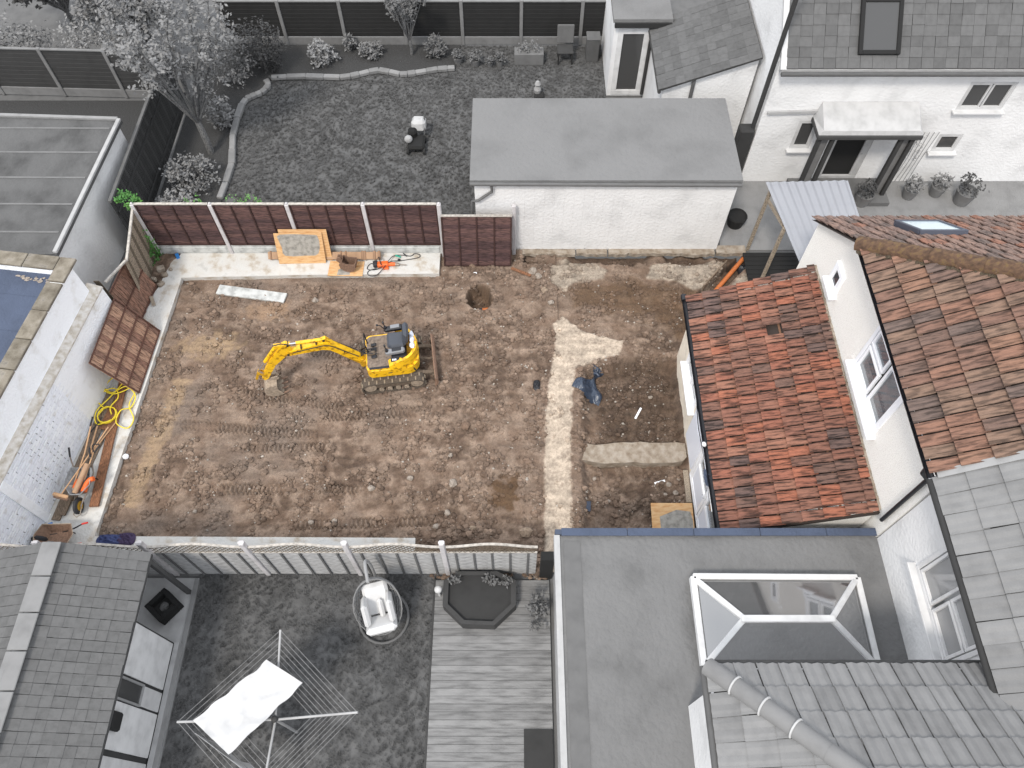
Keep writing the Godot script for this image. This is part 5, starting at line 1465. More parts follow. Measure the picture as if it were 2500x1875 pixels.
		return p
	var Fw := Vector3.BACK        # 2D y -> +z ; prism goes along u x w
	m = MB.new()
	var shell: PackedVector2Array = rr.call(-0.56, 0.68, -0.54, 0.5, [0.3, 0.14, 0.14, 0.34], 7)
	m.prism(shell, Vector3(0, 0.72, 0), Vector3.RIGHT, Fw, 0.26)
	m.prism(rr.call(-0.5, 0.62, -0.48, 0.44, [0.28, 0.1, 0.1, 0.3], 6), Vector3(0, 0.47, 0), Vector3.RIGHT, Fw, 0.05)
	var body := part(o, "body_shell", m, K.yellow)
	m = MB.new(); m.bev(Vector3(-0.02, 0.6, 0.502), Vector3(0.1, 0.025, 0.012), 0.004); part(body, "slot", m, K.black_plastic)
	# floor mat
	m = MB.new()
	m.prism(rr.call(-0.53, 0.12, -0.5, 0.44, [0.04, 0.12, 0.12, 0.04], 6), Vector3(0, 0.742, 0), Vector3.RIGHT, Fw, 0.021)
	var fl := part(o, "floor_mat", m, K.floor_mat)
	m = MB.new(); m.bev(Vector3(-0.16, 0.745, 0.42), Vector3(0.66, 0.02, 0.06), 0.008); part(fl, "edge_strip", m, K.black_plastic)
	m = MB.new(); m.bev(Vector3(-0.26, 0.748, -0.02), Vector3(0.012, 0.012, 0.7), 0.004); part(fl, "ridge", m, K.floor_mat)
	# rear engine cover: curved wall from right side round the back
	m = MB.new()
	var outer := []; var ang := []
	for i in 25:
		var t := i / 24.0
		var a := lerpf(-PI * 0.52, PI * 0.5, t)
		outer.append(Vector2(0.2 + cos(a) * 0.5, -0.02 + sin(a) * 0.54))
	outer.append(Vector2(-0.02, 0.52)); 
	for i in outer.size() - 1:
		var a: Vector2 = outer[i]; var b: Vector2 = outer[i + 1]
		var cc := Vector2(0.2, -0.02)
		var ai := a + (cc - a).normalized() * 0.09; var bi := b + (cc - b).normalized() * 0.09
		if i >= 24: bi = b - Vector2(0, 0.1); 
		var h := 1.02
		var hb: float = h if i < 23 else (0.98 if i == 23 else 0.86)
		var ha: float = h if i < 24 else 0.98
		var ins := 0.03
		var at := a.lerp(cc, 0.05); var bt := b.lerp(cc, 0.05)
		m.hexa([Vector3(ai.x, 0.72, ai.y), Vector3(bi.x, 0.72, bi.y), Vector3(b.x, 0.72, b.y), Vector3(a.x, 0.72, a.y), Vector3(ai.x, ha, ai.y), Vector3(bi.x, hb, bi.y), Vector3(bt.x, hb, bt.y), Vector3(at.x, ha, at.y)])
	var ec := part(o, "engine_cover", m, K.yellow)
	m = MB.new(); m.bev(Vector3(0.14, 0.945, 0.38), Vector3(0.2, 0.014, 0.1), 0.004); part(ec, "vent_panel", m, K.black_plastic)
	m = MB.new(); m.bev(Vector3(0.4, 0.93, 0.4), Vector3(0.02, 0.1, 0.006), 0.002, Basis(Vector3.UP, 0.9)); part(ec, "red_sticker", m, K.red)
	m = MB.new(); m.bev(Vector3(0.15, 0.84, 0.38), Vector3(0.34, 0.2, 0.16), 0.04); part(o, "side_cover", m, K.yellow)
	# bulky dark seat box, seat, backrest
	m = MB.new(); m.bev(Vector3(0.24, 0.84, -0.04), Vector3(0.36, 0.2, 0.72), 0.03); part(o, "seat_box", m, K.black_plastic)
	var seat := node_part(o, "seat")
	m = MB.new(); m.bev(Vector3(0.2, 1.0, -0.14), Vector3(0.42, 0.12, 0.44), 0.05); part(seat, "seat_cushion", m, K.seat)
	m = MB.new(); m.bev(Vector3(0.44, 1.22, -0.14), Vector3(0.13, 0.44, 0.42), 0.06, Basis(Vector3.BACK, -0.16)); part(seat, "backrest", m, K.seat)
	# white bags tucked behind the seat
	for i in 3:
		m = MB.new(); m.blob(Vector3(0.57, 1.04 + 0.015 * i, -0.22 + 0.16 * i), Vector3(0.06, 0.06, 0.09), 20 + i, 0.2, 8); part(o, "rag_bundle", m, K.upvc2)
	# consoles and levers
	for s in [-1.0, 1.0]:
		var cn := node_part(o, "console")
		var zc: float = -0.14 + s * 0.33
		m = MB.new(); m.bev(Vector3(0.16, 1.02, zc), Vector3(0.46, 0.14, 0.13), 0.035, Basis(Vector3.BACK, 0.1)); part(cn, "console_body", m, K.grey_plastic if s > 0 else K.black_plastic)
		m = MB.new(); m.bev(Vector3(0.2, 1.1, zc), Vector3(0.22, 0.02, 0.1), 0.008, Basis(Vector3.BACK, 0.1)); part(cn, "control_panel", m, K.black_plastic if s > 0 else K.grey_plastic)
		m = MB.new(); m.cyl(Vector3(-0.02, 1.02, zc), Vector3(-0.03, 1.12, zc), 0.05, 0.035, 10); part(cn, "boot", m, K.black_plastic)
		m = MB.new(); m.cyl(Vector3(-0.03, 1.12, zc), Vector3(-0.05, 1.24, zc), 0.012, 0.012, 7); m.blob(Vector3(-0.05, 1.28, zc), Vector3(0.026, 0.055, 0.026), 3, 0.05, 8, false); part(cn, "joystick", m, K.black_plastic)
		if s < 0:
			m = MB.new(); m.tube([Vector3(-0.06, 1.0, zc - 0.02), Vector3(-0.14, 1.12, zc - 0.05), Vector3(-0.2, 1.14, zc - 0.05)], 0.012, 6); m.blob(Vector3(-0.21, 1.14, zc - 0.05), Vector3.ONE * 0.03, 5, 0.05, 8, false); part(cn, "lock_lever", m, K.black_plastic)
	# travel levers, pedals, front bar
	m = MB.new(); m.tube([Vector3(-0.5, 0.76, -0.3), Vector3(-0.52, 1.2, -0.28), Vector3(-0.52, 1.22, 0.0), Vector3(-0.5, 1.0, 0.02), Vector3(-0.48, 0.76, 0.02)], 0.016, 7); part(o, "front_bar", m, K.black_plastic)
	for z in [-0.22, -0.1, 0.12]:
		m = MB.new(); m.bev(Vector3(-0.36, 0.785, z), Vector3(0.13, 0.04, 0.08), 0.012, Basis(Vector3.BACK, 0.2)); part(o, "pedal", m, K.black_plastic)
	m = MB.new(); m.bev(Vector3(-0.42, 0.8, 0.02), Vector3(0.2, 0.09, 0.1), 0.02); part(o, "pedal_hub", m, K.mud_dark)
	# swing bracket, boom, stick, bucket in the arm's own axes: +x forward, turned to the boom's heading
	var arm := Transform3D(Basis(Vector3.UP, PI + deg_to_rad(5.0)), Vector3(-0.6, 0, 0.0))
	var mk := func(called: String, mb: MB, mt: Material, par: Node3D) -> MeshInstance3D:
		mb.moved(arm)
		return part(par, called, mb, mt)
	m = MB.new(); m.bev(Vector3(-0.02, 0.5, 0), Vector3(0.2, 0.28, 0.2), 0.04); m.cyl(Vector3(0.06, 0.36, 0), Vector3(0.06, 0.66, 0), 0.09, 0.09, 12); mk.call("swing_bracket", m, K.yellow_dirty, o)
	m = MB.new()
	var up := [Vector2(0.0, 0.66), Vector2(0.3, 1.06), Vector2(0.68, 1.55), Vector2(0.8, 1.58), Vector2(1.62, 1.48), Vector2(1.66, 1.42)]
	var dn := [Vector2(0.06, 0.52), Vector2(0.38, 0.86), Vector2(0.7, 1.27), Vector2(0.86, 1.34), Vector2(1.6, 1.34), Vector2(1.66, 1.36)]
	var bpoly := PackedVector2Array()
	for q in dn: bpoly.append(q)
	for i in 6: bpoly.append(up[5 - i])
	m.prism(bpoly, Vector3(0, 0, -0.07), Vector3.RIGHT, Vector3.UP, 0.14)
	var boom: MeshInstance3D = mk.call("boom", m, K.yellow, o)
	m = MB.new(); m.prism(PackedVector2Array([Vector2(0.6, 1.5), Vector2(0.88, 1.57), Vector2(0.82, 1.68), Vector2(0.72, 1.7)]), Vector3(0, 0, -0.045), Vector3.RIGHT, Vector3.UP, 0.09); mk.call("boom_lug", m, K.yellow, boom)
	m = MB.new(); m.cyl(Vector3(0.77, 1.65, -0.06), Vector3(0.77, 1.65, 0.06), 0.03, 0.03, 10); mk.call("pin", m, K.black_plastic, boom)
	m = MB.new(); m.cyl(Vector3(0.12, 0.46, 0), Vector3(0.5, 0.98, 0), 0.045, 0.045, 10); m.cyl(Vector3(0.5, 0.98, 0), Vector3(0.66, 1.22, 0), 0.022, 0.022, 8); mk.call("boom_cylinder", m, K.yellow_dirty, o)
	m = MB.new(); m.cyl(Vector3(0.8, 1.65, 0), Vector3(1.38, 1.69, 0), 0.043, 0.043, 12); var sc: MeshInstance3D = mk.call("stick_cylinder", m, K.yellow, o)
	m = MB.new(); m.cyl(Vector3(1.38, 1.69, 0), Vector3(1.56, 1.705, 0), 0.02, 0.02, 10); mk.call("rod", m, K.chrome, sc)
	m = MB.new()
	m.prism(PackedVector2Array([Vector2(1.5, 1.7), Vector2(1.6, 1.78), Vector2(1.68, 1.74), Vector2(2.08, 1.28), Vector2(2.42, 0.62), Vector2(2.38, 0.54), Vector2(2.3, 0.56), Vector2(2.0, 1.05), Vector2(1.7, 1.32), Vector2(1.56, 1.38)]), Vector3(0, 0, -0.055), Vector3.RIGHT, Vector3.UP, 0.11)
	var stick: MeshInstance3D = mk.call("stick", m, K.yellow, o)
	m = MB.new(); m.cyl(Vector3(1.56, 1.72, -0.075), Vector3(1.56, 1.72, 0.075), 0.026, 0.026, 10); m.cyl(Vector3(1.62, 1.4, -0.085), Vector3(1.62, 1.4, 0.085), 0.03, 0.03, 10); mk.call("pin", m, K.black_plastic, stick)
	m = MB.new(); m.cyl(Vector3(1.82, 1.72, 0), Vector3(2.2, 1.2, 0), 0.04, 0.04, 12); var bc: MeshInstance3D = mk.call("bucket_cylinder", m, K.yellow, o)
	m = MB.new(); m.cyl(Vector3(2.2, 1.2, 0), Vector3(2.44, 0.86, 0), 0.02, 0.02, 8); mk.call("rod", m, K.chrome, bc)
	m = MB.new(); m.prism(PackedVector2Array([Vector2(1.64, 1.66), Vector2(1.72, 1.74), Vector2(1.86, 1.76), Vector2(1.86, 1.68), Vector2(1.76, 1.58)]), Vector3(0, 0, -0.04), Vector3.RIGHT, Vector3.UP, 0.08); mk.call("cylinder_lug", m, K.yellow, stick)
	m = MB.new(); m.bar(Vector3(2.44, 0.86, 0.06), Vector3(2.3, 0.7, 0.06), 0.02, 0.05); m.bar(Vector3(2.44, 0.86, -0.06), Vector3(2.3, 0.7, -0.06), 0.02, 0.05); m.bar(Vector3(2.44, 0.86, 0), Vector3(2.56, 0.58, 0), 0.05, 0.05); mk.call("bucket_link", m, K.yellow_dirty, o)
	m = MB.new(); m.tube(curve([Vector3(1.2, 1.5, 0.08), Vector3(1.5, 1.52, 0.12), Vector3(1.66, 1.66, 0.12), Vector3(1.78, 1.5, 0.09), Vector3(1.74, 1.25, 0.08), Vector3(1.86, 1.1, 0.08)]), 0.014, 6); mk.call("hydraulic_hose", m, K.dark_rubber, o)
	m = MB.new(); m.tube(curve([Vector3(1.5, 1.72, -0.06), Vector3(1.66, 1.86, -0.08), Vector3(1.86, 1.82, -0.06)]), 0.013, 6); mk.call("hydraulic_hose", m, K.dark_rubber, o)
	for z in [-0.05, 0.0, 0.05]:
		m = MB.new(); m.tube(curve([Vector3(-0.3, 0.8, z * 1.6), Vector3(-0.05, 0.86, z), Vector3(0.12, 0.74, z + 0.03), Vector3(0.3, 0.98, z + 0.02)]), 0.016, 6); mk.call("hydraulic_hose", m, K.dark_rubber, o)
	for q in [[0.4, 1.1], [0.95, 1.6], [1.3, 1.54]]:
		m = MB.new(); m.bev(Vector3(q[0], q[1], 0.0), Vector3(0.03, 0.05, 0.17), 0.01); mk.call("hose_clamp", m, K.black_plastic, boom)
	m = MB.new(); m.tube(curve([Vector3(0.12, 0.86, 0.085), Vector3(0.4, 1.18, 0.085), Vector3(0.7, 1.5, 0.085), Vector3(0.95, 1.52, 0.085), Vector3(1.25, 1.49, 0.085)]), 0.011, 6); mk.call("hydraulic_hose", m, K.dark_rubber, o)
	m = MB.new(); m.tube(curve([Vector3(0.12, 0.84, -0.085), Vector3(0.4, 1.16, -0.085), Vector3(0.7, 1.48, -0.085), Vector3(1.0, 1.5, -0.085), Vector3(1.5, 1.46, -0.085)]), 0.011, 6); mk.call("hydraulic_hose", m, K.dark_rubber, o)
	m = MB.new(); m.bev(Vector3(1.3, 1.43, 0.0715), Vector3(0.16, 0.04, 0.003), 0.001); mk.call("decal", m, K.upvc2, boom)
	m = MB.new(); m.bev(Vector3(0.52, 0.6, 0.44), Vector3(0.005, 0.1, 0.2), 0.002, Basis(Vector3.UP, 0.75)); part(body, "grille", m, K.black_plastic)
	m = MB.new(); m.bev(Vector3(0.12, 0.953, 0.38), Vector3(0.1, 0.004, 0.05), 0.001); part(ec, "decal", m, K.upvc2)
	for i in 5:
		m = MB.new(); m.bev(Vector3(0.07 + 0.035 * i, 0.954, 0.38), Vector3(0.01, 0.006, 0.09), 0.002); part(ec, "vent_slat", m, K.dark_rubber)
	# bucket: curled, teeth pointing back to the machine
	var bk := Node3D.new(); bk.name = "bucket"; o.add_child(bk)
	bk.transform = arm * Transform3D(Basis(Vector3.UP, PI) * Basis(Vector3.BACK, -1.2), Vector3(2.5, 0.3, 0))
	org[bk] = Vector3.ZERO
	bucket_parts(bk, 0.46, 1.0, K.muddy, 4)

# ---------------------------------------------------------------- the house and its extension
func no_skip(_i: int, _j: int, _p: Vector3) -> bool: return false
func make_extension() -> void:
	var o := thing("lean_to_extension", "single storey cream extension with red tiled lean-to roof", "building", Vector3(5.2, -0.3, -7.6))
	var x0 := 4.1; var z0 := -10.3; var z1 := -4.92
	var u := Vector3(0, 0, 1); var w := Vector3.UP    # front wall faces -x : u x w = (0,0,1)x(0,1,0) = (-1,0,0)
	var A := Vector3(x0, -0.6, z0)
	var mb := MB.new()
	# window z -9.6..-8.3, doors from z -7.3
	holed_wall(mb, A, u, w, z1 - z0, 2.86, 0.22, [[0.75, 1.45, 2.0, 2.62], [3.1, 0.42, 5.2, 2.62]])
	part(o, "front_wall", mb, K.render_cream)
	var win := window(o, "window", A, u, w, [0.72, 1.42, 2.03, 2.65], [[0.8, 1.5, 1.36, 2.58], [1.4, 1.5, 1.95, 2.58]], K.upvc, K.glass, 0.04, 0.07, K.upvc)
	# white panel and glazed door
	var pn := MB.new(); pn.bev(A + u * 2.62 + w * 1.35 - Vector3(0.02, 0, 0), Vector3(0.9, 1.5, 0.04), 0.008, Basis(u, w, u.cross(w)))
	part(o, "cladding_panel", pn, K.upvc2)
	var dr := MB.new()
	ring(dr, A, u, w, [3.1, 0.42, 5.2, 2.62], 0.09, 0.1, 0.03)
	for q in [[3.2, 0.52, 4.14, 2.52], [4.16, 0.52, 5.1, 2.52]]: ring(dr, A, u, w, q, 0.09, 0.06, 0.026)
	for q in [[3.2, 4.14], [4.16, 5.1]]:
		dr.bev(A + u * (q[0] + q[1]) / 2 + w * 1.3 - Vector3(-0.002, 0, 0), Vector3(q[1] - q[0] - 0.18, 0.1, 0.05), 0.006, Basis(u, w, u.cross(w)))
	var door := part(o, "glazed_doors", dr, K.upvc)
	for q in [[3.28, 1.36, 4.06, 2.44], [4.24, 1.36, 5.02, 2.44]]:
		var g := MB.new(); g.box(A + u * (q[0] + q[2]) / 2 + w * (q[1] + q[3]) / 2 + Vector3(0.02, 0, 0), Vector3(q[2] - q[0], q[3] - q[1], 0.01), Basis(u, w, u.cross(w))); part(door, "pane", g, K.glass)
	for q in [[3.28, 0.6, 4.06, 1.24], [4.24, 0.6, 5.02, 1.24]]:
		var g := MB.new(); g.bev(A + u * (q[0] + q[2]) / 2 + w * (q[1] + q[3]) / 2 + Vector3(0.0, 0, 0), Vector3(q[2] - q[0], q[3] - q[1], 0.03), 0.006, Basis(u, w, u.cross(w))); part(door, "lower_panel", g, K.upvc2)
	var hd := MB.new(); hd.tube([A + u * 4.12 + w * 1.42 + Vector3(-0.06, 0, 0), A + u * 4.02 + w * 1.42 + Vector3(-0.06, 0, 0)], 0.012, 6); hd.cyl(A + u * 4.12 + w * 1.42, A + u * 4.12 + w * 1.42 + Vector3(-0.06, 0, 0), 0.012, 0.012, 6)
	part(door, "handle", hd, K.chrome)
	# end walls, floor, back
	for k in 2:
		var e := MB.new()
		var z: float = z0 if k == 0 else z1 - 0.2
		e.prism(PackedVector2Array([Vector2(x0 + 0.225, -0.6), Vector2(6.38, -0.6), Vector2(6.38, 3.34), Vector2(x0 + 0.225, 2.38)]), Vector3(0, 0, z), Vector3.RIGHT, Vector3.UP, 0.2)
		part(o, "end_wall", e, K.render)
	var fl := MB.new(); fl.box2(Vector3(x0 + 0.23, -0.3, z0 + 0.21), Vector3(6.37, -0.2, z1 - 0.21)); part(o, "floor", fl, K.room)
	# roof
	var e0 := Vector3(3.9, 2.27, -4.86); var run := Vector3(6.42 - 3.9, 1.11, 0)
	var up := run.normalized(); var nn := Vector3(-up.y, up.x, 0)
	var al := up.cross(nn)         # +z or -z
	var st := Vector3(3.9, 2.27, -4.86 if al.z < 0 else -10.4)
	var rf := MB.new()
	var q0 := Vector3(3.94, 2.25, -10.38); var q1 := q0 + run * 0.992
	rf.hexa([q0 + Vector3(0, -0.1, 5.5), q1 + Vector3(0, -0.1, 5.5), q1 + Vector3(0, -0.1, 0.0), q0 + Vector3(0, -0.1, 0.0), q0 + Vector3(0, -0.02, 5.5), q1 + Vector3(0, -0.02, 5.5), q1 + Vector3(0, -0.02, 0), q0 + Vector3(0, -0.02, 0)])
	var roof := part(o, "roof", rf, K.underlay)
	for j in 7:
		var bt := MB.new(); bt.bar(q0 + up * (0.36 * j + 0.3) + nn * 0.0 + Vector3(0, 0, 0.02), q0 + up * (0.36 * j + 0.3) + Vector3(0, 0, 5.48), 0.04, 0.02); part(roof, "roof_batten", bt, K.batten)
	var protos := [tile_mb(0.193, 0.43, 0.022, 2, 0.012, 0.062, 8), tile_mb(0.193, 0.43, 0.026, 2, 0.012, 0.07, 8)]
	var miss := func(i: int, j: int, p: Vector3) -> bool: return absf(p.z + 9.08) < 0.11 and j == 4
	var top := st + up * 2.72
	tiling(roof, "tile", st, up, nn, 26, 8, 0.2128, 0.366, protos, K.tile, [[top, -up]], miss, 0.004)
	# mossy tile near the lower edge, mortar fillet at the house wall
	var fm := MB.new(); var rg := RandomNumberGenerator.new(); rg.seed = 3
	for i in 70:
		var z := -10.35 + 5.45 * i / 70.0
		fm.blob(Vector3(6.4 + rg.randf_range(-0.02, 0.02), 3.38 + rg.randf_range(-0.01, 0.01), z), Vector3(0.045, 0.03, 0.06), i, 0.25, 6)
	var fp := part(roof, "mortar_fillet", fm, K.old_concrete); fp.set_meta("kind", "stuff")
	# gutter, fascia, pipes and cables at the eave
	var gt := MB.new()
	for i in 8:
		var a := PI + PI * i / 8.0; var b := PI + PI * (i + 1) / 8.0
		var c := Vector3(3.86, 2.24, 0)
		gt.quad(c + Vector3(cos(a) * 0.06, sin(a) * 0.06, -10.5), c + Vector3(cos(a) * 0.06, sin(a) * 0.06, -4.9), c + Vector3(cos(b) * 0.06, sin(b) * 0.06, -4.9), c + Vector3(cos(b) * 0.06, sin(b) * 0.06, -10.5))
		gt.quad(c + Vector3(cos(b) * 0.055, sin(b) * 0.055, -10.5), c + Vector3(cos(b) * 0.055, sin(b) * 0.055, -4.9), c + Vector3(cos(a) * 0.055, sin(a) * 0.055, -4.9), c + Vector3(cos(a) * 0.055, sin(a) * 0.055, -10.5))
	part(o, "gutter", gt, K.black_plastic)
	var fs := MB.new(); fs.box2(Vector3(3.93, 2.08, -10.36), Vector3(3.955, 2.22, -4.94)); part(o, "fascia", fs, K.black_plastic)
	var gl := MB.new(); gl.tube([Vector3(3.86, 2.22, -10.5), Vector3(3.86, 2.2, -10.36)], 0.066, 8); part(o, "gutter_end", gl, K.black_plastic)
	var wp := MB.new()
	wp.tube([Vector3(3.93, 2.12, -8.1), Vector3(3.88, 2.1, -7.6), Vector3(3.87, 2.08, -6.6), Vector3(3.86, 2.06, -5.4)], 0.028, 8); part(o, "waste_pipe", wp, K.upvc)
	wp = MB.new(); wp.tube([Vector3(3.98, 2.0, -8.2), Vector3(3.92, 2.02, -8.0), Vector3(3.9, 2.04, -7.9)], 0.035, 8); part(o, "pipe_elbow", wp, K.upvc2)
	for k in 2:
		wp = MB.new(); wp.tube(curve([Vector3(3.84, 2.16, -7.9), Vector3(3.8, 2.1 - 0.05 * k, -7.2), Vector3(3.83, 2.12, -6.4 - 0.2 * k), Vector3(3.8, 2.08, -5.6)]), 0.01, 5); part(o, "cable", wp, K.upvc2 if k else K.black_plastic)
	wp = MB.new(); wp.grid(crumple(Vector3(3.84, 2.1, -6.1), 0.07, 0.2, 0.1, 71), 0.004); part(o, "plastic_flashing", wp, K.felt_blue)
	wp = MB.new(); wp.blob(Vector3(3.83, 2.25, -6.75), Vector3(0.05, 0.04, 0.06), 4, 0.1, 9, false); part(o, "white_lamp_cap", wp, K.upvc)
	var fl2 := MB.new(); fl2.bev(Vector3(4.08, 1.85, -10.0), Vector3(0.03, 0.26, 0.24), 0.008); part(o, "flue_plate", fl2, K.orange_pipe)
	fl2 = MB.new(); fl2.cyl(Vector3(4.08, 1.87, -10.0), Vector3(3.98, 1.87, -10.0), 0.07, 0.075, 14); part(o, "flue", fl2, K.grey_plastic)

func make_house() -> void:
	var o := thing("house", "white rendered two storey house with brown hipped tiled roof", "house", Vector3(8.5, 0, -7.8))
	var X := 6.42; var zf := -11.05; var zn := -4.58
	var tp := 0.743
	# garden wall below the eave, with a window hole; the far part slopes with the roof
	var A := Vector3(X, -0.3, -9.08)
	var mb := MB.new()
	holed_wall(mb, A, Vector3(0, 0, 1), Vector3.UP, zn + 9.08, 5.78, 0.25, [[1.42, 4.16, 2.92, 5.42]])
	# plain stretch under the sloping verge
	mb.prism(PackedVector2Array([Vector2(-11.05, -0.3), Vector2(-9.08, -0.3), Vector2(-9.08, 5.48), Vector2(-11.05, 3.98)]), Vector3(X + 0.25, 0, 0), Vector3(0, 0, 1), Vector3.UP, 0.25)
	mb.box2(Vector3(X + 0.26, -0.3, zf + 0.003), Vector3(X + 5.8, 3.82, zf + 0.25))
	part(o, "wall", mb, K.render)
	# interior seen through the window
	var rm := MB.new()
	rm.box2(Vector3(X + 1.6, 3.4, -8.2), Vector3(X + 1.65, 5.4, -5.6)); rm.box2(Vector3(X + 0.26, 3.35, -8.2), Vector3(X + 1.65, 3.4, -5.6))
	part(o, "room", rm, K.room)
	var bd := MB.new()
	for k in 9: bd.bar(Vector3(X + 0.32, 3.84, -7.0 + 0.085 * k), Vector3(X + 0.32, 5.1, -7.0 + 0.085 * k), 0.012, 0.075, Vector3(0.5, 0, 1).normalized())
	part(o, "blind", bd, K.blind)
	var win := window(o, "window", A, Vector3(0, 0, 1), Vector3.UP, [1.4, 4.12, 2.94, 5.44], [[1.5, 4.22, 2.16, 4.85], [1.5, 4.92, 2.16, 5.36], [2.24, 4.22, 2.86, 5.36]], K.upvc, K.glass, 0.03, 0.08, K.upvc)
	window(o, "window", Vector3(X, 0, -9.7), Vector3(0, 0, 1), Vector3.UP, [0.0, 3.82, 0.46, 4.36], [[0.07, 3.89, 0.39, 4.29]], K.upvc, K.glass_dark, 0.06, 0.07, K.upvc, 0.03)
	# roof planes
	var E := Vector3(6.24, 5.52, 0)
	var upw := Vector3(1, tp, 0).normalized(); var nw := Vector3(-upw.y, upw.x, 0)
	var upn := Vector3(0, tp, 1).normalized(); var nn := Vector3(0, upn.z, -upn.y)
	var hip0 := Vector3(6.24, 5.52, -9.05)
	var rf := MB.new()
	var lift := Vector3(0, -0.015, 0)
	var k := 4.2
	var hipk := hip0 + Vector3(k, k * tp, k)
	rf.quad(Vector3(6.26, 5.52, -4.62) + lift, Vector3(6.26 + k, 5.52 + k * tp, -4.62) + lift, hipk + lift, hip0 + lift)
	var ne := Vector3(6.3, 5.52 - 2.12 * tp, -11.17)
	rf.quad(hip0 + lift, hipk + lift, Vector3(12.5, hipk.y, hipk.z) + lift, Vector3(12.5, hip0.y, hip0.z) + lift)
	rf.quad(ne + lift, hip0 + lift, Vector3(12.5, hip0.y, hip0.z) + lift, Vector3(12.5, ne.y, ne.z) + lift)
	var roof := part(o, "roof", rf, K.underlay)
	var hn := Vector3(1, 0, -1).normalized()          # plan normal of the hip line
	var pw := [tile_mb(0.19, 0.5, 0.016, 2, 0.014, 0.066, 8), tile_mb(0.19, 0.5, 0.018, 2, 0.014, 0.074, 8)]
	var alw := upw.cross(nw)
	tiling(roof, "tile", Vector3(6.2, 5.52 - 0.03, -4.62 if alw.z < 0 else -9.2), upw, nw, 22, 7, 0.2085, 0.43, pw, K.roof_tile, [[hip0, -hn]], no_skip, 0.004)
	var pn := [tile_mb(0.25, 0.5, 0.03, 1, 0.02, 0.03, 8), tile_mb(0.25, 0.5, 0.032, 1, 0.02, 0.034, 8)]
	var aln := upn.cross(nn)
	var c0 := 6.3 if aln.x > 0 else 6.3 + 0.255 * 19
	var sk := func(_i: int, _j: int, p: Vector3) -> bool: return p.x > 11.3 - (p.z + 11.27) * 0.78 or p.x > 7.62 and p.x < 8.5 and p.z > -10.5 and p.z < -9.75
	tiling(roof, "tile", Vector3(c0, ne.y - 0.03, ne.z - 0.03), upn, nn, 19, 13, 0.255, 0.4, pn, K.north_tile, [[hip0, hn]], sk, 0.004)
	# hip tiles
	var hd := (hipk - hip0).normalized()
	var hu := -hd.cross(Vector3.UP).normalized(); var hv := hd.cross(hu)
	for i in 9:
		var m := MB.new()
		var a := hip0 + hd * (i * 0.43 - 0.08) + hv * (0.012 + 0.012 * (i % 2)); var b := a + hd * 0.46
		for s in 8:
			var t0 := PI * s / 8 - 0.12 * (1 if s == 0 else 0); var t1 := PI * (s + 1) / 8 + 0.12 * (1 if s == 7 else 0)
			var d0 := hu * cos(t0) + hv * sin(t0); var d1 := hu * cos(t1) + hv * sin(t1)
			var ra := 0.158; var rb := 0.148
			m.quadn(a + d0 * ra, a + d1 * ra, b + d1 * rb, b + d0 * rb, d0, d1, d1, d0)
			m.quad(a + d0 * ra, a + d0 * (ra - 0.02), a + d1 * (ra - 0.02), a + d1 * ra)
		part(roof, "hip_tile", m, K.ridge)
	var bd2 := MB.new(); var rg := RandomNumberGenerator.new(); rg.seed = 8
	for i in 100:
		var t := 4.0 * i / 100.0
		for s in [-1.0, 1.0]: bd2.blob(hip0 + hd * t + hu * s * 0.15 + hv * rg.randf_range(-0.05, -0.02), Vector3(0.045, 0.035, 0.045), i, 0.3, 5)
	var bp := part(roof, "hip_bedding", bd2, K.bedding); bp.set_meta("kind", "stuff")
	# gutter and fascia
	var gt := MB.new()
	for i in 6:
		var a := PI + PI * i / 6.0; var b := PI + PI * (i + 1) / 6.0
		var c := Vector3(6.19, 5.5, 0)
		gt.quad(c + Vector3(cos(a) * 0.06, sin(a) * 0.06, -9.1), c + Vector3(cos(a) * 0.06, sin(a) * 0.06, -4.6), c + Vector3(cos(b) * 0.06, sin(b) * 0.06, -4.6), c + Vector3(cos(b) * 0.06, sin(b) * 0.06, -9.1))
	part(o, "gutter", gt, K.black_plastic)
	var fs := MB.new(); fs.box2(Vector3(6.25, 5.34, -9.1), Vector3(6.275, 5.5, -4.6)); fs.box2(Vector3(6.275, 5.36, -9.1), Vector3(6.415, 5.38, -4.6)); part(o, "fascia", fs, K.upvc)
	var dp := MB.new(); dp.tube([Vector3(6.19, 5.44, -4.75), Vector3(6.2, 5.3, -4.74), Vector3(6.36, 5.1, -4.72), Vector3(6.37, 3.4, -4.72)], 0.035, 8)
	part(o, "downpipe", dp, K.black_plastic)
	var bg := MB.new(); bg.bev(Vector3(6.33, 5.42, -9.12), Vector3(0.1, 0.12, 0.06), 0.01); part(o, "gutter_stop", bg, K.black_plastic)
	# skylight
	var sl := node_part(o, "skylight")
	var sc := Vector3(8.07, 5.52 + (-10.08 + 9.05) * tp, -10.08) + nn * 0.07
	var bs := Basis(Vector3.RIGHT, nn, Vector3.RIGHT.cross(nn))
	var f := MB.new()
	f.bev(sc + bs * Vector3(0, 0, 0.5), Vector3(0.9, 0.14, 0.07), 0.01, bs); f.bev(sc + bs * Vector3(0, 0, -0.5), Vector3(0.9, 0.14, 0.07), 0.01, bs)
	f.bev(sc + bs * Vector3(0.42, 0, 0), Vector3(0.07, 0.138, 0.93), 0.01, bs); f.bev(sc + bs * Vector3(-0.42, 0, 0), Vector3(0.07, 0.138, 0.93), 0.01, bs)
	part(sl, "skylight_frame", f, mat(c8(74, 78, 90), 0.45))
	f = MB.new(); f.box(sc + nn * 0.045, Vector3(0.78, 0.008, 0.94), bs); part(sl, "pane", f, mat(c8(196, 212, 218), 0.05))
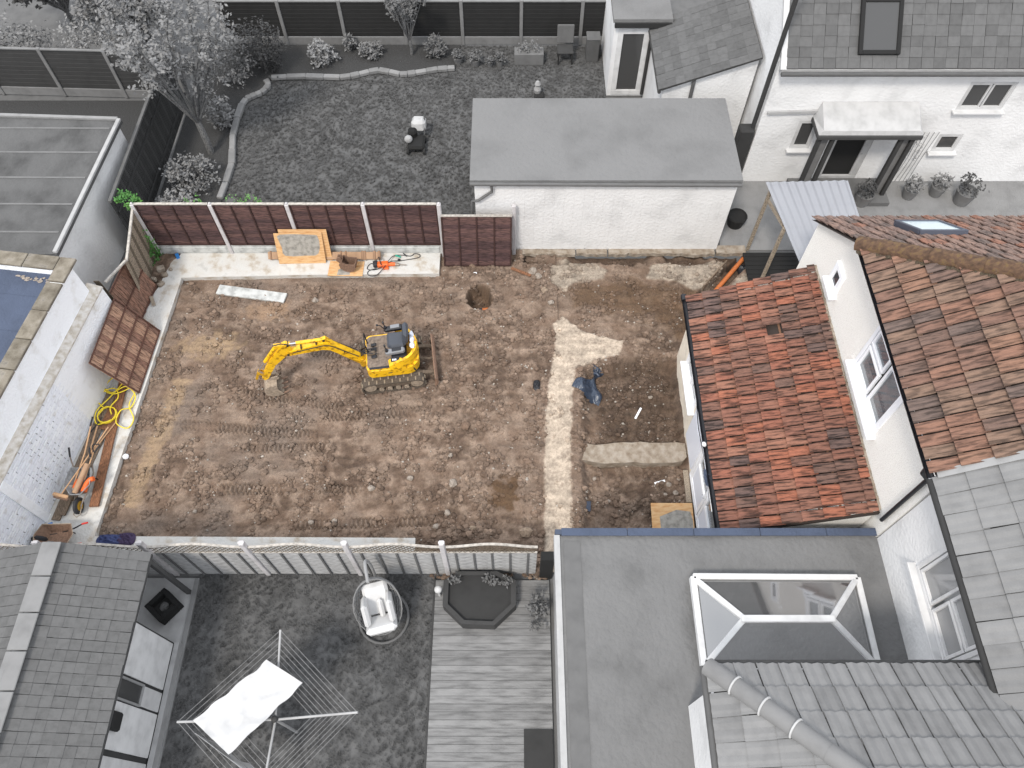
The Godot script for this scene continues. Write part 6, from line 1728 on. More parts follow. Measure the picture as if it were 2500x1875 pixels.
	f = MB.new(); f.box(sc + bs * Vector3(0, -0.06, 0.62), Vector3(1.0, 0.012, 0.2), bs); part(sl, "flashing", f, K.upvc2)

# ---------------------------------------------------------------- the garage and the houses beyond it
func make_garage() -> void:
	var o := thing("garage", "long white garage with grey flat felt roof behind the site", "garage", Vector3(2.3, 0, -15.2))
	var x0 := -0.93; var x1 := 5.56; var z0 := -16.65; var z1 := -13.78
	var m := MB.new()
	m.box2(Vector3(x0, -0.1, z0), Vector3(x1, 2.46, z1 - 0.02))
	part(o, "wall", m, K.g_white)
	# profiled cladding on the side towards the site
	for i in 26:
		m = MB.new()
		m.bev(Vector3(x0 + 0.125 + i * 0.2497, 1.22, z1 - 0.012), Vector3(0.2485, 2.42, 0.016), 0.0015)
		part(o, "cladding_board", m, K.g_white)
	m = MB.new(); m.box2(Vector3(x0 - 0.1, 2.5, z0 - 0.08), Vector3(x1 + 0.06, 2.58, z1 + 0.06)); var rf := part(o, "roof", m, K.g_felt)
	m = MB.new(); m.box2(Vector3(x0 - 0.085, 2.42, z1 + 0.02), Vector3(x1 + 0.05, 2.5, z1 + 0.05)); part(rf, "edge_trim", m, K.g[112])
	m = MB.new(); m.tube([Vector3(x0 - 0.1, 2.5, z1 + 0.1), Vector3(x1 + 0.05, 2.46, z1 + 0.1)], 0.05, 8); part(o, "gutter", m, K.g[112])
	m = MB.new(); m.tube([Vector3(-0.5, 2.44, -13.68), Vector3(-0.5, 2.2, -13.72), Vector3(-0.85, 1.9, -13.72), Vector3(-1.0, 1.85, -13.75), Vector3(-1.04, 0.9, -13.78)], 0.035, 8); part(o, "downpipe", m, K.g[112])
	var b := thing("water_butt", "black water butt standing at the garage corner behind the fence", "barrel", Vector3(-1.22, 0, -14.0))
	m = MB.new(); m.lathe(Vector3(-1.22, -0.04, -14.0), [Vector2(0.0, 0.0), Vector2(0.24, 0.0), Vector2(0.29, 0.4), Vector2(0.27, 0.85), Vector2(0.22, 0.9)], 18); part(b, "barrel", m, K.black_plastic)
	m = MB.new(); m.lathe(Vector3(-1.22, 0.84, -14.0), [Vector2(0.26, 0.0), Vector2(0.26, 0.05), Vector2(0.05, 0.08), Vector2(0.0, 0.08)], 18); part(b, "lid", m, K.dark_rubber)
	var rg := RandomNumberGenerator.new(); rg.seed = 12
	m = MB.new()
	for i in 900:
		var p := Vector3(rg.randf_range(-1.8, -1.05), 0.0, rg.randf_range(-14.9, -13.75)); var a := rg.randf() * TAU
		var hgt := rg.randf_range(0.04, 0.1)
		m.tri(p, p + Vector3(cos(a) * 0.012, 0, sin(a) * 0.012), p + Vector3(rg.randf_range(-0.03, 0.03), hgt, rg.randf_range(-0.03, 0.03)))
	var g := solo("green_grass", "bright green grass patch between the fence end and the garage", "grass", m, K.leaf_green[0])
	g.set_meta("kind", "stuff")

func make_far_houses() -> void:
	# low white extension with door and slate roof, seen beyond the garage
	var o := thing("white_annex", "white annex with glazed door and slate roof beyond the garage", "building", Vector3(4.6, 0, -19.6))
	var m := MB.new()
	holed_wall(m, Vector3(2.97, 0, -20.12), Vector3.RIGHT, Vector3.UP, 1.15, 2.55, 0.2, [[0.12, 0.05, 1.05, 2.3]])
	m.box2(Vector3(2.97, 0, -23.5), Vector3(3.17, 2.55, -20.33))
	part(o, "wall", m, K.g_white)
	m = MB.new(); m.box2(Vector3(2.9, 2.55, -23.6), Vector3(4.6, 2.66, -20.02)); part(o, "flat_roof", m, K.g_felt)
	m = MB.new(); m.box2(Vector3(2.95, 2.42, -20.06), Vector3(4.75, 2.56, -19.96)); part(o, "gutter", m, K.g[44])
	var d := MB.new(); ring(d, Vector3(2.97, 0, -20.12), Vector3.RIGHT, Vector3.UP, [0.12, 0.05, 1.05, 2.3], 0.16, 0.1, 0.02)
	var door := part(o, "door", d, K.g[236])
	d = MB.new(); d.box2(Vector3(3.25, 0.2, -20.16), Vector3(3.87, 2.15, -20.15)); part(door, "pane", d, K.g_glass)
	# sloping slate roof with white gable below
	m = MB.new()
	m.prism(PackedVector2Array([Vector2(4.12, -0.05), Vector2(6.5, -0.05), Vector2(6.5, 3.2), Vector2(4.12, 2.27)]), Vector3(0, 0, -20.3), Vector3.RIGHT, Vector3.UP, 2.75)
	part(o, "gable_wall", m, K.g_white)
	var up := Vector3(2.41, 0.95, 0).normalized(); var nn := Vector3(-up.y, up.x, 0)
	m = MB.new()
	var a := Vector3(4.0, 2.25, 0); var b := Vector3(6.53, 3.25, 0)
	m.hexa([a + Vector3(0, 0, -17.42), b + Vector3(0, 0, -17.42), b + Vector3(0, 0, -20.4), a + Vector3(0, 0, -20.4), a + Vector3(0, 0.06, -17.42), b + Vector3(0, 0.06, -17.42), b + Vector3(0, 0.06, -20.4), a + Vector3(0, 0.06, -20.4)])
	var rf := part(o, "slate_roof", m, K.g[70])
	var al := up.cross(nn)
	tiling(rf, "slate", Vector3(3.98, 2.3, -17.4 if al.z < 0 else -20.4), up, nn, 10, 11, 0.3, 0.24, [tile_mb(0.292, 0.33, 0.0, 1, 0.012, 0.014, 2)], K.g_slate, [[b + Vector3(0, 0.06, 0), -up]], no_skip, 0.004)
	m = MB.new(); m.tube([Vector3(4.0, 2.24, -17.4), Vector3(4.0, 2.24, -20.3)], 0.05, 8); part(o, "gutter", m, K.g[70])
	m = MB.new(); m.tube([Vector3(4.9, 2.6, -17.5), Vector3(4.9, 0.6, -17.5)], 0.05, 8); part(o, "downpipe", m, K.g[98])
	m = MB.new(); m.tube([Vector3(4.08, 2.2, -20.0), Vector3(4.06, 1.9, -20.06), Vector3(4.06, 0.1, -20.06)], 0.05, 8); part(o, "downpipe", m, K.g[58])
	# white house with porch
	var h := thing("white_house", "large white house with columned porch and roof window", "house", Vector3(11.0, 0, -18.5))
	var zf := -16.38
	m = MB.new()
	m.prism(PackedVector2Array([Vector2(-zf + 0.26, -0.05), Vector2(-zf + 0.26, 4.1), Vector2(-zf + 3.6, 6.85), Vector2(-zf + 7.2, 3.9), Vector2(-zf + 7.2, -0.05)]), Vector3(6.6, 0, 0), Vector3.FORWARD, Vector3.UP, 0.25)
	holed_wall(m, Vector3(6.6, -0.05, zf), Vector3.RIGHT, Vector3.UP, 12.0, 3.95, 0.25, [[1.05, 1.25, 1.6, 2.2], [2.1, 0.05, 3.3, 2.2], [5.0, 1.15, 5.65, 1.75], [5.0, 2.55, 6.2, 3.4], [8.0, 1.0, 9.6, 2.3]])
	part(h, "wall", m, K.g_white)
	var A := Vector3(6.6, -0.05, zf)
	window(h, "window", A, Vector3.RIGHT, Vector3.UP, [1.05, 1.25, 1.6, 2.2], [[1.11, 1.31, 1.54, 2.14]], K.g[220], K.g_glass, 0.0, 0.06, K.g[236])
	window(h, "window", A, Vector3.RIGHT, Vector3.UP, [5.0, 1.15, 5.65, 1.75], [[5.06, 1.21, 5.59, 1.69]], K.g[220], K.g_glass, 0.0, 0.06, K.g[236])
	window(h, "window", A, Vector3.RIGHT, Vector3.UP, [5.0, 2.55, 6.2, 3.4], [[5.06, 2.61, 5.58, 3.34], [5.62, 2.61, 6.14, 3.34]], K.g[220], K.g_glass, 0.0, 0.06, K.g[236])
	window(h, "window", A, Vector3.RIGHT, Vector3.UP, [8.0, 1.0, 9.6, 2.3], [[8.06, 1.06, 8.78, 2.24], [8.82, 1.06, 9.54, 2.24]], K.g[220], K.g_glass, 0.0, 0.06, K.g[236])
	m = MB.new(); m.box2(Vector3(8.72, -0.02, zf - 0.12), Vector3(9.88, 2.1, zf - 0.06)); var fd := part(h, "front_door", m, K.g[30])
	m = MB.new(); ring(m, A, Vector3.RIGHT, Vector3.UP, [2.1, 0.05, 3.3, 2.2], 0.2, 0.1, -0.01); part(fd, "door_frame", m, K.g[204])
	m = MB.new(); m.cyl(Vector3(9.75, 1.0, zf - 0.06), Vector3(9.75, 1.0, zf - 0.01), 0.03, 0.03, 8); part(fd, "handle", m, K.g[172])
	# porch
	m = MB.new(); m.hexa([Vector3(7.95, 2.3, zf + 0.75), Vector3(10.65, 2.3, zf + 0.75), Vector3(10.65, 2.3, zf + 0.01), Vector3(7.95, 2.3, zf + 0.01), Vector3(8.05, 2.42, zf + 0.72), Vector3(10.55, 2.42, zf + 0.72), Vector3(10.55, 2.75, zf + 0.01), Vector3(8.05, 2.75, zf + 0.01)])
	part(h, "porch_canopy", m, K.g[204])
	m = MB.new(); m.bev(Vector3(9.3, 2.23, zf + 0.4), Vector3(2.74, 0.13, 0.78), 0.02); part(h, "porch_beam", m, K.g[70])
	for x in [8.05, 8.4, 10.2, 10.5]:
		m = MB.new(); m.bev(Vector3(x, 1.06, zf + 0.66), Vector3(0.11, 2.2, 0.11), 0.01); part(h, "porch_post", m, K.g[58])
	for x in [8.22, 10.35]:
		m = MB.new(); m.bev(Vector3(x, 1.06, zf + 0.6), Vector3(0.2, 2.18, 0.05), 0.01); part(h, "porch_panel", m, K.g[126])
	m = MB.new(); m.box2(Vector3(7.95, -0.04, zf + 0.02), Vector3(10.65, 0.12, zf + 1.0)); part(h, "porch_step", m, K.g[112])
	m = MB.new(); m.bar(Vector3(6.7, 2.42, zf + 0.04), Vector3(9.4, 2.52, zf + 0.04), 0.05, 0.08); part(h, "wall_pipe", m, K.g[188])
	# roof
	up = Vector3(0, 3.0, -3.6).normalized(); nn = Vector3(0, 3.6, 3.0).normalized()
	m = MB.new()
	a = Vector3(0, 3.86, zf + 0.16); b = Vector3(0, 6.9, zf - 3.6)
	m.hexa([a + Vector3(6.72, -0.06, 0), a + Vector3(19, -0.06, 0), b + Vector3(19, -0.06, 0), b + Vector3(6.72, -0.06, 0), a + Vector3(6.72, 0, 0), a + Vector3(19, 0, 0), b + Vector3(19, 0, 0), b + Vector3(6.72, 0, 0)])
	rf = part(h, "roof", m, K.g[84])
	al = up.cross(nn)
	tiling(rf, "slate", Vector3(6.72 if al.x > 0 else 6.72 + 24 * 0.3, 3.86, zf + 0.17), up, nn, 24, 11, 0.3, 0.25, [tile_mb(0.292, 0.35, 0.0, 1, 0.012, 0.014, 2)], K.g_slate, [], func(_i, _j, p): return p.x > 8.5 and p.x < 9.4 and p.z > -17.5 and p.z < -16.5, 0.004)
	m = MB.new(); m.box2(Vector3(6.62, 3.7, zf + 0.02), Vector3(18.6, 3.84, zf + 0.2)); part(h, "fascia", m, K.g[188])
	m = MB.new(); m.tube([Vector3(6.62, 3.76, zf + 0.26), Vector3(18.6, 3.76, zf + 0.26)], 0.055, 8); part(h, "gutter", m, K.g[98])
	m = MB.new(); m.bar(Vector3(6.66, 3.82, zf + 0.18), Vector3(6.66, 6.92, zf - 3.6), 0.14, 0.1); part(h, "verge_board", m, K.g[220])
	m = MB.new(); m.cyl(Vector3(6.5, 0.2, zf - 0.1), Vector3(6.5, 6.5, zf - 0.1), 0.06, 0.06, 10); part(h, "soil_pipe", m, K.g[58])
	m = MB.new(); m.bev(Vector3(6.35, 0.9, zf - 0.1), Vector3(0.4, 1.9, 0.35), 0.04); part(h, "meter_box", m, K.g[58])
	var rw := node_part(h, "roof_window")
	var rc := Vector3(8.95, 3.86, zf + 0.16) + up * 0.95 + nn * 0.05
	var bs := Basis(Vector3.RIGHT, nn, Vector3.RIGHT.cross(nn))
	m = MB.new()
	for s in [-1, 1]:
		m.bev(rc + bs * Vector3(s * 0.46, 0, 0), Vector3(0.1, 0.12, 1.3), 0.01, bs); m.bev(rc + bs * Vector3(0, 0, s * 0.6), Vector3(0.82, 0.118, 0.1), 0.01, bs)
	part(rw, "window_frame", m, K.g[30])
	m = MB.new(); m.box(rc + nn * 0.02, Vector3(0.84, 0.01, 1.1), bs); part(rw, "pane", m, K.g_glass)
	# paving in front of it
	m = MB.new(); m.box2(Vector3(5.7, -0.2, -16.9), Vector3(24, -0.012, -13.77)); m.box2(Vector3(7.75, -0.2, -13.765), Vector3(24, -0.012, -11.2)); var dv := struct("driveway", m, K.g_pave)
	var rg := RandomNumberGenerator.new(); rg.seed = 41
	var bm := box_mesh(Vector3(0.196, 0.05, 0.096), 0.006)
	for i in range(-2, 34):
		for k in 5:
			var bx := 8.9 + 0.2 * i; var bz := -14.9 + 0.2 * k
			piece(dv, "paver", bm, pick(K.paver), Transform3D(Basis(), Vector3(bx, 0.012, bz)))
			piece(dv, "paver", bm, pick(K.paver), Transform3D(Basis(), Vector3(bx + 0.1 * (1 if k % 2 else -1), 0.012, bz + 0.1)))
	# pots by the porch
	var pp := [[11.3, -15.75, 0.26, "round potted plant nearest the porch of the white house"], [12.1, -15.85, 0.26, "middle potted plant along the white house wall"], [12.75, -15.55, 0.34, "largest dark potted bush along the white house wall"], [9.9, -15.5, 0.3, "dark bushy pot in front of the porch posts"]]
	for q in pp: potted(q[0], q[1], q[2], q[3], 31 + int(q[0] * 10), 2 if q[2] < 0.3 else 4)
	m = MB.new()
	for i in 5: m.tube(curve([Vector3(10.95 + 0.12 * i, 0.05, zf + 0.06), Vector3(11.05 + 0.1 * i, 0.9, zf + 0.05), Vector3(11.0 + 0.13 * i, 1.8, zf + 0.05)]), 0.01, 4)
	leaves(m, Vector3(11.2, 1.3, zf + 0.1), Vector3(0.35, 0.6, 0.08), 16, 7, 0.05, rg)
	solo("wall_climber", "thin pale climbing plant trained up the white house wall", "plant", m, K.g_leaf[3])
	# polycarbonate canopy over the passage
	var c := thing("plastic_canopy", "corrugated clear plastic canopy on timber posts beside the house", "canopy", Vector3(7.3, 0, -12.6))
	var rows := []
	for i in 3:
		var row := []
		for k in 61:
			var t := k / 60.0
			row.append(Vector3(lerpf(6.28 + 0.18 * i, 8.3, t), 2.3 + 0.012 * sin(t * 62.0) + 0.06 * t, lerpf(-13.95, -11.2, i / 2.0)))
		rows.append(row)
	m = MB.new(); m.grid(rows, 0.003); part(c, "sheet", m, K.poly)
	for z in [-13.9, -12.55]:
		m = MB.new(); m.bar(Vector3(6.35 + 0.1 * (z + 14), 2.24, z), Vector3(8.3, 2.29, z), 0.05, 0.09); part(c, "rafter", m, K.weathered)
	for q in [[6.42, -13.8], [6.5, -12.5], [8.2, -13.85]]:
		m = MB.new(); m.bev(Vector3(q[0], 1.08, q[1]), Vector3(0.08, 2.3, 0.08), 0.008); part(c, "post", m, K.weathered)
	m = MB.new(); m.bar(Vector3(6.42, 1.9, -13.7), Vector3(6.5, 2.2, -12.6), 0.05, 0.08); part(c, "brace", m, K.weathered)
	m = MB.new()
	for k in 7: m.bev(Vector3(7.2, 0.03, -13.55 + 0.15 * k), Vector3(1.9, 0.05, 0.14), 0.006)
	solo("dark_decking", "dark decking boards under the plastic canopy", "decking", m, K.g[30])
	m = MB.new(); m.lathe(Vector3(6.2, -0.02, -14.7), [Vector2(0.0, 0.0), Vector2(0.2, 0.0), Vector2(0.28, 0.35), Vector2(0.26, 0.38), Vector2(0.22, 0.33), Vector2(0.0, 0.3)], 16)
	solo("dark_planter", "dark round planter in the passage right of the garage", "planter", m, K.g[30])

func potted(x: float, z: float, r: float, label: String, sd: int, li: int) -> void:
	var o := thing("potted_plant", label, "potted plant", Vector3(x, 0, z), "potted plants")
	var m := MB.new()
	m.lathe(Vector3(x, -0.015, z), [Vector2(0, 0), Vector2(r * 0.6, 0), Vector2(r * 0.85, r * 1.3), Vector2(r * 0.75, r * 1.3), Vector2(r * 0.7, r * 1.15), Vector2(0, r * 1.15)], 14); part(o, "pot", m, K.g[126])
	var rg := RandomNumberGenerator.new(); rg.seed = sd
	m = MB.new(); leaves(m, Vector3(x, r * 1.9, z), Vector3(r, r * 0.8, r), 30, 9, 0.08, rg); part(o, "foliage", m, K.g_leaf[li])

# ---------------------------------------------------------------- gardens beyond and in front
func post_fence(label: String, xs: Array, z: Callable, base: float, high: float, pm: Material, bm: Material, vertical := false) -> Node3D:
	var o := thing("garden_fence", label, "fence", Vector3(xs[0], base, z.call(xs[0])))
	for x in xs:
		var m := MB.new(); m.bev(Vector3(x, base + high / 2, z.call(x)), Vector3(0.11, high, 0.11), 0.012); part(o, "post", m, pm)
	for i in xs.size() - 1:
		var a := Vector3(xs[i], base, z.call(xs[i])); var b := Vector3(xs[i + 1], base, z.call(xs[i + 1]))
		var u := (b - a).normalized(); var w := (b - a).length() - 0.11
		var m := MB.new(); m.bar(a + u * 0.055 + Vector3(0, 0.14, 0), b - u * 0.055 + Vector3(0, 0.14, 0), 0.05, 0.28, Vector3.UP, 0.006); part(o, "gravel_board", m, pm)
		var p := node_part(o, "panel")
		var n := 9
		var sh := (high - 0.36) / n
		for k in n:
			piece(p, "slat", box_mesh(Vector3(w, sh * 1.12, 0.014), 0.003), bm, Transform3D(Basis(u, 0.1) * Basis(u, Vector3.UP, u.cross(Vector3.UP)), (a + b) / 2 + Vector3(0, 0.3 + sh * (k + 0.5), 0)))
		piece(p, "capping_rail", box_mesh(Vector3(w, 0.04, 0.08), 0.004), pm, Transform3D(Basis(u, Vector3.UP, u.cross(Vector3.UP)), (a + b) / 2 + Vector3(0, high - 0.04, 0)))
	return o
func lawn(called: String, x0: float, z0: float, x1: float, z1: float, sd: int, hi := 0.0) -> void:
	var ns := fnoise(sd, 1.4)
	var rows := []
	var nx := int((x1 - x0) / 0.12); var nz := int((z1 - z0) / 0.12)
	for k in nz + 1:
		var row := []
		for i in nx + 1:
			var x := lerpf(x0, x1, float(i) / nx); var z := lerpf(z0, z1, float(k) / nz)
			row.append(Vector3(x, hi + 0.02 * ns.get_noise_2d(x, z), z))
		rows.append(row)
	var m := MB.new(); m.grid(rows)
	struct(called, m, K.g_lawn)
	var rg := RandomNumberGenerator.new(); rg.seed = sd
	var mm := MultiMesh.new(); mm.transform_format = MultiMesh.TRANSFORM_3D; mm.use_colors = true
	var t := MB.new()
	for i in 7:
		var a := TAU * i / 7 + 0.3; var d := Vector3(cos(a), 0, sin(a))
		t.tri(d * 0.012 + d.cross(Vector3.UP) * 0.006, d * 0.012 - d.cross(Vector3.UP) * 0.006, d * 0.035 + Vector3(0, 0.045 + 0.01 * (i % 3), 0))
	mm.mesh = t.mesh()
	var gm := mat(Color(1, 1, 1), 1.0); gm.vertex_color_use_as_albedo = true
	mm.mesh.surface_set_material(0, gm)
	var n := int((x1 - x0) * (z1 - z0) * 260)
	mm.instance_count = n
	var n2 := fnoise(sd + 9, 0.5)
	for i in n:
		var x := rg.randf_range(x0, x1); var z := rg.randf_range(z0, z1)
		var s := rg.randf_range(0.7, 1.4)
		mm.set_instance_transform(i, Transform3D(Basis(Vector3.UP, rg.randf() * TAU).scaled(Vector3(s, s, s)), Vector3(x, hi + 0.02 * ns.get_noise_2d(x, z) - 0.004, z)))
		var f := clampf(0.115 + 0.05 * n2.get_noise_2d(x, z) + rg.randf_range(-0.015, 0.02), 0.03, 0.25)
		mm.set_instance_color(i, Color(f, f, f))
	var o := MultiMeshInstance3D.new(); o.name = numbered(self, "grass"); o.multimesh = mm
	o.set_meta("kind", "stuff"); tag(o, "short grass blades of the %s" % called.replace("_", " "), "grass")
	add_child(o)
func make_north_garden() -> void:
	lawn("far_lawn", -10.0, -22.6, 2.95, -13.8, 3, 0.0)
	# border soil and stone edging
	var m := MB.new()
	flat(m, [[-10.05, -22.6], [-10.05, -13.75], [-8.3, -13.75], [-8.25, -16.0], [-8.3, -17.2], [-8.45, -18.2], [-8.42, -19.7], [-8.0, -20.1], [-7.8, -20.8], [-5.5, -20.9], [-4.3, -21.2], [-3.3, -21.1], [-1.85, -21.35], [-1.7, -22.6]], -0.05, 0.05)
	struct("planting_bed", m, K.g_soil)
	var edges := [[Vector3(-8.3, 0.05, -15.6), Vector3(-8.22, 0.05, -16.97), Vector3(-8.42, 0.05, -18.19), Vector3(-8.4, 0.05, -19.6), Vector3(-8.2, 0.05, -19.95), Vector3(-7.9, 0.05, -20.15), Vector3(-7.72, 0.05, -20.5), Vector3(-7.85, 0.05, -20.75)], [Vector3(-7.7, 0.05, -20.88), Vector3(-6.6, 0.05, -20.95), Vector3(-5.5, 0.05, -20.9), Vector3(-4.9, 0.05, -21.05), Vector3(-4.29, 0.05, -21.26), Vector3(-3.6, 0.05, -21.05), Vector3(-3.1, 0.05, -21.12), Vector3(-2.4, 0.05, -21.3), Vector3(-1.85, 0.05, -21.36)]]
	for k in 2:
		var e := thing("stone_edging", ["pale stone edging curving along the left border of the far lawn", "pale wavy stone edging along the back border of the far lawn"][k], "edging", edges[k][0], "stone edging of the far lawn")
		var pts := curve(edges[k], 2)
		for i in pts.size() - 1:
			var d := MB.new(); d.bar(pts[i] + Vector3(0, 0.03, 0), pts[i + 1] + Vector3(0, 0.03, 0), 0.17 + 0.015 * (i % 3), 0.12 + 0.01 * (i % 2), Vector3.UP, 0.02); part(e, "edging_stone", d, K.g[140] if i % 3 else K.g[156])
	post_fence("dark board fence on pale concrete posts at the back of the far lawn", [-9.4, -7.45, -5.5, -3.5, -1.62, 0.3, 2.25, 3.9], func(_x): return -22.7, 0.0, 1.56, K.g[140], K.g[44])
	post_fence("dark board fence on pale posts beyond the grey flat roof", [-18.0, -16.05, -14.08, -12.12, -10.2], func(x): return -20.2 + 0.04 * (x + 16.0), 0.0, 1.68, K.g[140], K.g[70])
	# close boarded side fence
	var f := thing("side_fence", "dark close boarded fence running beside the left border", "fence", Vector3(-10.16, 0, -16.8))
	for i in 44:
		m = MB.new(); m.bev(Vector3(-10.16, 0.88, -13.85 - 0.135 * i), Vector3(0.016, 1.7, 0.13), 0.003, Basis(Vector3.UP, 0.08)); part(f, "board", m, K.g[58] if i % 3 else K.g[70])
	m = MB.new(); m.box2(Vector3(-10.2, 1.74, -19.85), Vector3(-10.12, 1.8, -13.8)); part(f, "capping_rail", m, K.g[112])
	for y in [0.3, 1.3]:
		m = MB.new(); m.box2(Vector3(-10.14, y, -19.8), Vector3(-10.1, y + 0.07, -13.85)); part(f, "rail", m, K.g[58])
	# flat-roofed outbuilding beyond the blue roof
	var b := thing("grey_roofed_outbuilding", "white outbuilding with wide grey flat roof at the left", "building", Vector3(-13.5, 0, -14.0))
	m = MB.new(); m.prism(PackedVector2Array([Vector2(-10.42, 16.2), Vector2(-10.68, 11.75), Vector2(-18, 11.6), Vector2(-18, 16.5)]), Vector3(0, -0.05, 0), Vector3.RIGHT, Vector3.FORWARD, 2.2); part(b, "wall", m, K.g_white)
	m = MB.new(); m.prism(PackedVector2Array([Vector2(-10.32, 16.3), Vector2(-10.6, 11.68), Vector2(-18.1, 11.5), Vector2(-18.1, 16.7)]), Vector3(0, 2.15, 0), Vector3.RIGHT, Vector3.FORWARD, 0.1); var rf := part(b, "roof", m, K.g_felt3)
	for k in 5:
		m = MB.new(); m.bar(Vector3(-18, 2.256, -12.4 - 0.9 * k), Vector3(-10.75 + 0.055 * k, 2.256, -12.35 - 0.9 * k), 0.05, 0.012); part(rf, "felt_seam", m, K.g[126])
	m = MB.new(); m.bar(Vector3(-10.36, 2.28, -16.28), Vector3(-10.63, 2.28, -11.7), 0.1, 0.07, Vector3.UP, 0.01); part(rf, "roof_edge", m, K.g[188])
	m = MB.new(); m.bar(Vector3(-18, 2.28, -16.64), Vector3(-10.4, 2.28, -16.29), 0.1, 0.07, Vector3.UP, 0.01); part(rf, "roof_edge", m, K.g[156])
	m = MB.new(); m.box2(Vector3(-20, -0.04, -19.9), Vector3(-10.3, -0.015, -16.6)); struct("side_yard", m, K.g_soil)
	# planting
	tree("multi_stem_tree", "pale multi stemmed tree fanning out over the left border", Vector3(-8.95, 0.03, -17.5), 4.6, 1.8, 13, 7, 0.11, K.g_leaf[2], 5, Vector3(-0.3, 0, -0.7))
	tree("small_tree", "small leafy tree against the back fence of the far lawn", Vector3(-3.3, 0.03, -22.1), 2.5, 0.75, 7, 5, 0.08, K.g_leaf[1], 6, Vector3.ZERO, 0.05)
	tree("hedge_tree", "pale leafy tree beyond the fence at the top edge", Vector3(-11.6, -0.02, -21.8), 3.4, 1.6, 11, 12, 0.15, K.g_leaf[2], 8)
	tree("hedge_tree", "dark leafy tree at the far top corner beyond the fence", Vector3(-14.8, -0.02, -23.6), 3.0, 1.9, 11, 12, 0.16, K.g_leaf[4], 9)
	var sh := [[Vector3(-9.1, 0.03, -16.2), Vector3(0.75, 0.4, 0.7), 70, 2, "pale bushy shrub in the left border beside the edging"], [Vector3(-9.3, 0.03, -15.0), Vector3(0.55, 0.3, 0.6), 60, 3, "light low shrub in the near end of the left border"], [Vector3(-7.9, 0.03, -21.3), Vector3(0.85, 0.85, 0.7), 110, 4, "large dark shrub at the corner of the border"], [Vector3(-8.7, 0.03, -20.6), Vector3(0.7, 1.0, 0.7), 90, 1, "tall grey shrub behind the border corner"], [Vector3(-6.1, 0.03, -21.7), Vector3(0.45, 0.36, 0.4), 60, 3, "round pale shrub in front of the back fence"], [Vector3(-8.75, 0.03, -18.7), Vector3(0.4, 0.5, 0.5), 50, 2, "thin upright shrub beside the left stone edging"], [Vector3(-12.9, -0.02, -21.3), Vector3(1.2, 0.95, 0.5), 120, 3, "bright rounded shrub behind the left fence"], [Vector3(-15.4, -0.02, -21.3), Vector3(1.3, 0.9, 0.5), 110, 2, "wide hedge shrub behind the far left fence"], [Vector3(-2.5, 0.03, -22.0), Vector3(0.35, 0.35, 0.3), 36, 1, "small shrub between the small tree and the pots"], [Vector3(-4.6, 0.03, -22.0), Vector3(0.4, 0.25, 0.3), 36, 2, "low shrub left of the small tree"], [Vector3(-5.3, 0.03, -22.3), Vector3(0.2, 0.3, 0.2), 24, 2, "little shrub at the fence post left of the small tree"]]
	for i in sh.size():
		var q: Array = sh[i]
		shrub("shrub", q[4], q[0], q[1], int(q[2] * 1.3), 12, 0.1, K.g_leaf[q[3]], 60 + i, "shrubs of the gardens beyond")
	# pots, trough, chair and box along the fence
	var pots := [[-1.2, -21.6, 0.2], [-0.72, -21.55, 0.13], [-0.4, -21.6, 0.16], [-1.75, -21.7, 0.18]]
	var pl := ["tall pale pot leftmost in the row by the back fence", "smallest pale pot in the row by the back fence", "pale pot next to the planter trough", "dark gap pot at the border end by the back fence"]
	for i in 4: potted(pots[i][0], pots[i][1], pots[i][2], pl[i], 90 + i, 1)
	var tr := thing("planter_trough", "pale rectangular planter trough with plants by the back fence", "planter", Vector3(0.55, 0, -21.8))
	m = MB.new(); m.bev(Vector3(0.55, 0.2, -21.8), Vector3(0.95, 0.42, 0.4), 0.02); part(tr, "trough", m, K.g[126])
	m = MB.new(); var rg := RandomNumberGenerator.new(); rg.seed = 71; leaves(m, Vector3(0.55, 0.55, -21.8), Vector3(0.42, 0.22, 0.2), 40, 9, 0.07, rg); part(tr, "foliage", m, K.g_leaf[2])
	var ch := thing("garden_chair", "grey garden chair standing by the back fence", "chair", Vector3(1.72, 0, -21.9))
	m = MB.new(); m.bev(Vector3(1.72, 0.42, -21.85), Vector3(0.52, 0.06, 0.48), 0.02); part(ch, "seat", m, K.g[70])
	m = MB.new(); m.bev(Vector3(1.72, 0.78, -22.12), Vector3(0.54, 0.6, 0.05), 0.02, Basis(Vector3.RIGHT, -0.15)); part(ch, "backrest", m, K.g[112])
	for q in [[1.5, -21.65], [1.94, -21.65], [1.5, -22.05], [1.94, -22.05]]:
		m = MB.new(); m.bev(Vector3(q[0], 0.2, q[1]), Vector3(0.05, 0.42, 0.05), 0.008); part(ch, "leg", m, K.g[44])
	var bx := thing("storage_box", "grey upright storage box at the fence end by the annex", "box", Vector3(2.6, 0, -21.95))
	m = MB.new(); m.bev(Vector3(2.6, 0.4, -21.95), Vector3(0.4, 0.8, 0.4), 0.02); part(bx, "body", m, K.g[98])
	m = MB.new(); m.bev(Vector3(2.6, 0.82, -21.95), Vector3(0.44, 0.05, 0.44), 0.015); part(bx, "lid", m, K.g[112])
	var orn := thing("garden_ornament", "small pale upright ornament on a dark base behind the garage", "ornament", Vector3(0.8, 0, -20.15))
	m = MB.new(); m.bev(Vector3(0.85, 0.06, -20.05), Vector3(0.3, 0.14, 0.26), 0.03); part(orn, "base", m, K.g[44])
	m = MB.new(); m.lathe(Vector3(0.8, 0.12, -20.12), [Vector2(0.1, 0), Vector2(0.12, 0.12), Vector2(0.07, 0.24), Vector2(0.1, 0.3), Vector2(0.05, 0.4), Vector2(0, 0.42)], 12); part(orn, "figure", m, K.g[172])
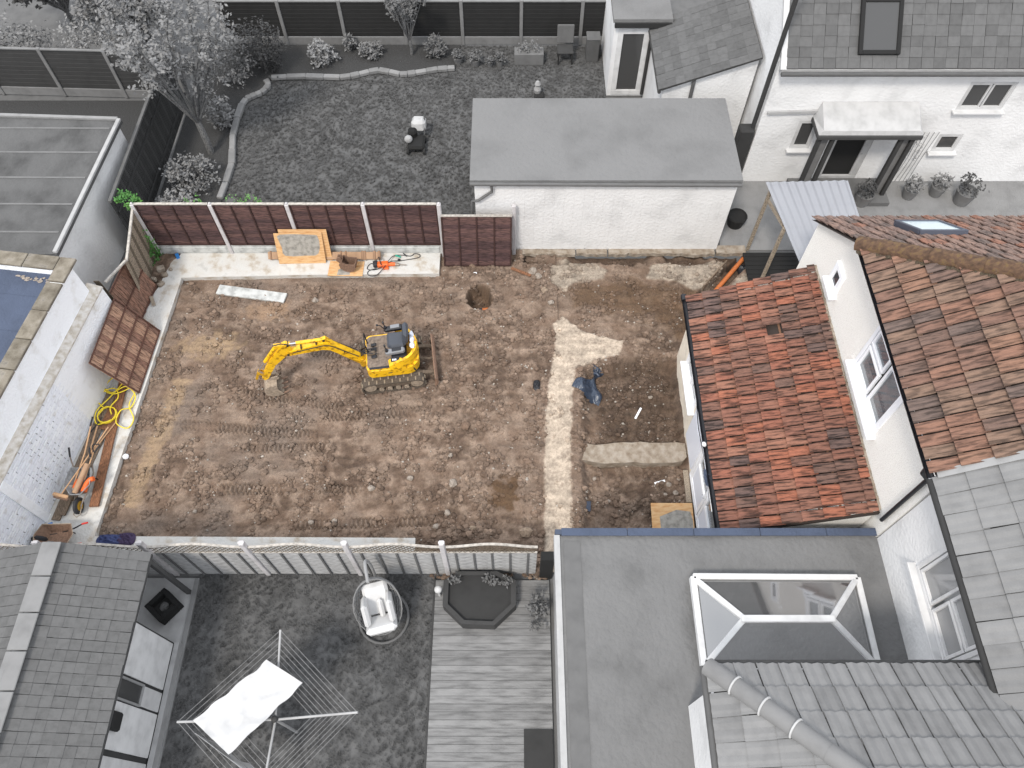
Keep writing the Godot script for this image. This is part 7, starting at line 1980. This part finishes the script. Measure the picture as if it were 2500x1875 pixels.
	# garden machine on the lawn
	var gm := thing("garden_machine", "pale and dark garden machine standing alone on the far lawn", "garden machine", Vector3(-2.9, 0, -17.9))
	m = MB.new(); m.bev(Vector3(-2.84, 0.2, -17.75), Vector3(0.5, 0.16, 0.6), 0.06); part(gm, "deck", m, K.g[30])
	m = MB.new(); m.bev(Vector3(-2.78, 0.42, -18.3), Vector3(0.42, 0.36, 0.42), 0.08, Basis(Vector3.RIGHT, -0.2)); part(gm, "grass_bag", m, K.g[204])
	m = MB.new(); m.bev(Vector3(-2.96, 0.32, -18.0), Vector3(0.26, 0.3, 0.3), 0.06); part(gm, "motor", m, K.g[18])
	m = MB.new(); m.blob(Vector3(-3.06, 0.36, -17.72), Vector3(0.12, 0.1, 0.14), 4, 0.08, 9, false); part(gm, "tank", m, K.g[188])
	for q in [[-3.08, -17.5], [-2.6, -17.5], [-3.08, -18.0], [-2.6, -18.0]]:
		m = MB.new(); m.cyl(Vector3(q[0] - 0.03, 0.1, q[1]), Vector3(q[0] + 0.03, 0.1, q[1]), 0.1, 0.1, 12); part(gm, "wheel", m, K.g[44])
	m = MB.new(); m.tube([Vector3(-3.0, 0.28, -18.0), Vector3(-3.0, 0.85, -18.7), Vector3(-2.6, 0.85, -18.7), Vector3(-2.6, 0.28, -18.0)], 0.018, 6); part(gm, "handle", m, K.g[84])
	var rn := thing("tyre_planter", "pale ring shaped planter just behind the brown fence", "planter", Vector3(-7.2, 0, -14.9))
	m = MB.new(); m.lathe(Vector3(-7.25, 0.0, -14.85), [Vector2(0.22, 0.0), Vector2(0.34, 0.04), Vector2(0.36, 0.2), Vector2(0.3, 0.28), Vector2(0.24, 0.24), Vector2(0.22, 0.1)], 20); part(rn, "ring", m, K.g[140])
	m = MB.new(); m.cyl(Vector3(-7.25, 0.0, -14.85), Vector3(-7.25, 0.14, -14.85), 0.23, 0.23, 16); part(rn, "soil", m, K.g[44])

func make_south_gardens() -> void:
	lawn("near_lawn", -6.6, -4.8, -1.62, 2.0, 4, 0.0)
	# trellis-topped fence between the site and this garden
	var xs := [-9.05, -7.08, -5.14, -3.19, -1.34, 0.62]
	var fz := -4.82
	var f := thing("trellis_fence", "grey board fence with wavy lattice trellis top along the near boundary", "fence", Vector3(-4, 0, fz))
	for x in [-10.95, -9.05, -7.08, -5.14, -3.19, -1.34]:
		var m := MB.new(); m.bev(Vector3(x, 0.96, fz), Vector3(0.1, 1.98, 0.1), 0.012); m.bev(Vector3(x, 1.95, fz), Vector3(0.12, 0.03, 0.05), 0.006); part(f, "post", m, K.post)
	xs = [-10.95, -9.05, -7.08, -5.14, -3.19, -1.34, 0.55]
	for i in 6:
		var a: float = xs[i] + 0.055; var b: float = xs[i + 1] - 0.055; var w := b - a
		var p := node_part(f, "panel")
		for k in 9:
			piece(p, "slat", box_mesh(Vector3(w, 0.162, 0.013), 0.003), K.g_board, Transform3D(Basis(Vector3.RIGHT, 0.08 * -1), Vector3((a + b) / 2, 0.11 + 0.146 * k, fz)))
		for k in 5:
			piece(p, "batten", box_mesh(Vector3(0.04, 1.36, 0.024), 0.003), K.g[112], Transform3D(Basis(), Vector3(a + w * (k + 0.5) / 5, 0.71, fz + 0.03)))
		# wavy top rail and lattice
		var rail := []
		for k in 17:
			var t := k / 16.0
			rail.append(Vector3(a + w * t, 1.70 + 0.17 * sin(PI * t) * sin(PI * t), fz))
		var m := MB.new()
		for k in 16: m.bar(rail[k], rail[k + 1], 0.045, 0.03)
		part(p, "top_rail", m, K.capping)
		m = MB.new(); m.box2(Vector3(a, 1.38, fz - 0.015), Vector3(b, 1.405, fz + 0.015)); part(p, "mid_rail", m, K.capping)
		m = MB.new()
		var step := 0.11
		for dirn in [-1.0, 1.0]:
			var x0 := -0.52
			while x0 < w + 0.52:
				# diagonal lath from the mid rail up to the top rail
				var n := 10; var last := Vector3.ZERO; var first := Vector3.ZERO; var got := false
				for s in n + 1:
					var q: float = x0 + dirn * 0.5 * s / n; var y: float = 1.4 + 0.5 * s / n
					if q < 0 or q > w: continue
					if y > 1.70 + 0.17 * pow(sin(PI * q / w), 2): continue
					var pt := Vector3(a + q, y, fz + dirn * 0.005)
					if not got: first = pt; got = true
					last = pt
				if got and first.distance_to(last) > 0.03: m.bar(first, last, 0.014, 0.008, Vector3(0, 0, 1))
				x0 += step
		var lt := part(p, "lattice", m, K.weathered_dark); lt.set_meta("kind", "stuff")
	# decking
	var dk := thing("decking", "pale timber decking strip beside the near lawn", "decking", Vector3(-0.4, 0, -2.0))
	for k in 47:
		piece(dk, "deck_board", box_mesh(Vector3(2.38, 0.03, 0.138), 0.004), pick(K.g_deck), Transform3D(Basis(), Vector3(-0.41, 0.03, -4.6 + 0.1425 * k)))
	var ed := MB.new(); ed.box2(Vector3(-1.64, -0.02, -4.7), Vector3(-1.605, 0.046, 2.0)); part(dk, "edge_board", ed, K.g[70])
	var mt := MB.new(); mt.bev(Vector3(0.5, 0.055, -1.15), Vector3(0.55, 0.02, 1.3), 0.006); solo("door_mat", "dark mat lying on the decking by the flat roofed extension", "mat", mt, K.g[58])
	# octagonal raised pond
	var oc := thing("raised_pond", "dark octagonal raised pond with wooden rim on the decking", "pond", Vector3(-0.66, 0.03, -4.2))
	var pts := [[-1.4, -4.55], [-1.4, -4.05], [-1.0, -3.68], [-0.35, -3.65], [0.08, -4.05], [0.08, -4.55], [-0.3, -4.74], [-1.1, -4.74]]
	var c := Vector2(-0.66, -4.2)
	for i in 8:
		var j := (i + 1) % 8
		var p0 := Vector2(pts[i][0], pts[i][1]); var p1 := Vector2(pts[j][0], pts[j][1])
		var q0 := p0.lerp(c, 0.14); var q1 := p1.lerp(c, 0.14)
		var m := MB.new()
		m.hexa([Vector3(p0.x, 0.05, p0.y), Vector3(p1.x, 0.05, p1.y), Vector3(q1.x, 0.05, q1.y), Vector3(q0.x, 0.05, q0.y), Vector3(p0.x, 0.42, p0.y), Vector3(p1.x, 0.42, p1.y), Vector3(q1.x, 0.42, q1.y), Vector3(q0.x, 0.42, q0.y)])
		part(oc, "side", m, K.g[70])
	var wt := MB.new(); var wp := []
	for q in pts: wp.append([lerpf(q[0], c.x, 0.13), lerpf(q[1], c.y, 0.13)])
	flat(wt, wp, 0.05, 0.33); part(oc, "cover", wt, K.g[58])
	var rg := RandomNumberGenerator.new(); rg.seed = 15
	for k in 3:
		var m := MB.new(); var x: float = [-1.2, -0.45, -0.1][k]
		leaves(m, Vector3(x, 0.42, -4.55), Vector3(0.16, 0.12, 0.1), 16, 8, 0.06, rg); solo("pond_plant", ["grey plant clump at the left back of the octagonal pond", "grey plant clump at the middle back of the octagonal pond", "grey plant clump at the right back of the octagonal pond"][k], "plant", m, K.g_leaf[1], "plants in the pond")
	var bl := MB.new(); bl.blob(Vector3(-1.5, 0.47, -4.35), Vector3(0.08, 0.08, 0.08), 4, 0.03, 12, false); bl.cyl(Vector3(-1.5, 0.03, -4.35), Vector3(-1.5, 0.42, -4.35), 0.03, 0.03, 8)
	solo("garden_light", "pale ball on a short post at the pond corner", "ornament", bl, K.g[220])
	var sb := shrub("shrub", "grey shrub squeezed between the pond and the extension wall", Vector3(0.5, 0.03, -4.0), Vector3(0.2, 0.3, 0.4), 40, 9, 0.08, K.g_leaf[1], 81, "shrubs of the near garden")
	# egg chair
	var eg := thing("egg_chair", "hanging egg chair with pale cushions on the near lawn", "chair", Vector3(-2.6, 0, -3.9))
	var ring_c := Vector3(-2.62, 0.06, -3.9)
	var m2 := MB.new()
	var base := []
	for i in 25: base.append(ring_c + Vector3(cos(TAU * i / 24) * 0.5, 0, sin(TAU * i / 24) * 0.52))
	m2.tube(base, 0.03, 7); part(eg, "base_ring", m2, K.g[112])
	m2 = MB.new(); m2.tube(curve([Vector3(-2.72, 0.06, -4.4), Vector3(-2.78, 1.1, -4.62), Vector3(-2.78, 1.8, -4.5), Vector3(-2.65, 1.98, -4.05)]), 0.032, 8); part(eg, "stand", m2, K.g[172])
	m2 = MB.new()
	var ec := Vector3(-2.6, 1.0, -3.85)
	var tilt := Basis(Vector3.UP, 0.25) * Basis(Vector3.RIGHT, -0.75)
	for i in 18:          # woven shell: ribs
		var a := PI * (0.02 + 0.96 * i / 17.0)
		var rib := []
		for k in 13:
			var t := PI * k / 12.0
			rib.append(ec + tilt * (Vector3(cos(a) * sin(t) * 0.46, cos(t) * 0.62, -sin(a) * sin(t) * 0.42)))
		m2.tube(rib, 0.012, 5)
	for k in range(1, 12):
		var hoop := []
		var t := PI * k / 12.0
		for i in 17:
			var a := PI * i / 16.0
			hoop.append(ec + tilt * (Vector3(cos(a) * sin(t) * 0.46, cos(t) * 0.62, -sin(a) * sin(t) * 0.42)))
		m2.tube(hoop, 0.012, 5)
	part(eg, "woven_shell", m2, K.g[140])
	m2 = MB.new(); m2.bev(ec + tilt * Vector3(0, -0.36, 0.02), Vector3(0.6, 0.16, 0.55), 0.07, tilt); part(eg, "seat_cushion", m2, K.g[236])
	for s in [-1, 1]:
		m2 = MB.new(); m2.bev(ec + tilt * Vector3(s * 0.24, -0.05, -0.02), Vector3(0.12, 0.5, 0.45), 0.055, tilt); part(eg, "side_cushion", m2, K.g[220])
	m2 = MB.new(); m2.bev(ec + tilt * Vector3(0, 0.05, -0.26), Vector3(0.5, 0.7, 0.14), 0.06, tilt); part(eg, "back_cushion", m2, K.g[236])
	m2 = MB.new(); m2.bev(ec + tilt * Vector3(0.05, -0.1, -0.12), Vector3(0.1, 0.42, 0.1), 0.045, tilt); part(eg, "bolster", m2, K.g[236])
	# rotary airer with sheet
	var ra := thing("rotary_airer", "rotary clothes airer with grey lines on the near lawn", "clothes airer", Vector3(-4.1, 0, -1.75))
	var hub := Vector3(-4.1, 1.55, -1.78)
	m2 = MB.new(); m2.cyl(Vector3(-4.1, -0.05, -1.75), hub + Vector3(0, 0.1, 0), 0.025, 0.025, 10); part(ra, "pole", m2, K.g[172])
	var tips := [Vector3(-4.15, 1.9, -3.22), Vector3(-2.62, 1.9, -1.85), Vector3(-4.05, 1.9, -0.35), Vector3(-5.66, 1.9, -1.7)]
	for t in tips:
		m2 = MB.new(); m2.cyl(hub, t, 0.022, 0.02, 8); part(ra, "arm", m2, K.g[188])
	m2 = MB.new()
	for k in 9:
		var fr := 0.45 + 0.068 * k
		for i in 4:
			m2.cyl(hub.lerp(tips[i], fr), hub.lerp(tips[(i + 1) % 4], fr), 0.004, 0.004, 4, false)
	var ln := part(ra, "washing_lines", m2, K.g[156]); ln.set_meta("kind", "stuff")
	m2 = MB.new(); m2.blob(hub + Vector3(0, 0.06, 0), Vector3(0.06, 0.06, 0.06), 2, 0.02, 10, false); part(ra, "hub", m2, K.g[70])
	var rows := []
	var ns := fnoise(7, 2.0)
	var qa := Vector3(-5.38, 1.93, -1.72); var qb := Vector3(-4.3, 1.93, -2.68); var qc := Vector3(-3.62, 1.93, -2.3); var qd := Vector3(-4.68, 1.93, -1.2)
	for i in 16:
		var row := []
		for k in 22:
			var u := k / 21.0; var v := i / 15.0
			var p := qa.lerp(qb, u).lerp(qd.lerp(qc, u), v)
			row.append(p + Vector3(0, 0.05 * ns.get_noise_2d(u * 2.2, v * 1.6) + 0.018 * sin((u * 3.0 + v) * 9.0 + 3.0 * ns.get_noise_2d(u, v)) - 0.09 * sin(v * PI) * sin(u * PI), 0.02 * sin(u * 17)))
		rows.append(row)
	m2 = MB.new(); m2.grid(rows, 0.003); solo("bed_sheet", "white sheet spread over the rotary airer lines", "sheet", m2, K.sheet)
	rows = []
	for i in 14:
		var row := []
		for k in 16:
			var u := k / 15.0; var v := i / 13.0
			var top := Vector3(-5.25, 1.95, -1.52).lerp(Vector3(-4.3, 1.95, -0.95), u)
			row.append(top + Vector3(0.05 * sin(u * 14) * v - 0.05, -1.0 * v, 0.06 * cos(u * 12) * v))
		rows.append(row)
	m2 = MB.new(); m2.grid(rows, 0.003); solo("towel", "white towel hanging from the near side of the airer", "towel", m2, K.sheet)
	# patio with furniture
	m2 = MB.new(); m2.box2(Vector3(-8.6, -0.1, -4.72), Vector3(-6.6, 0.02, 2.0)); struct("patio", m2, K.g[188])
	m2 = MB.new(); m2.box2(Vector3(-6.66, 0.0, -4.7), Vector3(-6.56, 0.06, 2.0)); struct("patio_edging", m2, K.g[140])
	var fp := thing("fire_pit", "black square fire pit set diagonally on the patio", "fire pit", Vector3(-7.1, 0.03, -4.08))
	var fb := Basis(Vector3.UP, PI / 4 + 0.1)
	m2 = MB.new()
	for s in [-1, 1]:
		m2.bev(Vector3(-7.1, 0.2, -4.08) + fb * Vector3(s * 0.2, 0, 0), Vector3(0.1, 0.3, 0.5), 0.012, fb); m2.bev(Vector3(-7.1, 0.2, -4.08) + fb * Vector3(0, 0, s * 0.2), Vector3(0.3, 0.299, 0.1), 0.012, fb)
	part(fp, "rim", m2, K.g[18])
	m2 = MB.new(); m2.box(Vector3(-7.1, 0.13, -4.08), Vector3(0.32, 0.1, 0.32), fb); part(fp, "bowl", m2, K.g[44])
	var ash := MB.new(); ash.blob(Vector3(-7.1, 0.19, -4.08), Vector3(0.1, 0.04, 0.1), 3, 0.2, 8); part(fp, "ash", ash, K.g[112])
	# garden shed with shingled roof
	var s := thing("garden_shed", "long shed with grey shingled roof and pale ridge at the near left", "shed", Vector3(-8.2, 0, -1.5))
	m2 = MB.new(); m2.prism(PackedVector2Array([Vector2(-9.5, 0), Vector2(-6.74, 0), Vector2(-6.74, 2.14), Vector2(-8.12, 2.68), Vector2(-9.5, 2.14)]), Vector3(0, 0, -3.36), Vector3.RIGHT, Vector3.UP, 6.0); part(s, "wall", m2, K.g[70])
	var pz := [[-3.32, -2.46, 0.3, 2.2, 236], [-2.02, -1.28, 0.3, 2.2, 236], [-1.18, -0.3, 0.3, 2.2, 220], [-2.4, -2.06, 0.3, 1.1, 220]]
	for q in pz:
		m2 = MB.new(); m2.bev(Vector3(-6.725, (q[2] + q[3]) / 2, (q[0] + q[1]) / 2), Vector3(0.04, q[3] - q[2], q[1] - q[0]), 0.008); part(s, "door_panel", m2, K.g[q[4]])
	m2 = MB.new(); m2.box2(Vector3(-6.735, 1.15, -2.4), Vector3(-6.72, 2.15, -2.06)); var sw := part(s, "window", m2, K.g_glass)
	m2 = MB.new(); ring(m2, Vector3(-6.72, 0, -2.42), Vector3(0, 0, -1), Vector3.UP, [-0.38, 1.12, -0.0, 2.2], 0.04, 0.05, 0.03); part(sw, "window_frame", m2, K.g[156])
	m2 = MB.new(); m2.bev(Vector3(-6.66, 2.0, -1.7), Vector3(0.1, 0.34, 0.3), 0.03); part(s, "wall_lamp", m2, K.g[30])
	m2 = MB.new(); m2.box2(Vector3(-6.7, 0.0, -3.36), Vector3(-6.6, 0.28, 2.6)); part(s, "plinth", m2, K.g[172])
	m2 = MB.new(); m2.bev(Vector3(-6.74, 1.1, -4.42), Vector3(0.09, 2.2, 0.09), 0.01); part(s, "porch_post", m2, K.g[84])
	var rid := Vector3(-8.12, 2.88, 0)
	for side in 2:
		var ev: Vector3 = Vector3(-6.62, 2.28, 0) if side == 0 else Vector3(-9.7, 2.25, 0)
		var up := (rid - ev).normalized(); var nn := Vector3(-up.y, up.x, 0)
		if nn.y < 0: nn = -nn
		m2 = MB.new()
		var e0 := ev + Vector3(0, -0.08, -4.5); var r0 := rid + Vector3(0, -0.08, -4.5)
		var e1 := ev + Vector3(0, -0.08, 2.8); var r1 := rid + Vector3(0, -0.08, 2.8)
		var lf := Vector3(0, 0.06, 0)
		if side == 0: m2.hexa([e1, e0, r0, r1, e1 + lf, e0 + lf, r0 + lf, r1 + lf])
		else: m2.hexa([r1, r0, e0, e1, r1 + lf, r0 + lf, e0 + lf, e1 + lf])
		var rf := part(s, "roof", m2, K.g[84])
		var al := up.cross(nn)
		var cols := 30
		tiling(rf, "shingle", Vector3(ev.x, ev.y, -4.52 if al.z > 0 else -4.52 + 0.18 * cols), up, nn, cols, 9, 0.18, 0.18, [tile_mb(0.172, 0.27, 0.0, 1, 0.008, 0.008, 2)], K.g_shingle, [], no_skip, 0.003)
	for k in 7:
		m2 = MB.new()
		m2.bev(rid + Vector3(0, 0.03, -4.2 + 0.62 * k), Vector3(0.34, 0.03, 0.6), 0.01, Basis()); part(s, "ridge_cap", m2, K.g[140])
	# flat-roofed neighbour extension with roof lantern
	var e := thing("flat_roof_extension", "flat grey roofed extension with white roof lantern at the near right", "building", Vector3(3.6, 0, -2.8))
	m2 = MB.new(); m2.box2(Vector3(0.86, -0.05, -4.66), Vector3(6.38, 2.92, 1.5)); part(e, "wall", m2, K.g[204])
	m2 = MB.new(); m2.box2(Vector3(0.8, 2.925, -4.6), Vector3(6.5, 2.95, 1.5)); var er := part(e, "roof", m2, K.g_felt2)
	m2 = MB.new(); m2.box2(Vector3(0.76, 2.8, -4.7), Vector3(6.4, 3.0, -4.61)); part(er, "parapet_trim", m2, K.felt_edge)
	for k in 5:
		m2 = MB.new(); m2.bev(Vector3(1.45 + 1.17 * k, 3.005, -4.65), Vector3(1.16, 0.03, 0.14), 0.008); part(er, "parapet_trim", m2, K.felt_blue)
	m2 = MB.new(); m2.box2(Vector3(0.74, 2.78, -4.6), Vector3(0.84, 2.99, 1.5)); part(er, "edge_trim", m2, K.g[188])
	m2 = MB.new(); m2.box2(Vector3(0.9, 2.951, -4.5), Vector3(1.2, 2.96, 1.5)); part(er, "felt_strip", m2, K.g[112])
	var la := node_part(e, "roof_lantern")
	var P := [Vector3(3.06, 3.12, -3.81), Vector3(5.83, 3.12, -3.79), Vector3(5.83, 3.12, -2.36), Vector3(3.06, 3.12, -2.36)]
	var r0 := Vector3(3.66, 3.66, -2.98); var r1 := Vector3(5.04, 3.66, -2.98)
	m2 = MB.new()
	for i in 4: m2.bar(P[i], P[(i + 1) % 4], 0.1, 0.14, Vector3.UP, 0.01)
	m2.bar(P[0], r0, 0.09, 0.07, Vector3.UP, 0.01); m2.bar(P[3], r0, 0.09, 0.07, Vector3.UP, 0.01); m2.bar(P[1], r1, 0.09, 0.07, Vector3.UP, 0.01); m2.bar(P[2], r1, 0.09, 0.07, Vector3.UP, 0.01)
	m2.bar(r0 - Vector3(0.05, 0, 0), r1 + Vector3(0.05, 0, 0), 0.11, 0.08, Vector3.UP, 0.01)
	part(la, "frame", m2, K.g[236])
	for q in [[P[1], P[0], r0, r1], [P[0], P[3], r0, r0], [P[3], P[2], r1, r0], [P[2], P[1], r1, r1]]:
		m2 = MB.new(); m2.quad(q[0], q[1], q[2], q[3])
		var nn: Vector3 = (q[1] - q[0]).cross(q[2] - q[0]).normalized()
		m2.quad(q[3] - nn * 0.01, q[2] - nn * 0.01, q[1] - nn * 0.01, q[0] - nn * 0.01)
		part(la, "pane", m2, K.solar_glass)
	m2 = MB.new(); m2.box2(Vector3(3.1, 2.96, -3.78), Vector3(5.8, 3.0, -2.4)); part(la, "interior", m2, K.g[98])
	# adjoining house to the right
	var h := thing("neighbour_house", "adjoining pale house with grey tiled roofs at the near right edge", "house", Vector3(7.5, 0, -2.5))
	var A := Vector3(6.44, 2.0, -4.55)
	m2 = MB.new(); holed_wall(m2, A, Vector3(0, 0, 1), Vector3.UP, 3.0, 3.45, 0.25, [[0.85, 2.02, 2.35, 3.12]]); part(h, "wall", m2, K.g_white)
	m2 = MB.new(); m2.box2(Vector3(7.6, 3.2, -4.2), Vector3(7.65, 5.4, -1.6)); part(h, "room", m2, K.g[70])
	window(h, "window", A, Vector3(0, 0, 1), Vector3.UP, [0.83, 2.0, 2.37, 3.14], [[0.92, 2.08, 1.48, 3.06], [1.54, 2.08, 2.28, 2.62], [1.54, 2.66, 2.28, 3.06]], K.g[236], K.g_pane, 0.03, 0.07, K.g[236])
	var tp := 0.743
	var upw := Vector3(1, tp, 0).normalized(); var nw := Vector3(-upw.y, upw.x, 0)
	m2 = MB.new(); m2.hexa([Vector3(6.28, 5.4, -4.58), Vector3(6.28, 5.4, 0.5), Vector3(10, 5.4 + 3.72 * tp, 0.5), Vector3(10, 5.4 + 3.72 * tp, -4.58), Vector3(6.28, 5.5, -4.58), Vector3(6.28, 5.5, 0.5), Vector3(10, 5.5 + 3.72 * tp, 0.5), Vector3(10, 5.5 + 3.72 * tp, -4.58)])
	var rf := part(h, "roof", m2, K.g[84])
	var alw := upw.cross(nw)
	tiling(rf, "tile", Vector3(6.22, 5.48, -4.58 if alw.z > 0 else -4.58 + 0.3 * 14), upw, nw, 14, 5, 0.3, 0.43, [tile_mb(0.296, 0.5, 0.014, 2, 0.02, 0.028, 8)], K.g_tile, [], no_skip, 0.004)
	m2 = MB.new(); m2.bar(Vector3(6.25, 5.58, -4.6), Vector3(9.5, 5.58 + 3.25 * tp, -4.6), 0.12, 0.02, nw); part(rf, "party_flashing", m2, K.lead)
	m2 = MB.new(); m2.tube([Vector3(6.19, 5.46, -4.56), Vector3(6.19, 5.44, -1.5)], 0.055, 8); part(h, "gutter", m2, K.g[58])
	m2 = MB.new(); m2.box2(Vector3(6.25, 5.3, -4.56), Vector3(6.44, 5.42, -1.55)); part(h, "soffit", m2, K.g[220])
	# near gable wing with hip
	m2 = MB.new(); m2.box2(Vector3(2.78, 2.5, -1.8), Vector3(9, 5.05, 3.0)); part(h, "wing_wall", m2, K.g_white)
	var hc := Vector3(2.66, 5.15, -1.95)
	var hk := 4.0
	var hn := Vector3(1, 0, -1).normalized()
	m2 = MB.new()
	var tip := hc + Vector3(hk, hk * 0.7, hk)
	m2.quad(hc, Vector3(11, hc.y, hc.z), Vector3(11, tip.y, tip.z), tip)
	m2.quad(Vector3(hc.x, hc.y, 5), hc, tip, Vector3(tip.x, tip.y, 5))
	m2.box2(Vector3(2.7, 5.03, -1.9), Vector3(9, 5.1, 3.0))
	var wr := part(h, "wing_roof", m2, K.g[84])
	var un := Vector3(0, 0.7, 1).normalized(); var nnn := Vector3(0, un.z, -un.y)
	var ax := un.cross(nnn)
	tiling(wr, "tile", Vector3(2.66 if ax.x > 0 else 2.66 + 0.3 * 21, 5.14, -1.99), un, nnn, 21, 5, 0.3, 0.4, [tile_mb(0.296, 0.47, 0.022, 2, 0.02, 0.028, 8)], K.g_tile, [[hc, hn]], no_skip, 0.004)
	var uw := Vector3(1, 0.7, 0).normalized(); var nww := Vector3(-uw.y, uw.x, 0)
	var ax2 := uw.cross(nww)
	tiling(wr, "tile", Vector3(2.62, 5.14, -1.95 if ax2.z > 0 else -1.95 + 0.3 * 10), uw, nww, 10, 6, 0.3, 0.4, [tile_mb(0.296, 0.47, 0.014, 2, 0.02, 0.028, 8)], K.g_tile, [[hc, -hn]], no_skip, 0.004)
	var hd := (tip - hc).normalized(); var hu := -hd.cross(Vector3.UP).normalized(); var hv := hd.cross(hu)
	for i in 8:
		m2 = MB.new()
		var a := hc + hd * (i * 0.44 - 0.05) + hv * 0.02; var b := a + hd * 0.45
		for q in 8:
			var t0 := PI * q / 8; var t1 := PI * (q + 1) / 8
			var d0 := hu * cos(t0) + hv * sin(t0); var d1 := hu * cos(t1) + hv * sin(t1)
			m2.quadn(a + d0 * 0.125, a + d1 * 0.125, b + d1 * 0.12, b + d0 * 0.12, d0, d1, d1, d0)
		var hip := part(wr, "hip_tile", m2, K.g[140])
	for i in range(1, 4):
		m2 = MB.new()
		var a := hc + hd * (i * 0.44 - 0.05) + hv * 0.02
		var arc := []
		for q in 9: arc.append(a + (hu * cos(PI * q / 8) + hv * sin(PI * q / 8)) * 0.13)
		m2.tube(arc, 0.016, 5); part(wr, "mortar_joint", m2, K.g[204])
	m2 = MB.new(); m2.tube([Vector3(2.62, 5.1, -2.03), Vector3(7.4, 5.08, -2.03)], 0.055, 8); part(h, "gutter", m2, K.g[70])
	m2 = MB.new(); m2.tube([Vector3(2.58, 5.1, -2.0), Vector3(2.58, 5.08, 3.0)], 0.055, 8); part(h, "gutter", m2, K.g[98])
	m2 = MB.new(); m2.box2(Vector3(6.45, -0.05, -4.3), Vector3(9, 2.0, 2.5)); part(h, "lower_wall", m2, K.g[204])
	# soil strip between the trellis fence and the deck
	m2 = MB.new(); m2.box2(Vector3(0.58, -0.3, -4.9), Vector3(0.84, 1.2, -4.72)); solo("fence_end_post", "dark post closing the trellis fence against the extension", "post", m2, K.g[30])

# ---------------------------------------------------------------- scene
func _ready() -> void:
	R.seed = 2024
	var cam := Camera3D.new(); cam.name = "camera"
	cam.position = Vector3(0, 15.81, 0)
	cam.rotation_degrees = Vector3(-59, 0, 0)
	cam.fov = 53.74; cam.near = 0.1; cam.far = 400.0
	add_child(cam); cam.current = true
	var env := Environment.new()
	env.background_mode = Environment.BG_SKY
	var sm := ProceduralSkyMaterial.new()
	sm.sky_top_color = Color(0.87, 0.885, 0.91); sm.sky_horizon_color = Color(0.86, 0.87, 0.89)
	sm.ground_horizon_color = Color(0.5, 0.5, 0.5); sm.ground_bottom_color = Color(0.3, 0.3, 0.3)
	sm.sky_curve = 0.2; sm.sky_energy_multiplier = 1.0; sm.sun_angle_max = 0.0
	var sky := Sky.new(); sky.sky_material = sm
	env.sky = sky
	env.tonemap_mode = Environment.TONE_MAPPER_LINEAR
	env.tonemap_exposure = 2.1
	env.sdfgi_enabled = true; env.ssao_enabled = true; env.ssil_enabled = true
	var we := WorldEnvironment.new(); we.name = "world_environment"; we.environment = env
	add_child(we)
	var sun := DirectionalLight3D.new(); sun.name = "sun"
	sun.rotation_degrees = Vector3(-55, -28, 0)
	sun.light_energy = 0.42; sun.light_angular_distance = 10.0; sun.light_color = Color(1.0, 0.97, 0.93)
	sun.shadow_enabled = true
	add_child(sun)
	make_materials()
	make_ground()
	make_extension()
	make_house()
	make_garage()
	make_far_houses()
	make_north_garden()
	make_south_gardens()
	make_site()
